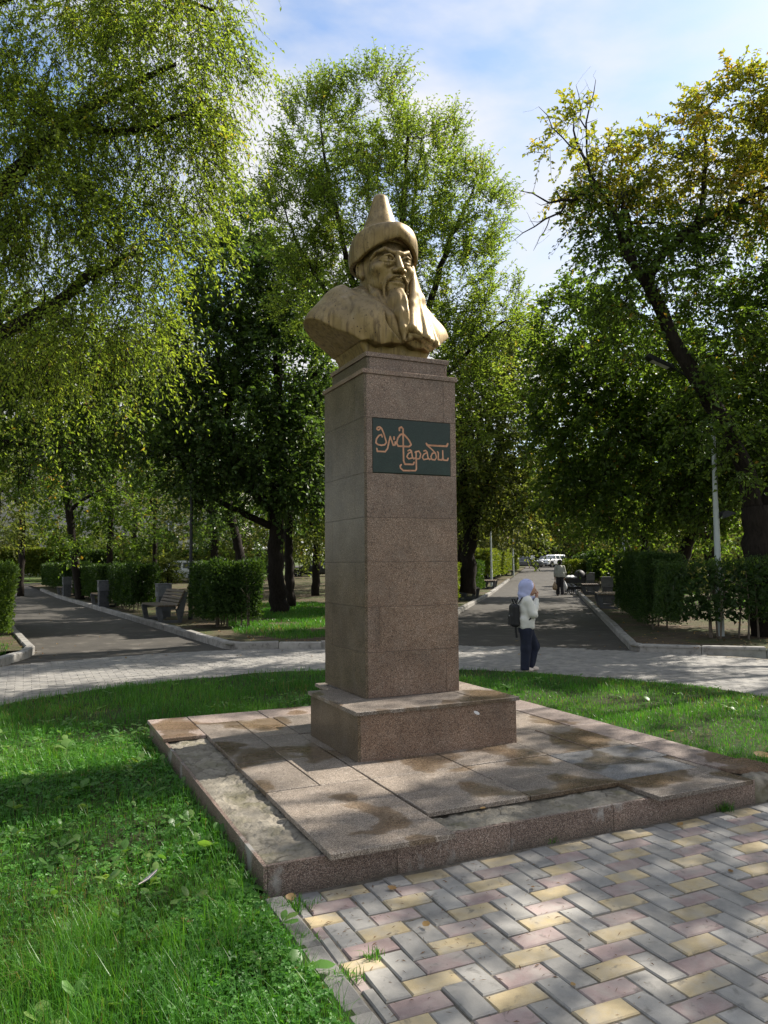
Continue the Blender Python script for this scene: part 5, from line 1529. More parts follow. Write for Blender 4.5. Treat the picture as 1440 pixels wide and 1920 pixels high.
along_hedge(PL1, LPD, NLr, 0.45, 29.0, 40.0, 1.35, 1.45, 'far clipped hedge past the third bench on the left', 204, leaf=0.09)
along_hedge(PL0, LPD, -NLr, 0.28, 1.2, 9.0, 3.2, 1.46, 'bright green hedge at the left edge beside the left-hand path', 205, lm='leaf_hedge_mid', leaf=0.05, dens=1.1, stems=14)
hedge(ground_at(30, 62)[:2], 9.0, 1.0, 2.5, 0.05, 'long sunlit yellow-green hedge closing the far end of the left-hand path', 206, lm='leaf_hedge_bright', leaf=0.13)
hedge(ground_at(330, 64)[:2], 8.0, 1.0, 2.2, 0.05, 'tall loose hedge behind the parked white car', 207, lm='leaf_hedge', leaf=0.13)
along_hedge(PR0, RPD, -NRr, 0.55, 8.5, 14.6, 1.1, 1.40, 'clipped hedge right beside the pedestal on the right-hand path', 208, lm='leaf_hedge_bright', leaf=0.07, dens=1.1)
along_hedge(PR0, RPD, -NRr, 0.55, 18.6, 26.0, 1.5, 1.50, 'darker clipped hedge, second along the left of the right-hand path', 209, leaf=0.08)
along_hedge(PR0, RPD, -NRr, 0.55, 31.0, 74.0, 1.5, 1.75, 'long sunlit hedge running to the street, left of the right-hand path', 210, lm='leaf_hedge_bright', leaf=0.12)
along_hedge(PR1, RPD, NRr, 0.55, 3.0, 9.8, 0.80, 1.60, 'near dark hedge right of the right-hand path, its bare stems showing', 211, leaf=0.036, dens=1.25, stems=12, low=0.10)
along_hedge(PR1, RPD, NRr, 1.15, 15.5, 21.0, 1.2, 1.55, 'dark hedge behind the bins right of the right-hand path', 212, leaf=0.08)
along_hedge(PR1, RPD, NRr, 0.95, 29.5, 60.0, 1.2, 1.65, 'far hedge with a sunlit top right of the right-hand path', 213, leaf=0.12)
hc = (ground_at(1356, 14.75)[:2])
hedge(hc, 1.25, 0.35, 1.5, -YAW - 0.22, 'thin see-through hedge with bare stems in front of the lamp post', 214, leaf=0.034, dens=0.30, stems=8, low=0.22)
hc = (ground_at(1250, 46)[:2])
hedge(hc, 6.0, 0.6, 1.4, -YAW - 0.1, 'low sunlit yellow hedge in the clearing at right', 215, lm='leaf_hedge_bright', leaf=0.10, group=None)

# --- loose shrubs that fill the view under the crowns
def shrub(px, dep, h, w, label, seed, lm='leaf_mid'):
    rr_ = np.random.default_rng(seed); b = ground_at(px, dep)
    lb = [(b + HX * rr_.uniform(-0.25, 0.25) * w + HY * rr_.uniform(-0.2, 0.2) * w + np.array([0, 0, h * f]), np.array([w * 0.36, w * 0.32, h * 0.24])) for f in (0.3, 0.45, 0.6, 0.75)]
    tree(b, label, name='shrub', cat='shrub', group='loose shrubs under the trees', limbs=[([b + HX * d_, b + HX * d_ * 1.6 + np.array([0, 0, h * 0.35]), b + HX * d_ * 3.0 + np.array([0, 0, h * 0.75])], [0.05, 0.035, 0.012]) for d_ in (-0.3, 0.05, 0.35)],
         groups=[(lb, 1.0, lm, 'crown')], barkmat='bark', r=rr_, ncl=90, twigs=8, twig_len=0.7, leaves=9, leaf_len=0.13 * max(1, dep / 38), leaf_w=0.08 * max(1, dep / 38), min_d=0.35, twig_mesh=False, limb_k=5)
for k, (px, dep, h, w, lab, lm) in enumerate([
        (20, 66, 5.0, 7, 'pale shrub in front of the apartment block at the left edge', 'leaf_mid'), (110, 68, 5.5, 7, 'yellow-green shrub above the far long hedge', 'leaf_hedge_bright'),
        (205, 66, 5.0, 7, 'shrub behind the two black trunks on the left', 'leaf_mid'), (280, 58, 4.0, 5, 'shrub left of the parked white car', 'leaf_hedge_mid'),
        (312, 53, 2.0, 2.4, 'small bush standing before the parked white car', 'leaf_mid'), (395, 56, 4.5, 6, 'shrub right of the parked white car', 'leaf_mid'), (470, 58, 5.0, 7, 'shrub between the linden trunk and the leaning trunk', 'leaf_far'),
        (560, 70, 6.0, 8, 'far shrub just left of the pedestal', 'leaf_mid'), (900, 75, 5.0, 7, 'far shrub above the left row of hedges', 'leaf_far'),
        (1215, 62, 4.0, 6, 'shrub behind the near right-hand hedge', 'leaf_hedge_mid'), (1320, 60, 4.5, 7, 'shrub at the back of the clearing', 'leaf_far'), (1430, 56, 4.5, 7, 'shrub behind the big tree at right', 'leaf_mid')]):
    shrub(px, dep, h, w, lab, 300 + k, lm)

# ------------------------------------------------------------------ lawn
def in_lawn(x, y, m=0.0):
    r_ = np.hypot(x, y)
    ok = r_ < 4.80 - m
    ok &= ~((x > -1.79 - m) & (x < 1.77 + m) & (y > -2.335 - m) & (y < 1.352 + m))
    ok &= ~((x > -1.80 - m) & (x < 2.39 + m) & (y < -2.28))
    return ok
def lawn_z(x, y):
    return 0.008 + 0.012 * (np.sin(1.7 * x + 0.4) * np.sin(1.3 * y + 1.0) + 1) + 0.006 * np.sin(5.1 * x) * np.sin(4.3 * y)
st = 0.05
ax = np.arange(-4.85, 4.86, st); n_ = len(ax)
gx, gy = np.meshgrid(ax, ax, indexing='ij')
cx, cy = gx[:-1, :-1] + st / 2, gy[:-1, :-1] + st / 2
keep = in_lawn(cx, cy, -0.03)
i = (np.arange(n_ - 1)[:, None] * n_ + np.arange(n_ - 1)[None, :])[keep][:, None]
F = np.concatenate([i, i + n_, i + n_ + 1, i + 1], 1)
props(link('lawn', mesh_np('lawn', np.column_stack([gx.ravel(), gy.ravel(), lawn_z(gx, gy).ravel()]), F, MAT['lawn_earth'], True)), kind='structure')

_pr = np.random.default_rng(5)
_ph = _pr.uniform(0, 6.28, (12,)); _kv = _pr.normal(0, 2.3, (12, 2))
def patch(x, y):
    """smooth uneven field about 0..1 for growth and tone"""
    s = sum(np.sin(_kv[i, 0] * x + _kv[i, 1] * y + _ph[i]) for i in range(12))
    return 0.5 + 0.5 * np.tanh(s / 3.0)

def scatter(n, r, dens, box=(-4.8, 4.8, -4.8, 4.8), region=in_lawn):
    x = r.uniform(box[0], box[1], n); y = r.uniform(box[2], box[3], n)
    a, b, d = view(np.column_stack([x, y, np.zeros(n)]))
    k = region(x, y) & (a > -400) & (a < 2300) & (b < 2150) & (d > 0.8)
    x, y, d = x[k], y[k], d[k]
    k = r.random(len(x)) < dens(x, y, d)
    return x[k], y[k], d[k]

def blades(name, x, y, d, z, L, Wd, r, mat, bend=0.6, parent=None, extra=None):
    n = len(x)
    a = r.uniform(0, 6.283, n)
    lean = np.abs(r.normal(0.35, 0.28, n)) * bend
    h = np.column_stack([np.cos(a), np.sin(a), np.zeros(n)])
    s = np.column_stack([-np.sin(a), np.cos(a), np.zeros(n)])
    P0 = np.column_stack([x, y, z])
    U = np.array([0, 0, 1.0])
    P1 = P0 + U * (L * 0.55)[:, None] + h * (L * lean * 0.35)[:, None]
    P2 = P0 + U * (L * (1 - 0.35 * lean ** 2))[:, None] + h * (L * lean * 1.15)[:, None]
    w = (Wd * 0.5)[:, None]
    V = np.stack([P0 - s * w, P0 + s * w, P1 - s * w * 0.85, P1 + s * w * 0.85, P2], 1).reshape(-1, 3)
    i = np.arange(n)[:, None] * 5
    F = np.concatenate([i + np.array(t) for t in ((0, 1, 3), (0, 3, 2), (2, 3, 4))])
    v = np.clip(0.26 + 0.38 * patch(x, y) + r.normal(0, 0.17, n), 0, 0.94)
    dry = r.random(n) < 0.025 + 0.10 * (patch(x * 0.9 + 4, y * 0.9) > 0.82)
    v[dry] = 1.0
    return props(link(name, mesh_np(name, V, F, MAT[mat], False, {'v': np.repeat(v, 5)}), parent), kind='stuff')

r = np.random.default_rng(21)
clover_zone = lambda x, y: np.clip(1.35 - np.abs((y + 0.6) - 0.2 * x) / 2.6, 0, 1) * (x < 0.2) * (0.35 + 0.65 * patch(x + 7, y))
def gd(x, y, d):
    base = np.clip((3.6 / d) ** 1.5, 0.10, 1.0) * (0.30 + 0.70 * patch(x * 1.7, y * 1.7))
    return base * np.where(x < 0.2, 1.0 - 0.45 * clover_zone(x, y), 1.0)
x, y, d = scatter(900000, r, gd)
L = (0.045 + 0.075 * r.random(len(x)) ** 1.4) * (0.65 + 0.65 * patch(x * 1.3 + 3, y * 1.3)) * np.where(x > 1.0, 0.75, 1.0) * np.where(d > 6, 0.8, 1.0)
near_edge = np.exp(-np.abs(x + 1.85) / 0.10) * (y > -2.3) * (y < 1.3)
L = L * (1 + 0.8 * near_edge)
blades('grass', x, y, d, lawn_z(x, y), L, 0.0028 * (d / 3.4) ** 0.55 * (0.7 + 0.6 * r.random(len(x))), r, 'grass_blade', 0.95)
# longer tussocks nearest the viewer
tx = r.uniform(-3.6, -1.95, 70); ty = r.uniform(-4.2, -2.3, 70)
k = in_lawn(tx, ty); tx, ty = tx[k], ty[k]
m = 90
x = np.repeat(tx, m) + r.normal(0, 0.055, len(tx) * m); y = np.repeat(ty, m) + r.normal(0, 0.055, len(tx) * m)
k = in_lawn(x, y, 0.01); x, y = x[k], y[k]
blades('long_grass', x, y, None, lawn_z(x, y), 0.09 + 0.12 * r.random(len(x)), 0.0030 * (0.7 + 0.6 * r.random(len(x))), r, 'grass_blade', 1.25)

# clover
def trefoil(name, x, y, z, rad, r, mat):
    n = len(x)
    C = np.column_stack([x, y, z])
    N = unit(np.array([0, 0, 1.0]) + r.normal(0, 0.32, (n, 3)))
    a0 = r.uniform(0, 6.283, n)
    t1 = unit(np.cross(N, r.normal(0, 1, (n, 3)))); t2 = np.cross(N, t1)
    Vs, vs = [], []
    tone = np.clip(0.35 + 0.3 * patch(x, y) + r.normal(0, 0.18, n), 0, 0.9)
    for k in range(3):
        a = a0 + k * 2.094
        d_ = t1 * np.cos(a)[:, None] + t2 * np.sin(a)[:, None]; s_ = np.cross(N, d_)
        R_ = rad[:, None]
        V = np.stack([C, C + d_ * R_ * 0.62 - s_ * R_ * 0.50 + N * R_ * 0.15, C + d_ * R_ * 1.05 - s_ * R_ * 0.22, C + d_ * R_ * 1.05 + s_ * R_ * 0.22, C + d_ * R_ * 0.62 + s_ * R_ * 0.50 + N * R_ * 0.15], 1)
        Vs.append(V.reshape(-1, 3)); vs.append(np.repeat(tone, 5))
    V = np.concatenate(Vs)
    i = np.arange(3 * n)[:, None] * 5
    F = np.concatenate([i + np.array(t) for t in ((0, 1, 2), (0, 2, 3), (0, 3, 4))])
    return props(link(name, mesh_np(name, V, F, MAT[mat], False, {'v': np.concatenate(vs)}), None), kind='stuff')
x, y, d = scatter(330000, r, lambda x, y, d: clover_zone(x, y) * np.clip((4.2 / d) ** 1.2, 0.12, 1.0) * 0.62)
trefoil('clover', x, y, lawn_z(x, y) + 0.018 + 0.055 * r.random(len(x)) ** 1.2, (0.008 + 0.010 * r.random(len(x))) * (d / 4.0) ** 0.35, r, 'clover_leaf')
# lush clover beside the paved path
x = r.uniform(-2.45, -1.83, 5200); y = r.uniform(-4.0, -2.38, 5200)
k = in_lawn(x, y, 0.0) & (r.random(5200) < 0.9 - 0.9 * np.abs(x + 1.95) / 0.55)
x, y = x[k], y[k]
trefoil('path_side_clover', x, y, lawn_z(x, y) + 0.02 + 0.06 * r.random(len(x)), 0.010 + 0.010 * r.random(len(x)), r, 'clover_leaf')

# broad-leaved weeds: rosettes one can count
def rosette(n, size, rr_):
    Vs, Fs, vv = [], [], []; o = 0
    for k in range(n):
        a = k * 6.283 / n + rr_.normal(0, 0.25); el = rr_.uniform(0.25, 1.05); L = size * rr_.uniform(0.7, 1.2); w = L * rr_.uniform(0.34, 0.55)
        d_ = np.array([math.cos(a) * math.cos(el), math.sin(a) * math.cos(el), math.sin(el)]); s_ = np.array([-math.sin(a), math.cos(a), 0]); N = np.cross(d_, s_) * -1
        st_ = [(0.0, 0.06), (0.18, 0.10), (0.38, 0.75), (0.6, 1.0), (0.82, 0.7), (1.0, 0.05)]
        P = []
        for t, ww in st_:
            c = d_ * L * t - np.array([0, 0, 1.0]) * L * 0.55 * t * t * math.cos(el)
            c[2] += 0.012
            wav = 0.06 * L * math.sin(t * 11 + k)
            P += [c - s_ * w * 0.5 * ww + N * (0.1 * w * ww + wav * 0.3), c, c + s_ * w * 0.5 * ww + N * (0.1 * w * ww - wav * 0.3)]
        for j in range(5):
            b = o + j * 3
            Fs += [(b, b + 1, b + 4, b + 3), (b + 1, b + 2, b + 5, b + 4)]
        Vs += P; o += 18
        vv += [min(1, max(0, 0.5 + rr_.normal(0, 0.22)))] * 18
    return np.array(Vs), np.array(Fs), np.array(vv)
wr = np.random.default_rng(33)
def weed(px, py, n, size, label):
    p = G(px, py)
    root = thing('weed', (p[0], p[1], float(lawn_z(p[0], p[1])) + 0.02), label, 'weed', 'broad-leaved weeds in the lawn')
    V, F, v = rosette(n, size, wr)
    link('leaves', mesh_np('weed_leaves', V, F, MAT['broad_leaf'], True, {'v': v}), root)
weed(148, 1500, 9, 0.16, 'pale lettuce-like weed in the lawn at left')
weed(285, 1505, 4, 0.13, 'pair of pale leaves catching the light in the lawn')
weed(390, 1615, 6, 0.17, 'broad-leaved plantain beside the platform wall with a reddish leaf')
weed(452, 1690, 5, 0.13, 'plantain seedling close to the platform corner')
weed(566, 1850, 7, 0.14, 'broad pale weed at the edge of the paved path')
weed(125, 1420, 7, 0.16, 'large-leaved weed in the sunny part of the lawn at left')
x, y, d = scatter(5200, wr, lambda x, y, d: np.clip(clover_zone(x, y) + 0.04, 0, 1) * 0.85)
Vs, Fs, vs = [], [], []; o = 0
for i in range(len(x)):
    V, F, v = rosette(int(wr.integers(3, 7)), wr.uniform(0.05, 0.125), wr)
    Vs.append(V + np.array([x[i], y[i], float(lawn_z(x[i], y[i])) + wr.uniform(0, 0.03)])); Fs.append(F + o); vs.append(np.clip(v + wr.normal(0, 0.15), 0, 1)); o += len(V)
props(link('broad_leaf_weeds', mesh_np('broad_leaf_weeds', np.concatenate(Vs), np.concatenate(Fs), MAT['broad_leaf'], True, {'v': np.concatenate(vs)})), kind='stuff')
# small tufts in the joints of the pavers
def tuft(px, py, n, lab, w=0.035, L=0.05, yellow=False):
    p = G(px, py); rr_ = np.random.default_rng(int(px))
    x = p[0] + rr_.normal(0, w, n); y = p[1] + rr_.normal(0, w * 0.7, n)
    o = blades('grass_tuft', x - p[0], y - p[1], None, np.zeros(n), L * (0.4 + 0.9 * rr_.random(n)), 0.003 + 0.002 * rr_.random(n), rr_, 'grass_blade', 1.5)
    o.location = (p[0], p[1], -0.004); del o['kind']
    props(o, lab, 'grass tuft', 'tufts growing in the paving joints')
tuft(548, 1705, 170, 'green tuft in the paving right beside the platform corner', 0.045)
tuft(582, 1768, 70, 'dry yellowish tuft at the edge of the pavers', 0.022)
tuft(640, 1840, 110, 'tuft growing between kerb and pavers, nearest the viewer', 0.035)
tuft(700, 1795, 60, 'sprig in a joint at the corner of a yellow paver', 0.02, 0.04)
tuft(1030, 1578, 50, 'tiny tuft at the foot of the platform front, near its middle', 0.02, 0.04)
tuft(1360, 1520, 90, 'weedy tuft at the foot of the platform near its broken corner', 0.03, 0.06)
tuft(625, 1395, 40, 'tuft in the gap at the foot of the step', 0.02, 0.05)

# rough grass on the beds
def bed_region(px0, px1, y0, y1):
    def f(x, y): return np.ones_like(x, bool)
    return f
def bed_grass(name, pts, n, r, L=0.10, thr=0.35):
    pts = np.asarray(pts, float)
    mn, mx = pts.min(0), pts.max(0)
    x = r.uniform(mn[0], mx[0], n); y = r.uniform(mn[1], mx[1], n)
    ins = np.zeros(n, bool)
    j = len(pts) - 1
    for i in range(len(pts)):
        c = ((pts[i, 1] > y) != (pts[j, 1] > y)) & (x < (pts[j, 0] - pts[i, 0]) * (y - pts[i, 1]) / (pts[j, 1] - pts[i, 1] + 1e-12) + pts[i, 0])
        ins ^= c; j = i
    k = ins & (patch(x * 0.8, y * 0.8) > thr)
    x, y = x[k], y[k]
    d = np.hypot(x - CAM[0], y - CAM[1])
    blades(name, x, y, d, rise(x, y) + 0.08, L * (0.5 + 0.8 * r.random(len(x))), 0.0045 * (d / 8) * (0.7 + 0.6 * r.random(len(x))), r, 'grass_blade', 1.0)
bed_grass('bed_grass', [(0.9, 8.7), (2.2, 7.85), (3.6, 7.7), (6.5, 11.5), (9, 16), (8, 22), (3, 22), (1.9, 14), (1.2, 10)], 70000, r, 0.10, 0.25)
bed_grass('clearing_grass', [(13, 10), (22, 12), (50, 36), (45, 46), (23, 23), (14.5, 12)], 60000, r, 0.12, 0.4)
bed_grass('left_bed_grass', [(-3.1, 8.3), (-2.9, 12), (-8, 12), (-8, 6)], 8000, r, 0.09, 0.5)

# ------------------------------------------------------------------ benches, bins, lamps
def make_bench(back=True):
    """local x along the bench, y from front to back"""
    root = empty('bench')
    for sx in (-0.86, 0.86):
        q = MB()
        for poly in ([(0.02, 0.40), (0.10, 0.0), (0.22, 0.0), (0.16, 0.34), (0.50, 0.34), (0.52, 0.42), (0.04, 0.42)],
                     [(0.22, 0.0), (0.62, 0.0), (0.60, 0.07), (0.213, 0.07)],
                     [(0.60, 0.07), (0.62, 0.0), (0.66, 0.0), (0.82, 0.78), (0.74, 0.80), (0.56, 0.34), (0.52, 0.34)]):
            if not back: poly = [(p[0], min(p[1], 0.42)) if p[0] < 0.6 else ((0.80, 0.42) if p[1] > 0.75 and p[0] > 0.8 else (0.52, 0.42) if p[1] > 0.75 else p) for p in poly]
            q.prism(poly, (0, 0, 0), (0, 1, 0), (0, 0, 1), (1, 0, 0), sx - 0.05, sx + 0.05)
        q.obj('side_frame', MAT['bench_concrete'], root)
    sl = MB(); sl.bbox((-0.95, -0.036, -0.018), (0.95, 0.036, 0.018), 0.005); sm = sl.mesh('bench_slat', MAT['slat_wood'])
    for k in range(5 if back else 8):
        o = link('seat_slat', sm, root); o.location = (0, 0.08 + 0.092 * k, 0.440)
    for k in range(5 if back else 0):
        o = link('back_slat', sm, root); t = k / 4.0
        o.location = (0, 0.555 + 0.155 * t, 0.46 + 0.33 * t); o.rotation_euler = (math.radians(66), 0, 0)
    return root
protos = {}
def bench(p0, d, n, off, t, label, back=True):
    if back in protos: o = copy_tree(protos[back])
    else: o = protos[back] = make_bench(back)
    c = p0 + d * t + n * off
    o.location = (c[0], c[1], float(rise(*c)) + 0.088)
    # local y points away from the path
    o.rotation_euler = (0, 0, math.atan2(n[1], n[0]) - math.pi / 2)
    props(o, label, 'bench', 'benches along the two paths')
bench(PL1, LPD, NLr, 0.02, 6.9, 'nearest dark slatted bench on the left-hand path, beyond the big hedge')
bench(PL1, LPD, NLr, 0.02, 16.0, 'second slatted bench along the left-hand path')
bench(PL1, LPD, NLr, 0.02, 27.0, 'third slatted bench, at the far end of the left-hand path')
bench(PR1, RPD, NRr, 0.10, 12.2, 'nearer slatted bench right of the right-hand path', False)
bench(PR1, RPD, NRr, 0.10, 23.0, 'farther slatted bench right of the right-hand path', False)
bench(PR0, RPD, -NRr, 0.02, 16.6, 'nearer slatted bench left of the right-hand path, beside the second hedge', False)
bench(PR0, RPD, -NRr, 0.02, 28.2, 'second slatted bench left of the right-hand path', False)
bench(PR0, RPD, -NRr, 0.02, 50.0, 'farthest small bench left of the right-hand path by the long hedge', False)

def make_bin():
    root = empty('litter_bin')
    q = MB(); q.bbox((-0.17, -0.17, 0), (0.17, 0.17, 0.60), 0.01); q.obj('lower_body', MAT['bench_concrete'], root)
    q = MB(); q.bbox((-0.19, -0.19, 0.60), (0.19, 0.19, 0.93), 0.012); q.obj('hood', MAT['bin_concrete'], root)
    q = MB(); q.bbox((-0.205, -0.205, 0.931), (0.205, 0.205, 0.962), 0.008); q.obj('lid', MAT['bin_concrete'], root)
    q = MB(); q.box((0, -0.192, 0.80), (0.12, 0.004, 0.07)); q.obj('dark_opening_plate', MAT['dark_metal'], root)  # solid dark plate on the hood, a slot's shade given as colour
    return root
bin0 = make_bin(); usedb = [False]
def litter_bin(p0, d, n, off, t, label):
    o = bin0 if not usedb[0] else copy_tree(bin0); usedb[0] = True
    c = p0 + d * t + n * off
    o.location = (c[0], c[1], float(rise(*c)) + 0.08)
    o.rotation_euler = (0, 0, math.atan2(n[1], n[0]) - math.pi / 2)
    props(o, label, 'litter bin', 'square grey litter bins beside the benches')
litter_bin(PL1, LPD, NLr, 0.80, 8.5, 'square grey bin behind the nearest bench on the left')
litter_bin(PL1, LPD, NLr, 0.20, 14.9, 'square grey bin in front of the second bench on the left')
litter_bin(PL1, LPD, NLr, 0.25, 25.6, 'square grey bin by the third bench on the left')
litter_bin(PR1, RPD, NRr, 0.62, 14.0, 'tall square bin behind the nearer bench on the right')
litter_bin(PR1, RPD, NRr, 0.62, 24.8, 'square bin behind the farther bench on the right')

def lamp_post(px, dep, h, rad, label, arm=-1.0, dark=False, flood=False):
    b = ground_at(px, dep) + np.array([0, 0, 0.06])
    root = thing('lamp_post', b, label, 'lamp post', 'lamp posts of the park', rz=-YAW)
    m = MAT['dark_metal'] if dark else MAT['pole_paint']
    q = MB(); q.lathe([(rad * 1.25, -0.1), (rad * 1.22, 0.9), (rad * 1.02, 0.92), (rad * 0.85, h * 0.55), (rad * 0.55, h * 0.97), (rad * 0.55, h)], (0, 0, 0), 12); q.obj('pole', m, root, False)
    q = MB(); q.lathe([(rad * 0.34, h), (rad * 0.34, h + 0.42)], (0, 0, 0), 8); q.obj('spigot', MAT['dark_metal'], root)
    q = MB(); q.tube([(0, 0, h + 0.34), (arm * 0.35, 0, h + 0.52), (arm * 0.78, 0, h + 0.78)], [0.028, 0.028, 0.026], 8); q.obj('arm', MAT['dark_metal'], root)
    q = MB(); s = math.copysign(1, arm)
    q.prism([(0, 0), (0.52, 0.24), (0.54, 0.28), (0.50, 0.32), (0.02, 0.08)], (arm * 0.76, 0, h + 0.72), (s, 0, 0), (0, 0, 1), (0, -s, 0), -0.11, 0.11)
    hd = q.obj('lamp_head', MAT['dark_metal'], root)
    q = MB(); q.prism([(0.10, 0.035), (0.44, 0.192), (0.44, 0.196), (0.10, 0.039)], (arm * 0.76, 0, h + 0.715), (s, 0, 0), (0, 0, 1), (0, -s, 0), -0.08, 0.08); q.obj('lens', MAT['lamp_glass'], hd)
    if flood:
        q = MB(); q.box((0.05, 0, 2.42), (0.03, 0.025, 0.04)); q.prism([(0.08, 2.34), (0.18, 2.36), (0.36, 2.44), (0.17, 2.50), (0.08, 2.45)], (0, 0, 0), (1, 0, 0), (0, 0, 1), (0, -1, 0), -0.11, 0.11); q.obj('floodlight', MAT['dark_metal'], root)
lamp_post(1346, 15.25, 4.62, 0.062, 'tall pale grey lamp post behind the thin hedge, black floodlight on its side', -1.0, flood=True)
lamp_post(358, 21.0, 4.7, 0.050, 'slim dark lamp post beside the big square hedge on the left', -0.7, dark=True)
lamp_post(1170, 33, 4.6, 0.062, 'grey lamp post behind the near right-hand hedge')
lamp_post(921, 45, 4.6, 0.062, 'lamp post above the hedges left of the right-hand path')
lamp_post(962, 64, 4.6, 0.075, 'white far lamp post at the end of the long hedge')

# ------------------------------------------------------------------ people
def person_root(px, py, dep, face, label):
    p = G(px, py) if dep is None else ground_at(px, dep)
    root = thing('person', p, label, 'person', None, rz=face)
    return root
AXR = -YAW                                     # local x pointing to the right of the picture

def build_child():
    t = person_root(992, 1259, None, AXR + 0.12, 'child in pale blue headscarf and cream sweater with a black backpack, hand at mouth')
    # local: x forward (right in the picture), y to the child's left (away from the viewer), z up
    sk = MAT['skin']
    SH = 0.125
    def body(P):
        d = ell(P, (0.012, 0, 1.195), (0.100, 0.080, 0.112))
        d = smin(d, ell(P, (0.055, 0, 1.150), (0.062, 0.055, 0.070)), 0.03)
        d = smin(d, ell(P, (0.114, 0, 1.168), (0.020, 0.014, 0.016)), 0.012)                       # nose
        d = smin(d, ell(P, (0.103, 0, 1.126), (0.018, 0.026, 0.010)), 0.01)                       # lips
        d = smax(d, -ell(P, (0.112, -0.034, 1.196), (0.020, 0.018, 0.010)), 0.008)
        d = smax(d, -ell(P, (0.112, 0.034, 1.196), (0.020, 0.018, 0.010)), 0.008)
        d = smin(d, capsule(P, (0.0, 0, 1.13), (-0.02, 0, 1.00), 0.042, 0.05), 0.02)
        d = smin(d, ell(P, (-0.035, 0, 0.86), (0.085, 0.12, 0.20)), 0.03)
        d = smin(d, ell(P, (-0.03, 0, 0.62), (0.085, 0.115, 0.11)), 0.04)
        # near arm, bent up to the mouth; far arm hanging
        d = smin(d, chain(P, [(-0.03, -0.13, 1.00), (0.03, -0.165, 0.83), (0.10, -0.075, 0.99), (0.118, -0.045, 1.055)], [0.042, 0.034, 0.026, 0.020], 0.01), 0.02)
        d = smin(d, chain(P, [(-0.03, 0.13, 1.00), (-0.03, 0.17, 0.80), (0.03, 0.16, 0.62), (0.05, 0.15, 0.55)], [0.042, 0.034, 0.024, 0.020], 0.01), 0.02)
        # hands: palm, four bent fingers and a thumb
        d = smin(d, ell(P, (0.128, -0.038, 1.085), (0.018, 0.026, 0.032)), 0.01)
        for k in range(4):
            z0 = 1.098 + 0.004 * k
            d = smin(d, chain(P, [(0.128, -0.054 + 0.012 * k, z0), (0.146, -0.040 + 0.012 * k, z0 + 0.030 - 0.003 * abs(k - 1.5)), (0.130, -0.020 + 0.010 * k, z0 + 0.042)], [0.0085, 0.0080, 0.0065]), 0.004)
        d = smin(d, chain(P, [(0.112, -0.030, 1.080), (0.118, -0.008, 1.100), (0.116, 0.004, 1.116)], [0.010, 0.009, 0.007]), 0.005)
        d = smin(d, ell(P, (0.058, 0.146, 0.515), (0.026, 0.016, 0.038)), 0.01)
        for k in range(4):
            d = smin(d, chain(P, [(0.040 + 0.012 * k, 0.146, 0.49), (0.044 + 0.013 * k, 0.142, 0.455), (0.038 + 0.012 * k, 0.134, 0.435)], [0.008, 0.0075, 0.006]), 0.004)
        d = smin(d, chain(P, [(0.078, 0.142, 0.52), (0.092, 0.132, 0.495), (0.092, 0.126, 0.475)], [0.009, 0.008, 0.006]), 0.005)
        # legs
        d = smin(d, chain(P, [(-0.05, -0.06, 0.60), (-0.06, -0.06, 0.34), (-0.085, -0.06, 0.07)], [0.075, 0.05, 0.032], 0.02), 0.02)
        d = smin(d, chain(P, [(0.0, 0.06, 0.60), (0.105, 0.06, 0.355), (0.035, 0.06, 0.08)], [0.075, 0.05, 0.032], 0.02), 0.02)
        return d
    sdf_obj('body', body, (-0.2, -0.24, 0.02), (0.2, 0.24, 1.34), 0.0065, sk, t)
    def scarf(P):
        d = ell(P, (-0.016, 0, 1.206), (0.116, 0.098, 0.118))
        d = smin(d, ell(P, (-0.035, 0, 1.10), (0.105, 0.102, 0.085)), 0.05)
        d = smin(d, capsule(P, (0.05, 0, 1.085), (-0.03, 0, 1.04), 0.065, 0.10), 0.04)
        d = d + 0.004 * np.sin(60 * P[2] + 40 * P[0]) * np.clip((1.19 - P[2]) * 10, 0, 1)
        cut = np.maximum(np.maximum((0.098 - (1.222 - P[2]) * 0.72) - P[0], P[2] - 1.228), 1.075 - P[2]) + 0 * P[1]
        return smax(d, -cut, 0.012)
    sdf_obj('headscarf', scarf, (-0.2, -0.17, 0.96), (0.18, 0.17, 1.36), 0.007, MAT['hijab_cloth'], t)
    def sweater(P):
        d = ell(P, (-0.035, 0, 0.88), (0.112, 0.155, 0.26))
        d = smin(d, rbox(P, (-0.037, 0, 0.70), (0.108, 0.145, 0.105), 0.06), 0.06)
        d = smin(d, capsule(P, (-0.035, -0.10, 1.005), (-0.035, 0.10, 1.005), 0.058, 0.058), 0.05)
        a = chain(P, [(-0.032, -0.135, 0.995), (0.03, -0.178, 0.825), (0.095, -0.088, 0.965), (0.110, -0.062, 1.020)], [0.060, 0.055, 0.042, 0.034], 0.02)
        b = chain(P, [(-0.032, 0.135, 0.995), (-0.03, 0.178, 0.80), (0.03, 0.165, 0.63), (0.042, 0.156, 0.585)], [0.060, 0.052, 0.040, 0.034], 0.02)
        d = smin(smin(d, a, 0.03), b, 0.03)
        d = d + 0.006 * np.sin(38 * P[2] + 25 * P[0] + 10 * P[1]) * np.clip(1 - np.abs(P[2] - 0.8) * 4, 0, 1)
        d = smin(d, capsule(P, (-0.025, -0.02, 1.055), (-0.025, 0.02, 1.055), 0.062, 0.062), 0.02)
        return smax(d, 0.592 - P[2], 0.006)
    sdf_obj('sweater', sweater, (-0.22, -0.28, 0.56), (0.2, 0.28, 1.14), 0.0075, MAT['cream_cloth'], t)
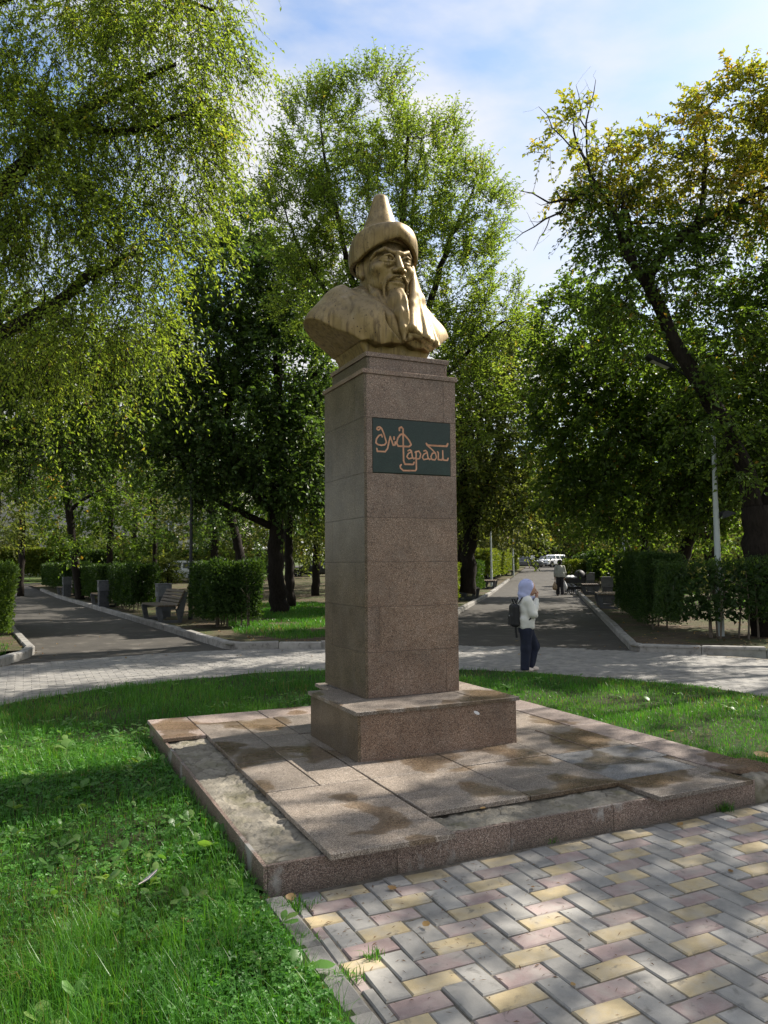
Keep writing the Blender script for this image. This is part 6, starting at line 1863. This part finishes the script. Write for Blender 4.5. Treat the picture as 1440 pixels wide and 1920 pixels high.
    def jeans(P):
        d = ell(P, (-0.03, 0, 0.60), (0.110, 0.132, 0.10))
        d = smin(d, chain(P, [(-0.05, -0.06, 0.58), (-0.058, -0.06, 0.33), (-0.080, -0.06, 0.045)], [0.088, 0.070, 0.066], 0.03), 0.04)
        d = smin(d, chain(P, [(0.005, 0.06, 0.58), (0.108, 0.06, 0.350), (0.040, 0.06, 0.090)], [0.088, 0.070, 0.064], 0.03), 0.03)
        d = d + 0.003 * np.sin(9 * P[2] + 70 * P[0] + 50 * P[1])
        return smax(d, 0.030 - P[2], 0.006)
    sdf_obj('jeans', jeans, (-0.2, -0.18, 0.0), (0.22, 0.18, 0.72), 0.0075, MAT['jeans_cloth'], t)
    for x0, y0, z0, tip in ((-0.075, -0.06, 0.0, 0.10), (0.045, 0.06, 0.0, 0.10)):
        def shoe(P):
            d = smin(ell(P, (x0, y0, 0.045), (0.055, 0.040, 0.045)), ell(P, (x0 + 0.065, y0, 0.032), (0.060, 0.038, 0.032)), 0.03)
            return smax(d, 0.004 - P[2], 0.003)
        sdf_obj('shoe', shoe, (x0 - 0.09, y0 - 0.06, -0.01), (x0 + 0.15, y0 + 0.06, 0.11), 0.007, MAT['shoe_cream'], t)
    # backpack: worn, but a thing of its own
    bp = thing('backpack', (0, 0, 0), "small black backpack on the child's back with a dangling strap", 'backpack')
    bp.location = t.location; bp.rotation_euler = t.rotation_euler
    def bag(P):
        d = rbox(P, (-0.200, 0, 0.80), (0.058, 0.115, 0.165), 0.05)
        d = smin(d, rbox(P, (-0.245, 0, 0.74), (0.035, 0.09, 0.085), 0.03), 0.02)
        return d
    sdf_obj('bag_body', bag, (-0.32, -0.15, 0.60), (-0.12, 0.15, 1.0), 0.008, MAT['black_cloth'], bp)
    q = MB(); q.tube([(-0.165, -0.03, 0.955), (-0.205, -0.035, 1.03), (-0.235, 0.0, 1.035), (-0.195, 0.03, 0.955)], 0.009, 6); q.obj('loop_handle', MAT['black_cloth'], bp)
    q = MB(); q.tube([(-0.205, -0.06, 0.65), (-0.20, -0.06, 0.56), (-0.19, -0.06, 0.49)], [0.014, 0.016, 0.018], 6); q.obj('strap', MAT['black_cloth'], bp)
    for s in (-1, 1):
        q = MB(); q.tube([(-0.135, s * 0.09, 0.66), (-0.01, s * 0.155, 0.76), (0.045, s * 0.125, 0.93), (0.0, s * 0.10, 1.055), (-0.11, s * 0.08, 1.05), (-0.16, s * 0.07, 0.97)], 0.011, 6); q.obj('shoulder_strap', MAT['black_cloth'], bp)
    q = MB(); q.lathe([(0.012, -0.004), (0.012, 0.004)], (0, 0, 0), 10); o = q.obj('badge', MAT['rim_metal'], bp); o.location = (-0.283, -0.02, 0.80); o.rotation_euler = (0, math.pi / 2, 0)
build_child()

def build_woman():
    t = person_root(1049, 1117, 36.2, math.pi / 2 - YAW + 0.05, 'person walking away up the right-hand path in a pale jacket and dark wide trousers')
    V = 0.014
    def body(P):
        d = ell(P, (0.0, 0, 1.53), (0.09, 0.075, 0.11))
        d = smin(d, capsule(P, (-0.01, 0, 1.45), (-0.02, 0, 1.36), 0.05, 0.055), 0.02)
        d = smin(d, ell(P, (-0.02, 0, 1.15), (0.10, 0.15, 0.25)), 0.04)
        d = smin(d, ell(P, (-0.02, 0, 0.88), (0.12, 0.16, 0.14)), 0.05)
        for s in (-1, 1):
            d = smin(d, chain(P, [(-0.02, s * 0.18, 1.34), (-0.03, s * 0.225, 1.06), (0.03, s * 0.22, 0.84), (0.03, s * 0.22, 0.78)], [0.05, 0.04, 0.03, 0.028], 0.01), 0.02)
            for k in range(4):
                d = smin(d, chain(P, [(0.0 + 0.02 * k, s * 0.22, 0.77), (0.0 + 0.02 * k, s * 0.215, 0.72), (0.0 + 0.018 * k, s * 0.20, 0.70)], [0.010, 0.010, 0.008]), 0.006)
            d = smin(d, chain(P, [(0.055, s * 0.21, 0.78), (0.065, s * 0.195, 0.74)], [0.011, 0.009]), 0.006)
        d = smin(d, chain(P, [(-0.01, 0.075, 0.85), (0.06, 0.08, 0.46), (0.08, 0.08, 0.06)], [0.09, 0.06, 0.04], 0.02), 0.03)
        d = smin(d, chain(P, [(-0.02, -0.075, 0.85), (-0.04, -0.08, 0.46), (-0.16, -0.08, 0.10)], [0.09, 0.06, 0.04], 0.02), 0.03)
        return d
    sdf_obj('body', body, (-0.3, -0.32, 0.0), (0.22, 0.32, 1.68), V, MAT['skin'], t)
    sdf_obj('hair', lambda P: smin(ell(P, (-0.035, 0, 1.575), (0.115, 0.115, 0.115)), ell(P, (-0.03, 0, 1.50), (0.08, 0.09, 0.08)), 0.03) + 0.008 * np.sin(50 * P[1]) * np.sin(50 * P[2]), (-0.2, -0.2, 1.36), (0.12, 0.2, 1.74), V, MAT['hair'], t)
    def top(P):
        d = ell(P, (-0.02, 0, 1.14), (0.145, 0.205, 0.30))
        d = smin(d, rbox(P, (-0.02, 0, 0.97), (0.14, 0.19, 0.13), 0.07), 0.06)
        for s in (-1, 1):
            d = smin(d, chain(P, [(-0.02, s * 0.175, 1.345), (-0.03, s * 0.24, 1.06), (0.02, s * 0.232, 0.86)], [0.07, 0.058, 0.045], 0.02), 0.04)
        return smax(smax(d, 0.84 - P[2] + 0.03 * np.sin(9 * P[1]), 0.01), P[2] - 1.43, 0.02)
    sdf_obj('jacket', top, (-0.25, -0.36, 0.78), (0.2, 0.36, 1.5), V, MAT['grey_cloth'], t)
    def tr(P):
        d = ell(P, (-0.02, 0, 0.87), (0.13, 0.175, 0.12))
        d = smin(d, chain(P, [(-0.01, 0.08, 0.83), (0.055, 0.085, 0.46), (0.075, 0.085, 0.06)], [0.105, 0.09, 0.095], 0.03), 0.04)
        d = smin(d, chain(P, [(-0.02, -0.08, 0.83), (-0.04, -0.085, 0.46), (-0.13, -0.085, 0.10)], [0.105, 0.09, 0.09], 0.03), 0.03)
        return smax(d, 0.05 - P[2], 0.01)
    sdf_obj('trousers', tr, (-0.3, -0.26, 0.0), (0.24, 0.26, 1.02), V, MAT['dark_trousers'], t)
    for x, y, z in ((0.08, 0.085, 0.0), (-0.15, -0.085, 0.02)):
        sdf_obj('shoe', lambda P: smax(ell(P, (x + 0.04, y, z + 0.035), (0.12, 0.045, 0.05)), z - P[2], 0.005), (x - 0.12, y - 0.08, -0.02), (x + 0.2, y + 0.08, 0.12), V, MAT['shoe_cream'], t)
    R = rotz(t.rotation_euler[2]); L0 = np.array(t.location)
    for y, w, hh, mt, lab in ((0.235, 0.12, 0.16, 'bag_tan', "tan shopping bag in the walking person's left hand"), (-0.24, 0.11, 0.17, 'bag_white', "white plastic bag in the walking person's right hand")):
        p = L0 + R @ np.array([0.03, y, 0.70])
        bg = thing('shopping_bag', p, lab, 'bag', None, rz=t.rotation_euler[2])
        sdf_obj('bag_body', lambda P: smin(ell(P, (0, 0, -0.30), (w * 0.9, w, hh)), ell(P, (0, 0, -0.12), (0.03, 0.045, 0.08)), 0.08), (-0.2, -0.2, -0.55), (0.2, 0.2, 0.0), 0.018, MAT[mt], bg)
        q = MB(); q.tube([(0.02, 0, -0.10), (0.02, 0, 0.0), (-0.02, 0, 0.0), (-0.02, 0, -0.10)], 0.006, 4); q.obj('handle', MAT[mt], bg)
    return t
wm = build_woman()
def build_far_person():
    t = person_root(999, None, 104.0, math.pi / 2 + 2.2, 'tiny far person in a white shirt near the street, left of the white car')
    sdf_obj('body', lambda P: smin(smin(ell(P, (0, 0, 1.60), (0.1, 0.09, 0.13)), ell(P, (0, 0, 1.15), (0.13, 0.2, 0.32)), 0.05), smin(chain(P, [(0, 0.1, 0.85), (0.05, 0.1, 0.02)], [0.1, 0.05]), chain(P, [(0, -0.1, 0.85), (-0.05, -0.1, 0.02)], [0.1, 0.05]), 0.03), 0.05), (-0.3, -0.35, 0), (0.3, 0.35, 1.8), 0.04, MAT['dark_trousers'], t)
    sdf_obj('shirt', lambda P: smax(smin(ell(P, (0, 0, 1.18), (0.15, 0.22, 0.32)), smin(chain(P, [(0, 0.2, 1.4), (0.03, 0.26, 0.95)], [0.07, 0.05]), chain(P, [(0, -0.2, 1.4), (0.03, -0.26, 0.95)], [0.07, 0.05]), 0.05), 0.05), 0.92 - P[2], 0.02), (-0.3, -0.4, 0.85), (0.3, 0.4, 1.55), 0.04, MAT['cream_cloth'], t)
build_far_person()

def build_pram():
    p = ground_at(1078, 37.5)
    t = thing('pram', p, 'black pram with white bedding parked beside the walking person', 'pram', None, rz=-YAW + 0.3)
    q = MB(); q.prism([(-0.45, 0.55), (0.40, 0.55), (0.46, 0.78), (-0.52, 0.80)], (0, 0, 0), (1, 0, 0), (0, 0, 1), (0, -1, 0), -0.24, 0.24); q.obj('carrycot', MAT['black_cloth'], t)
    sdf_obj('hood', lambda P: smax(smax(ell(P, (0.24, 0, 0.80), (0.32, 0.27, 0.38)), 0.78 - P[2], 0.01), -(P[0] - 0.02), 0.02), (-0.1, -0.3, 0.7), (0.6, 0.3, 1.25), 0.025, MAT['black_cloth'], t)
    sdf_obj('bedding', lambda P: ell(P, (-0.22, 0, 0.82), (0.30, 0.22, 0.10)) + 0.02 * np.sin(22 * P[0]) * np.sin(20 * P[1]), (-0.6, -0.3, 0.7), (0.2, 0.3, 1.0), 0.025, MAT['bag_white'], t)
    q = MB(); q.box((-0.02, 0, 0.30), (0.32, 0.20, 0.07)); q.obj('basket', MAT['black_cloth'], t)
    q = MB(); q.tube([(0.40, 0.22, 0.66), (0.72, 0.22, 1.02), (0.74, 0, 1.05), (0.72, -0.22, 1.02), (0.40, -0.22, 0.66)], 0.016, 6); q.obj('handle', MAT['dark_metal'], t)
    q = MB()
    for s in (-0.22, 0.22):
        q.tube([(-0.38, s, 0.14), (0.25, s, 0.56)], 0.015, 5); q.tube([(0.38, s, 0.14), (-0.25, s, 0.56)], 0.015, 5)
    q.obj('chassis', MAT['dark_metal'], t)
    for x in (-0.38, 0.38):
        for s in (-0.26, 0.26):
            q = MB(); a = np.linspace(0, 2 * math.pi, 15); q.tube(np.column_stack([0.125 * np.cos(a), np.zeros(15), 0.125 * np.sin(a)]), 0.022, 5, False); q.box((0, 0, 0), (0.11, 0.008, 0.012)); q.box((0, 0, 0), (0.012, 0.008, 0.11))
            o = q.obj('wheel', MAT['tyre'], t); o.location = (x, s, 0.147)
build_pram()

# ------------------------------------------------------------------ cars
def car(px, dep, ang, paint, label, kind='suv', zoff=0.02):
    t = thing('parked_car', ground_at(px, dep) + np.array([0, 0, zoff]), label, 'car', 'cars parked along the street', rz=-YAW + ang)
    Hh = {'suv': 1.58, 'sedan': 1.42, 'van': 1.95}[kind]
    Lh = 2.2 if kind != 'van' else 2.4
    bh = 0.36 if kind == 'suv' else 0.32
    zc = 0.64 if kind == 'suv' else 0.56
    cx0, cx1 = {'suv': (-2.0, 0.55), 'sedan': (-1.55, 0.55), 'van': (-2.35, 1.25)}[kind]
    wx = (-1.38, 1.36)
    def cabin(P, e=0.0):
        z = (P[2] - zc - bh * 0.6) / (Hh - zc - bh * 0.6)
        z = np.clip(z, 0, 1.2)
        f1 = cx1 + 0.75 - z * (0.95 if kind != 'van' else 0.7); f0 = cx0 - 0.18 + z * 0.38
        qx = np.maximum(P[0] - f1, f0 - P[0])
        qy = np.abs(P[1]) - (0.86 - 0.20 * z)
        return smax(smax(qx * 0.8, qy, 0.10), P[2] - Hh, 0.14) - e
    def lower(P):
        d = rbox(P, (0, 0, zc), (Lh, 0.90, bh), 0.17)
        hood = P[2] - (zc + bh - 0.02 - 0.10 * np.clip((P[0] - 0.9) / 1.3, 0, 1) ** 2)
        return smax(d, hood, 0.05)
    def body(P):
        d = smin(lower(P), smax(cabin(P), 0.6 - P[2], 0.05), 0.05)
        for x in wx:
            d = smax(d, -(np.sqrt((P[0] - x) ** 2 + (P[2] - 0.34) ** 2) - 0.40 + 0 * P[1]), 0.02)
        return d
    sdf_obj('body', body, (-2.7, -1.05, 0.1), (2.7, 1.05, Hh + 0.15), 0.045, MAT[paint], t)
    def glass(P):
        c = np.abs(cabin(P) + 0.012) - 0.028
        zlo, zhi = zc + bh + 0.02, Hh - 0.13
        d = smax(c, np.maximum(zlo - P[2], P[2] - zhi), 0.02)
        pill = np.minimum(np.minimum(np.abs(P[0] + 0.55), np.abs(P[0] - 0.48 + 0.5 * (P[2] - 1.0))), np.abs(P[0] - cx0 - 0.42)) - 0.06
        side = np.abs(P[1]) - 0.55
        return smax(d, -np.maximum(pill, -side), 0.01)
    sdf_obj('windows', glass, (-2.7, -1.0, zc + bh - 0.05), (2.4, 1.0, Hh), 0.04, MAT['car_glass'], t)
    for x in wx:
        for s in (-1, 1):
            q = MB(); k = 18
            q.lathe([(0.22, -0.10), (0.32, -0.11), (0.335, -0.08), (0.335, 0.08), (0.32, 0.11), (0.22, 0.10)], (0, 0, 0), k)
            w = q.obj('wheel', MAT['tyre'], t); w.location = (x, s * 0.80, 0.335); w.rotation_euler = (math.pi / 2, 0, 0)
            q = MB()
            q.lathe([(0.05, 0.118), (0.06, 0.122)], (0, 0, 0), 8)
            for j in range(5):
                a = j * 1.2566; q.box((0.12 * math.cos(a), 0.12 * math.sin(a), 0.112), (0.11, 0.03, 0.012), rotz(a))
            rm = q.obj('rim', MAT['rim_metal'], w); rm.rotation_euler = (0 if s < 0 else math.pi, 0, 0)
    for s in (-1, 1):
        sdf_obj('headlight', lambda P: ell(P, (Lh - 0.10, s * 0.66, zc + 0.16), (0.16, 0.20, 0.085)), (Lh - 0.35, s * 0.66 - 0.25, zc), (Lh + 0.15, s * 0.66 + 0.25, zc + 0.3), 0.03, MAT['headlight'], t)
        q = MB(); q.box((-Lh + 0.02, s * 0.70, zc + 0.14), (0.05, 0.13, 0.09)); q.obj('tail_light', MAT['red_lens'], t)
        q = MB(); q.bbox((0.62, s * 0.98 - 0.09, zc + bh - 0.02), (0.74, s * 0.98 + 0.09, zc + bh + 0.12), 0.03); q.obj('mirror', MAT[paint], t)
    q = MB(); q.box((Lh + 0.005, 0, zc + 0.10), (0.02, 0.42, 0.075)); q.obj('grille', MAT['dark_metal'], t)
    q = MB(); q.box((Lh + 0.005, 0, zc - 0.20), (0.025, 0.70, 0.07)); q.obj('bumper_grille', MAT['dark_metal'], t)
    q = MB(); q.box((Lh + 0.03, 0, zc - 0.06), (0.008, 0.26, 0.055)); q.obj('number_plate', MAT['window_frame'], t)
    return t
car(1036, 98, math.radians(222), 'car_white', 'white crossover car parked facing the path at its far end', 'suv')
car(1026, 104, math.radians(225), 'car_dark', 'dark car half hidden behind the white crossover', 'sedan')
car(983, 94, math.radians(180 + 172), 'car_grey', 'grey car poking out from behind the left hedge at the street', 'sedan')
car(330, 56, math.radians(186), 'car_white', 'white car seen between hedges beyond the nearest bench on the left', 'suv')
car(590, 66, math.radians(182), 'car_dark', 'dark car glimpsed at the left edge of the pedestal', 'sedan')

# ------------------------------------------------------------------ apartment block behind the trees on the left
def building(px, dep, w, h, floors, bays, label, seed, rz=0.0):
    b = ground_at(px, dep)
    t = thing('apartment_building', b, label, 'building', None, rz=-YAW + rz)
    dpt = 10.0
    fh = h / floors; bw_ = w / bays
    q = MB()
    # walls with real openings: piers and spandrels
    ww, wh, sill = bw_ * 0.42, fh * 0.52, fh * 0.30
    for f in range(floors):
        z0 = f * fh
        q.box((0, 0, z0 + sill / 2), (w / 2, 0.2, sill / 2 - 0.0))
        q.box((0, 0, z0 + (sill + wh + fh) / 2), (w / 2, 0.2, (fh - sill - wh) / 2))
        for k in range(bays + 1):
            xa = -w / 2 if k == 0 else -w / 2 + (k - 0.5) * bw_ + ww / 2
            xb = w / 2 if k == bays else -w / 2 + (k + 0.5) * bw_ - ww / 2
            q.box(((xa + xb) / 2, 0, z0 + sill + wh / 2), ((xb - xa) / 2, 0.2, wh / 2))
    for s in (-1, 1): q.box((s * (w / 2 - 0.2), dpt / 2 + 0.2, h / 2), (0.2, dpt / 2, h / 2))
    q.box((0, dpt + 0.4, h / 2), (w / 2, 0.2, h / 2))
    q.obj('wall', MAT['wall_plaster'], t)
    q = MB(); q.box((0, dpt / 2, h + 0.2), (w / 2 + 0.5, dpt / 2 + 0.9, 0.2)); q.box((0, dpt / 2, h + 0.7), (w / 2, dpt / 2, 0.3)); q.obj('roof', MAT['roof_sheet'], t)
    fr = MB(); a, c = ww / 2, wh / 2
    for x, z, hx_, hz_ in ((0, c - 0.04, a, 0.04), (0, -c + 0.04, a, 0.04), (-a + 0.04, 0, 0.04, c - 0.08), (a - 0.04, 0, 0.04, c - 0.08), (0, 0, 0.035, c - 0.08)):
        fr.box((x, 0, z), (hx_, 0.04, hz_))
    fm = fr.mesh('window_frame', MAT['window_frame'])
    pn = MB(); pn.box((0, 0.02, 0), (a - 0.05, 0.006, c - 0.05)); pm = pn.mesh('window_pane', MAT['car_glass'])
    sl = MB(); sl.box((0, -0.16, -c - 0.04), (a + 0.1, 0.14, 0.03)); sm = sl.mesh('window_sill', MAT['window_frame'])
    for f in range(floors):
        for k in range(bays):
            win = link('window', fm, t); win.location = (-w / 2 + (k + 0.5) * bw_, 0.02, f * fh + sill + wh / 2)
            link('pane', pm, win); link('sill', sm, win)
building(150, 82, 34, 14, 4, 11, 'pale plastered apartment block half hidden by trees at left', 1, 0.05)
building(1030, 150, 26, 7, 2, 8, 'low grey house across the street behind the far trees', 2, 0.0)

# ------------------------------------------------------------------ pigeons, feather, fallen leaves, litter
def pigeon(P, ang, dark, label):
    t = thing('pigeon', P, label, 'pigeon', 'pigeons on the branches of the leaning tree', rz=ang)
    m = MAT['pigeon_dark' if dark else 'pigeon_grey']
    def body(P):
        d = ell(P, (0, 0, 0.11), (0.125, 0.062, 0.068))
        d = smin(d, capsule(P, (0.075, 0, 0.14), (0.115, 0, 0.205), 0.042, 0.030), 0.03)
        d = smin(d, ell(P, (0.125, 0, 0.222), (0.033, 0.027, 0.028)), 0.015)
        d = smin(d, capsule(P, (0.150, 0, 0.218), (0.178, 0, 0.210), 0.009, 0.003), 0.008)
        d = smin(d, smax(capsule(P, (-0.09, 0, 0.09), (-0.23, 0, 0.055), 0.045, 0.030), np.abs(P[2] - 0.085 - 0.2 * (P[0] + 0.09)) - 0.014, 0.01), 0.02)
        return d
    sdf_obj('body', body, (-0.28, -0.09, 0.0), (0.2, 0.09, 0.27), 0.008, m, t)
    for s in (-1, 1):
        w = sdf_obj('wing', lambda P: smax(ell(P, (-0.045, s * 0.052, 0.115), (0.135, 0.022, 0.050)), -(np.abs(np.abs(P[0] + 0.07) - 0.03) - 0.006 + 10 * np.clip(np.abs(P[1]) - 0.2, 0, 1)), 0.004), (-0.2, s * 0.052 - 0.04, 0.04), (0.12, s * 0.052 + 0.04, 0.19), 0.008, MAT['pigeon_dark' if not dark else 'pigeon_grey'], t)
    q = MB()
    for s in (-1, 1):
        q.tube([(0.015, s * 0.022, 0.055), (0.02, s * 0.022, 0.0)], 0.005, 4)
        for a in (-0.5, 0, 0.5): q.tube([(0.02, s * 0.022, 0.004), (0.05, s * 0.022 + a * 0.03, 0.002)], 0.003, 3)
    q.obj('feet', MAT['copper_letter'], t)
pigeon(D(1168, 376, 14.5), -YAW + 0.35, False, 'grey pigeon perched on the tip of the upright limb, lowest left')
pigeon(D(1316, 402, 14.95), -YAW + 1.0, True, 'dark pigeon tucked against the upright branch at the fork')
pigeon(D(1282, 304, 15.0), -YAW + 0.4, True, 'black pigeon high among the yellow leaves')
q = MB(); q.tube([D(1225, 312, 15.0), D(1282, 304, 15.0), D(1328, 300, 15.1)], [0.008, 0.012, 0.016], 5)
perch = q.obj('branch', MAT['bark'], None)
for o in list(COL.objects):
    if o.get('label', '').startswith('big leaning tree'):
        perch.parent = o; perch.matrix_parent_inverse = Matrix.Translation(-Vector(o.location))

def feather():
    p = G(262, 1662, 0.07)
    t = thing('feather', p, 'grey bird feather with a dark tip lying on the grass', 'feather', None, rz=0.75)
    n = 10; V, F = [], []
    for k in range(n):
        u = k / (n - 1); w = 0.014 * math.sin(math.pi * min(1, u * 0.85 + 0.12)) ** 0.6 * (1 if u < 0.97 else 0.3); z = 0.020 * u * u + 0.01
        V += [(u * 0.13, -w, z + 0.004), (u * 0.13, 0, z), (u * 0.13, w * 0.7, z + 0.004)]
    for k in range(n - 1): F += [(k * 3, k * 3 + 1, k * 3 + 4, k * 3 + 3), (k * 3 + 1, k * 3 + 2, k * 3 + 5, k * 3 + 4)]
    link('vane', mesh_np('vane', np.array(V), np.array(F), MAT['feather'], True), t)
    q = MB(); q.tube([(-0.03, 0, 0.012), (0.06, 0, 0.014), (0.125, 0, 0.03)], [0.0018, 0.0014, 0.0006], 5); q.obj('shaft', MAT['shoe_cream'], t)
feather()

def dead_leaf(px, py, size, tone, label, z=0.0, seed=0, curl=0.4):
    rr_ = np.random.default_rng(seed + int(px))
    p = G(px, py, z)
    n = 6; V, F = [], []
    for k in range(n):
        u = k / (n - 1); w = size * 0.36 * math.sin(math.pi * (0.06 + 0.88 * u)) ** 0.8; c = size * curl * (u - 0.5) ** 2 + 0.004
        V += [((u - 0.5) * size, -w, c + w * curl * rr_.uniform(0.3, 1.0)), ((u - 0.5) * size, 0, c), ((u - 0.5) * size, w, c + w * curl * rr_.uniform(0.0, 0.7))]
    for k in range(n - 1): F += [(k * 3, k * 3 + 1, k * 3 + 4, k * 3 + 3), (k * 3 + 1, k * 3 + 2, k * 3 + 5, k * 3 + 4)]
    o = link('fallen_leaf', mesh_np('fallen_leaf', np.array(V), np.array(F), MAT['dry_leaf'], True, {'v': np.full(len(V), tone)}))
    o.location = tuple(p); o.rotation_euler = (rr_.normal(0, 0.15), rr_.normal(0, 0.15), rr_.uniform(0, 6.28))
    props(o, label, 'leaf', 'fallen leaves on lawn and paving')
dead_leaf(470, 1712, 0.12, 0.45, 'large curled brown leaf at the corner of the platform', 0.02)
dead_leaf(478, 1690, 0.08, 0.15, 'reddish brown leaf tucked against the platform corner', 0.03)
dead_leaf(412, 1782, 0.09, 0.8, 'pale brown curled leaf in the grass near the kerb', 0.05)
dead_leaf(392, 1585, 0.06, 0.3, 'small reddish leaf among plantain leaves by the platform wall', 0.06)
dead_leaf(350, 1730, 0.06, 0.35, 'small brown leaf half sunk in the long grass', 0.06)
dead_leaf(1430, 1418, 0.13, 0.75, 'big orange-brown leaf on the lawn at the right edge', 0.05)
dead_leaf(1258, 1372, 0.07, 0.9, 'pale leaf on the right-hand lawn', 0.05)
dead_leaf(800, 1735, 0.045, 0.8, 'tan leaf lying on a grey paver', 0.006)
dead_leaf(735, 1667, 0.045, 0.7, 'ragged tan leaf on the pavers near the platform wall', 0.006)
dead_leaf(905, 1517, 0.045, 0.8, 'orange leaf on the bare mortar strip', 0.155)
dead_leaf(1070, 1548, 0.04, 0.75, 'small tan leaf in the puddled joint below the platform', 0.006)
dead_leaf(1275, 1547, 0.045, 0.9, 'pale leaf on the pavers near the broken platform corner', 0.006)
dead_leaf(1000, 1665, 0.03, 0.5, 'tiny brown leaf in the joint of a grey and a pink paver', 0.006)
dead_leaf(545, 1683, 0.05, 0.95, 'yellow leaf beside the tuft at the platform corner', 0.01)
dead_leaf(1370, 1635, 0.035, 0.6, 'tiny brown leaf on a grey paver at right', 0.006)
dead_leaf(1075, 1848, 0.025, 0.95, 'tiny pale leaf on a grey paver near the picture bottom', 0.006)
# bits of grass clippings and grit on the pavers
r = np.random.default_rng(61)
n = 420
x = KX + 0.02 + np.abs(r.normal(0, 0.9, n)); y = -2.4 - np.abs(r.normal(0, 1.0, n))
k = (x < 2.2) & (y > -5.2); x, y = x[k], y[k]; n = len(x)
P = np.column_stack([x, y, np.full(n, 0.004)])
a = r.uniform(0, 6.28, n)
V, F = leaf_quads(P, np.column_stack([np.cos(a), np.sin(a), np.zeros(n)]), unit(np.array([0, 0, 1.0]) + r.normal(0, 0.2, (n, 3))), 0.010 + 0.035 * r.random(n) ** 2, np.full(n, 0.0022) + 0.004 * (r.random(n) < 0.2), 0.3)
props(link('grass_clippings', mesh_np('grass_clippings', V, F, MAT['dry_leaf'], False, {'v': np.repeat(r.random(n) * 0.6, 4)})), kind='stuff')
r = np.random.default_rng(62)
n = 2600
px_ = r.uniform(0, 1440, n); dp_ = 13 + 40 * r.random(n) ** 2
pos = np.array([ground_at(a, b) for a, b in zip(px_, dp_)])
pos[:, 2] += 0.012
rr = np.hypot(pos[:, 0], pos[:, 1])
a = r.uniform(0, 6.28, n)
onbed = ~(((pos[:, 0] - PR0[0]) * RPD[1] - (pos[:, 1] - PR0[1]) * RPD[0] > 0) & ((pos[:, 0] - PR1[0]) * RPD[1] - (pos[:, 1] - PR1[1]) * RPD[0] < 0)) & ~(((pos[:, 0] - PL0[0]) * LPD[1] - (pos[:, 1] - PL0[1]) * LPD[0] > 0) & ((pos[:, 0] - PL1[0]) * LPD[1] - (pos[:, 1] - PL1[1]) * LPD[0] < 0)) & (rr > 8.3)
pos[:, 2] += np.where(onbed, 0.09, 0.0)
kp = onbed | (r.random(n) < 0.08)
pos, a = pos[kp], a[kp]; n = len(pos)
V, F = leaf_quads(pos, np.column_stack([np.cos(a), np.sin(a), np.full(n, 0.1)]), unit(np.array([0, 0, 1.0]) + r.normal(0, 0.35, (n, 3))), 0.03 + 0.05 * r.random(n) ** 1.5, 0.02 + 0.03 * r.random(n) ** 1.5, 0.2)
props(link('leaf_litter', mesh_np('leaf_litter', V, F, MAT['dry_leaf'], False, {'v': np.repeat(r.random(n), 4)})), kind='stuff')
# white smear stuck on the step
q = MB(); q.lathe([(0.001, 0), (0.022, 0.001), (0.020, 0.003), (0.004, 0.004)], (0, 0, 0), 9); o = q.obj('scrap_of_paper', MAT['bag_white'])
o.scale = (1.3, 0.55, 1.0); o.location = (0.30, -0.8655, 0.43); o.rotation_euler = (math.pi / 2, 0.45, 0)
props(o, 'white scrap stuck to the front of the step', 'scrap')
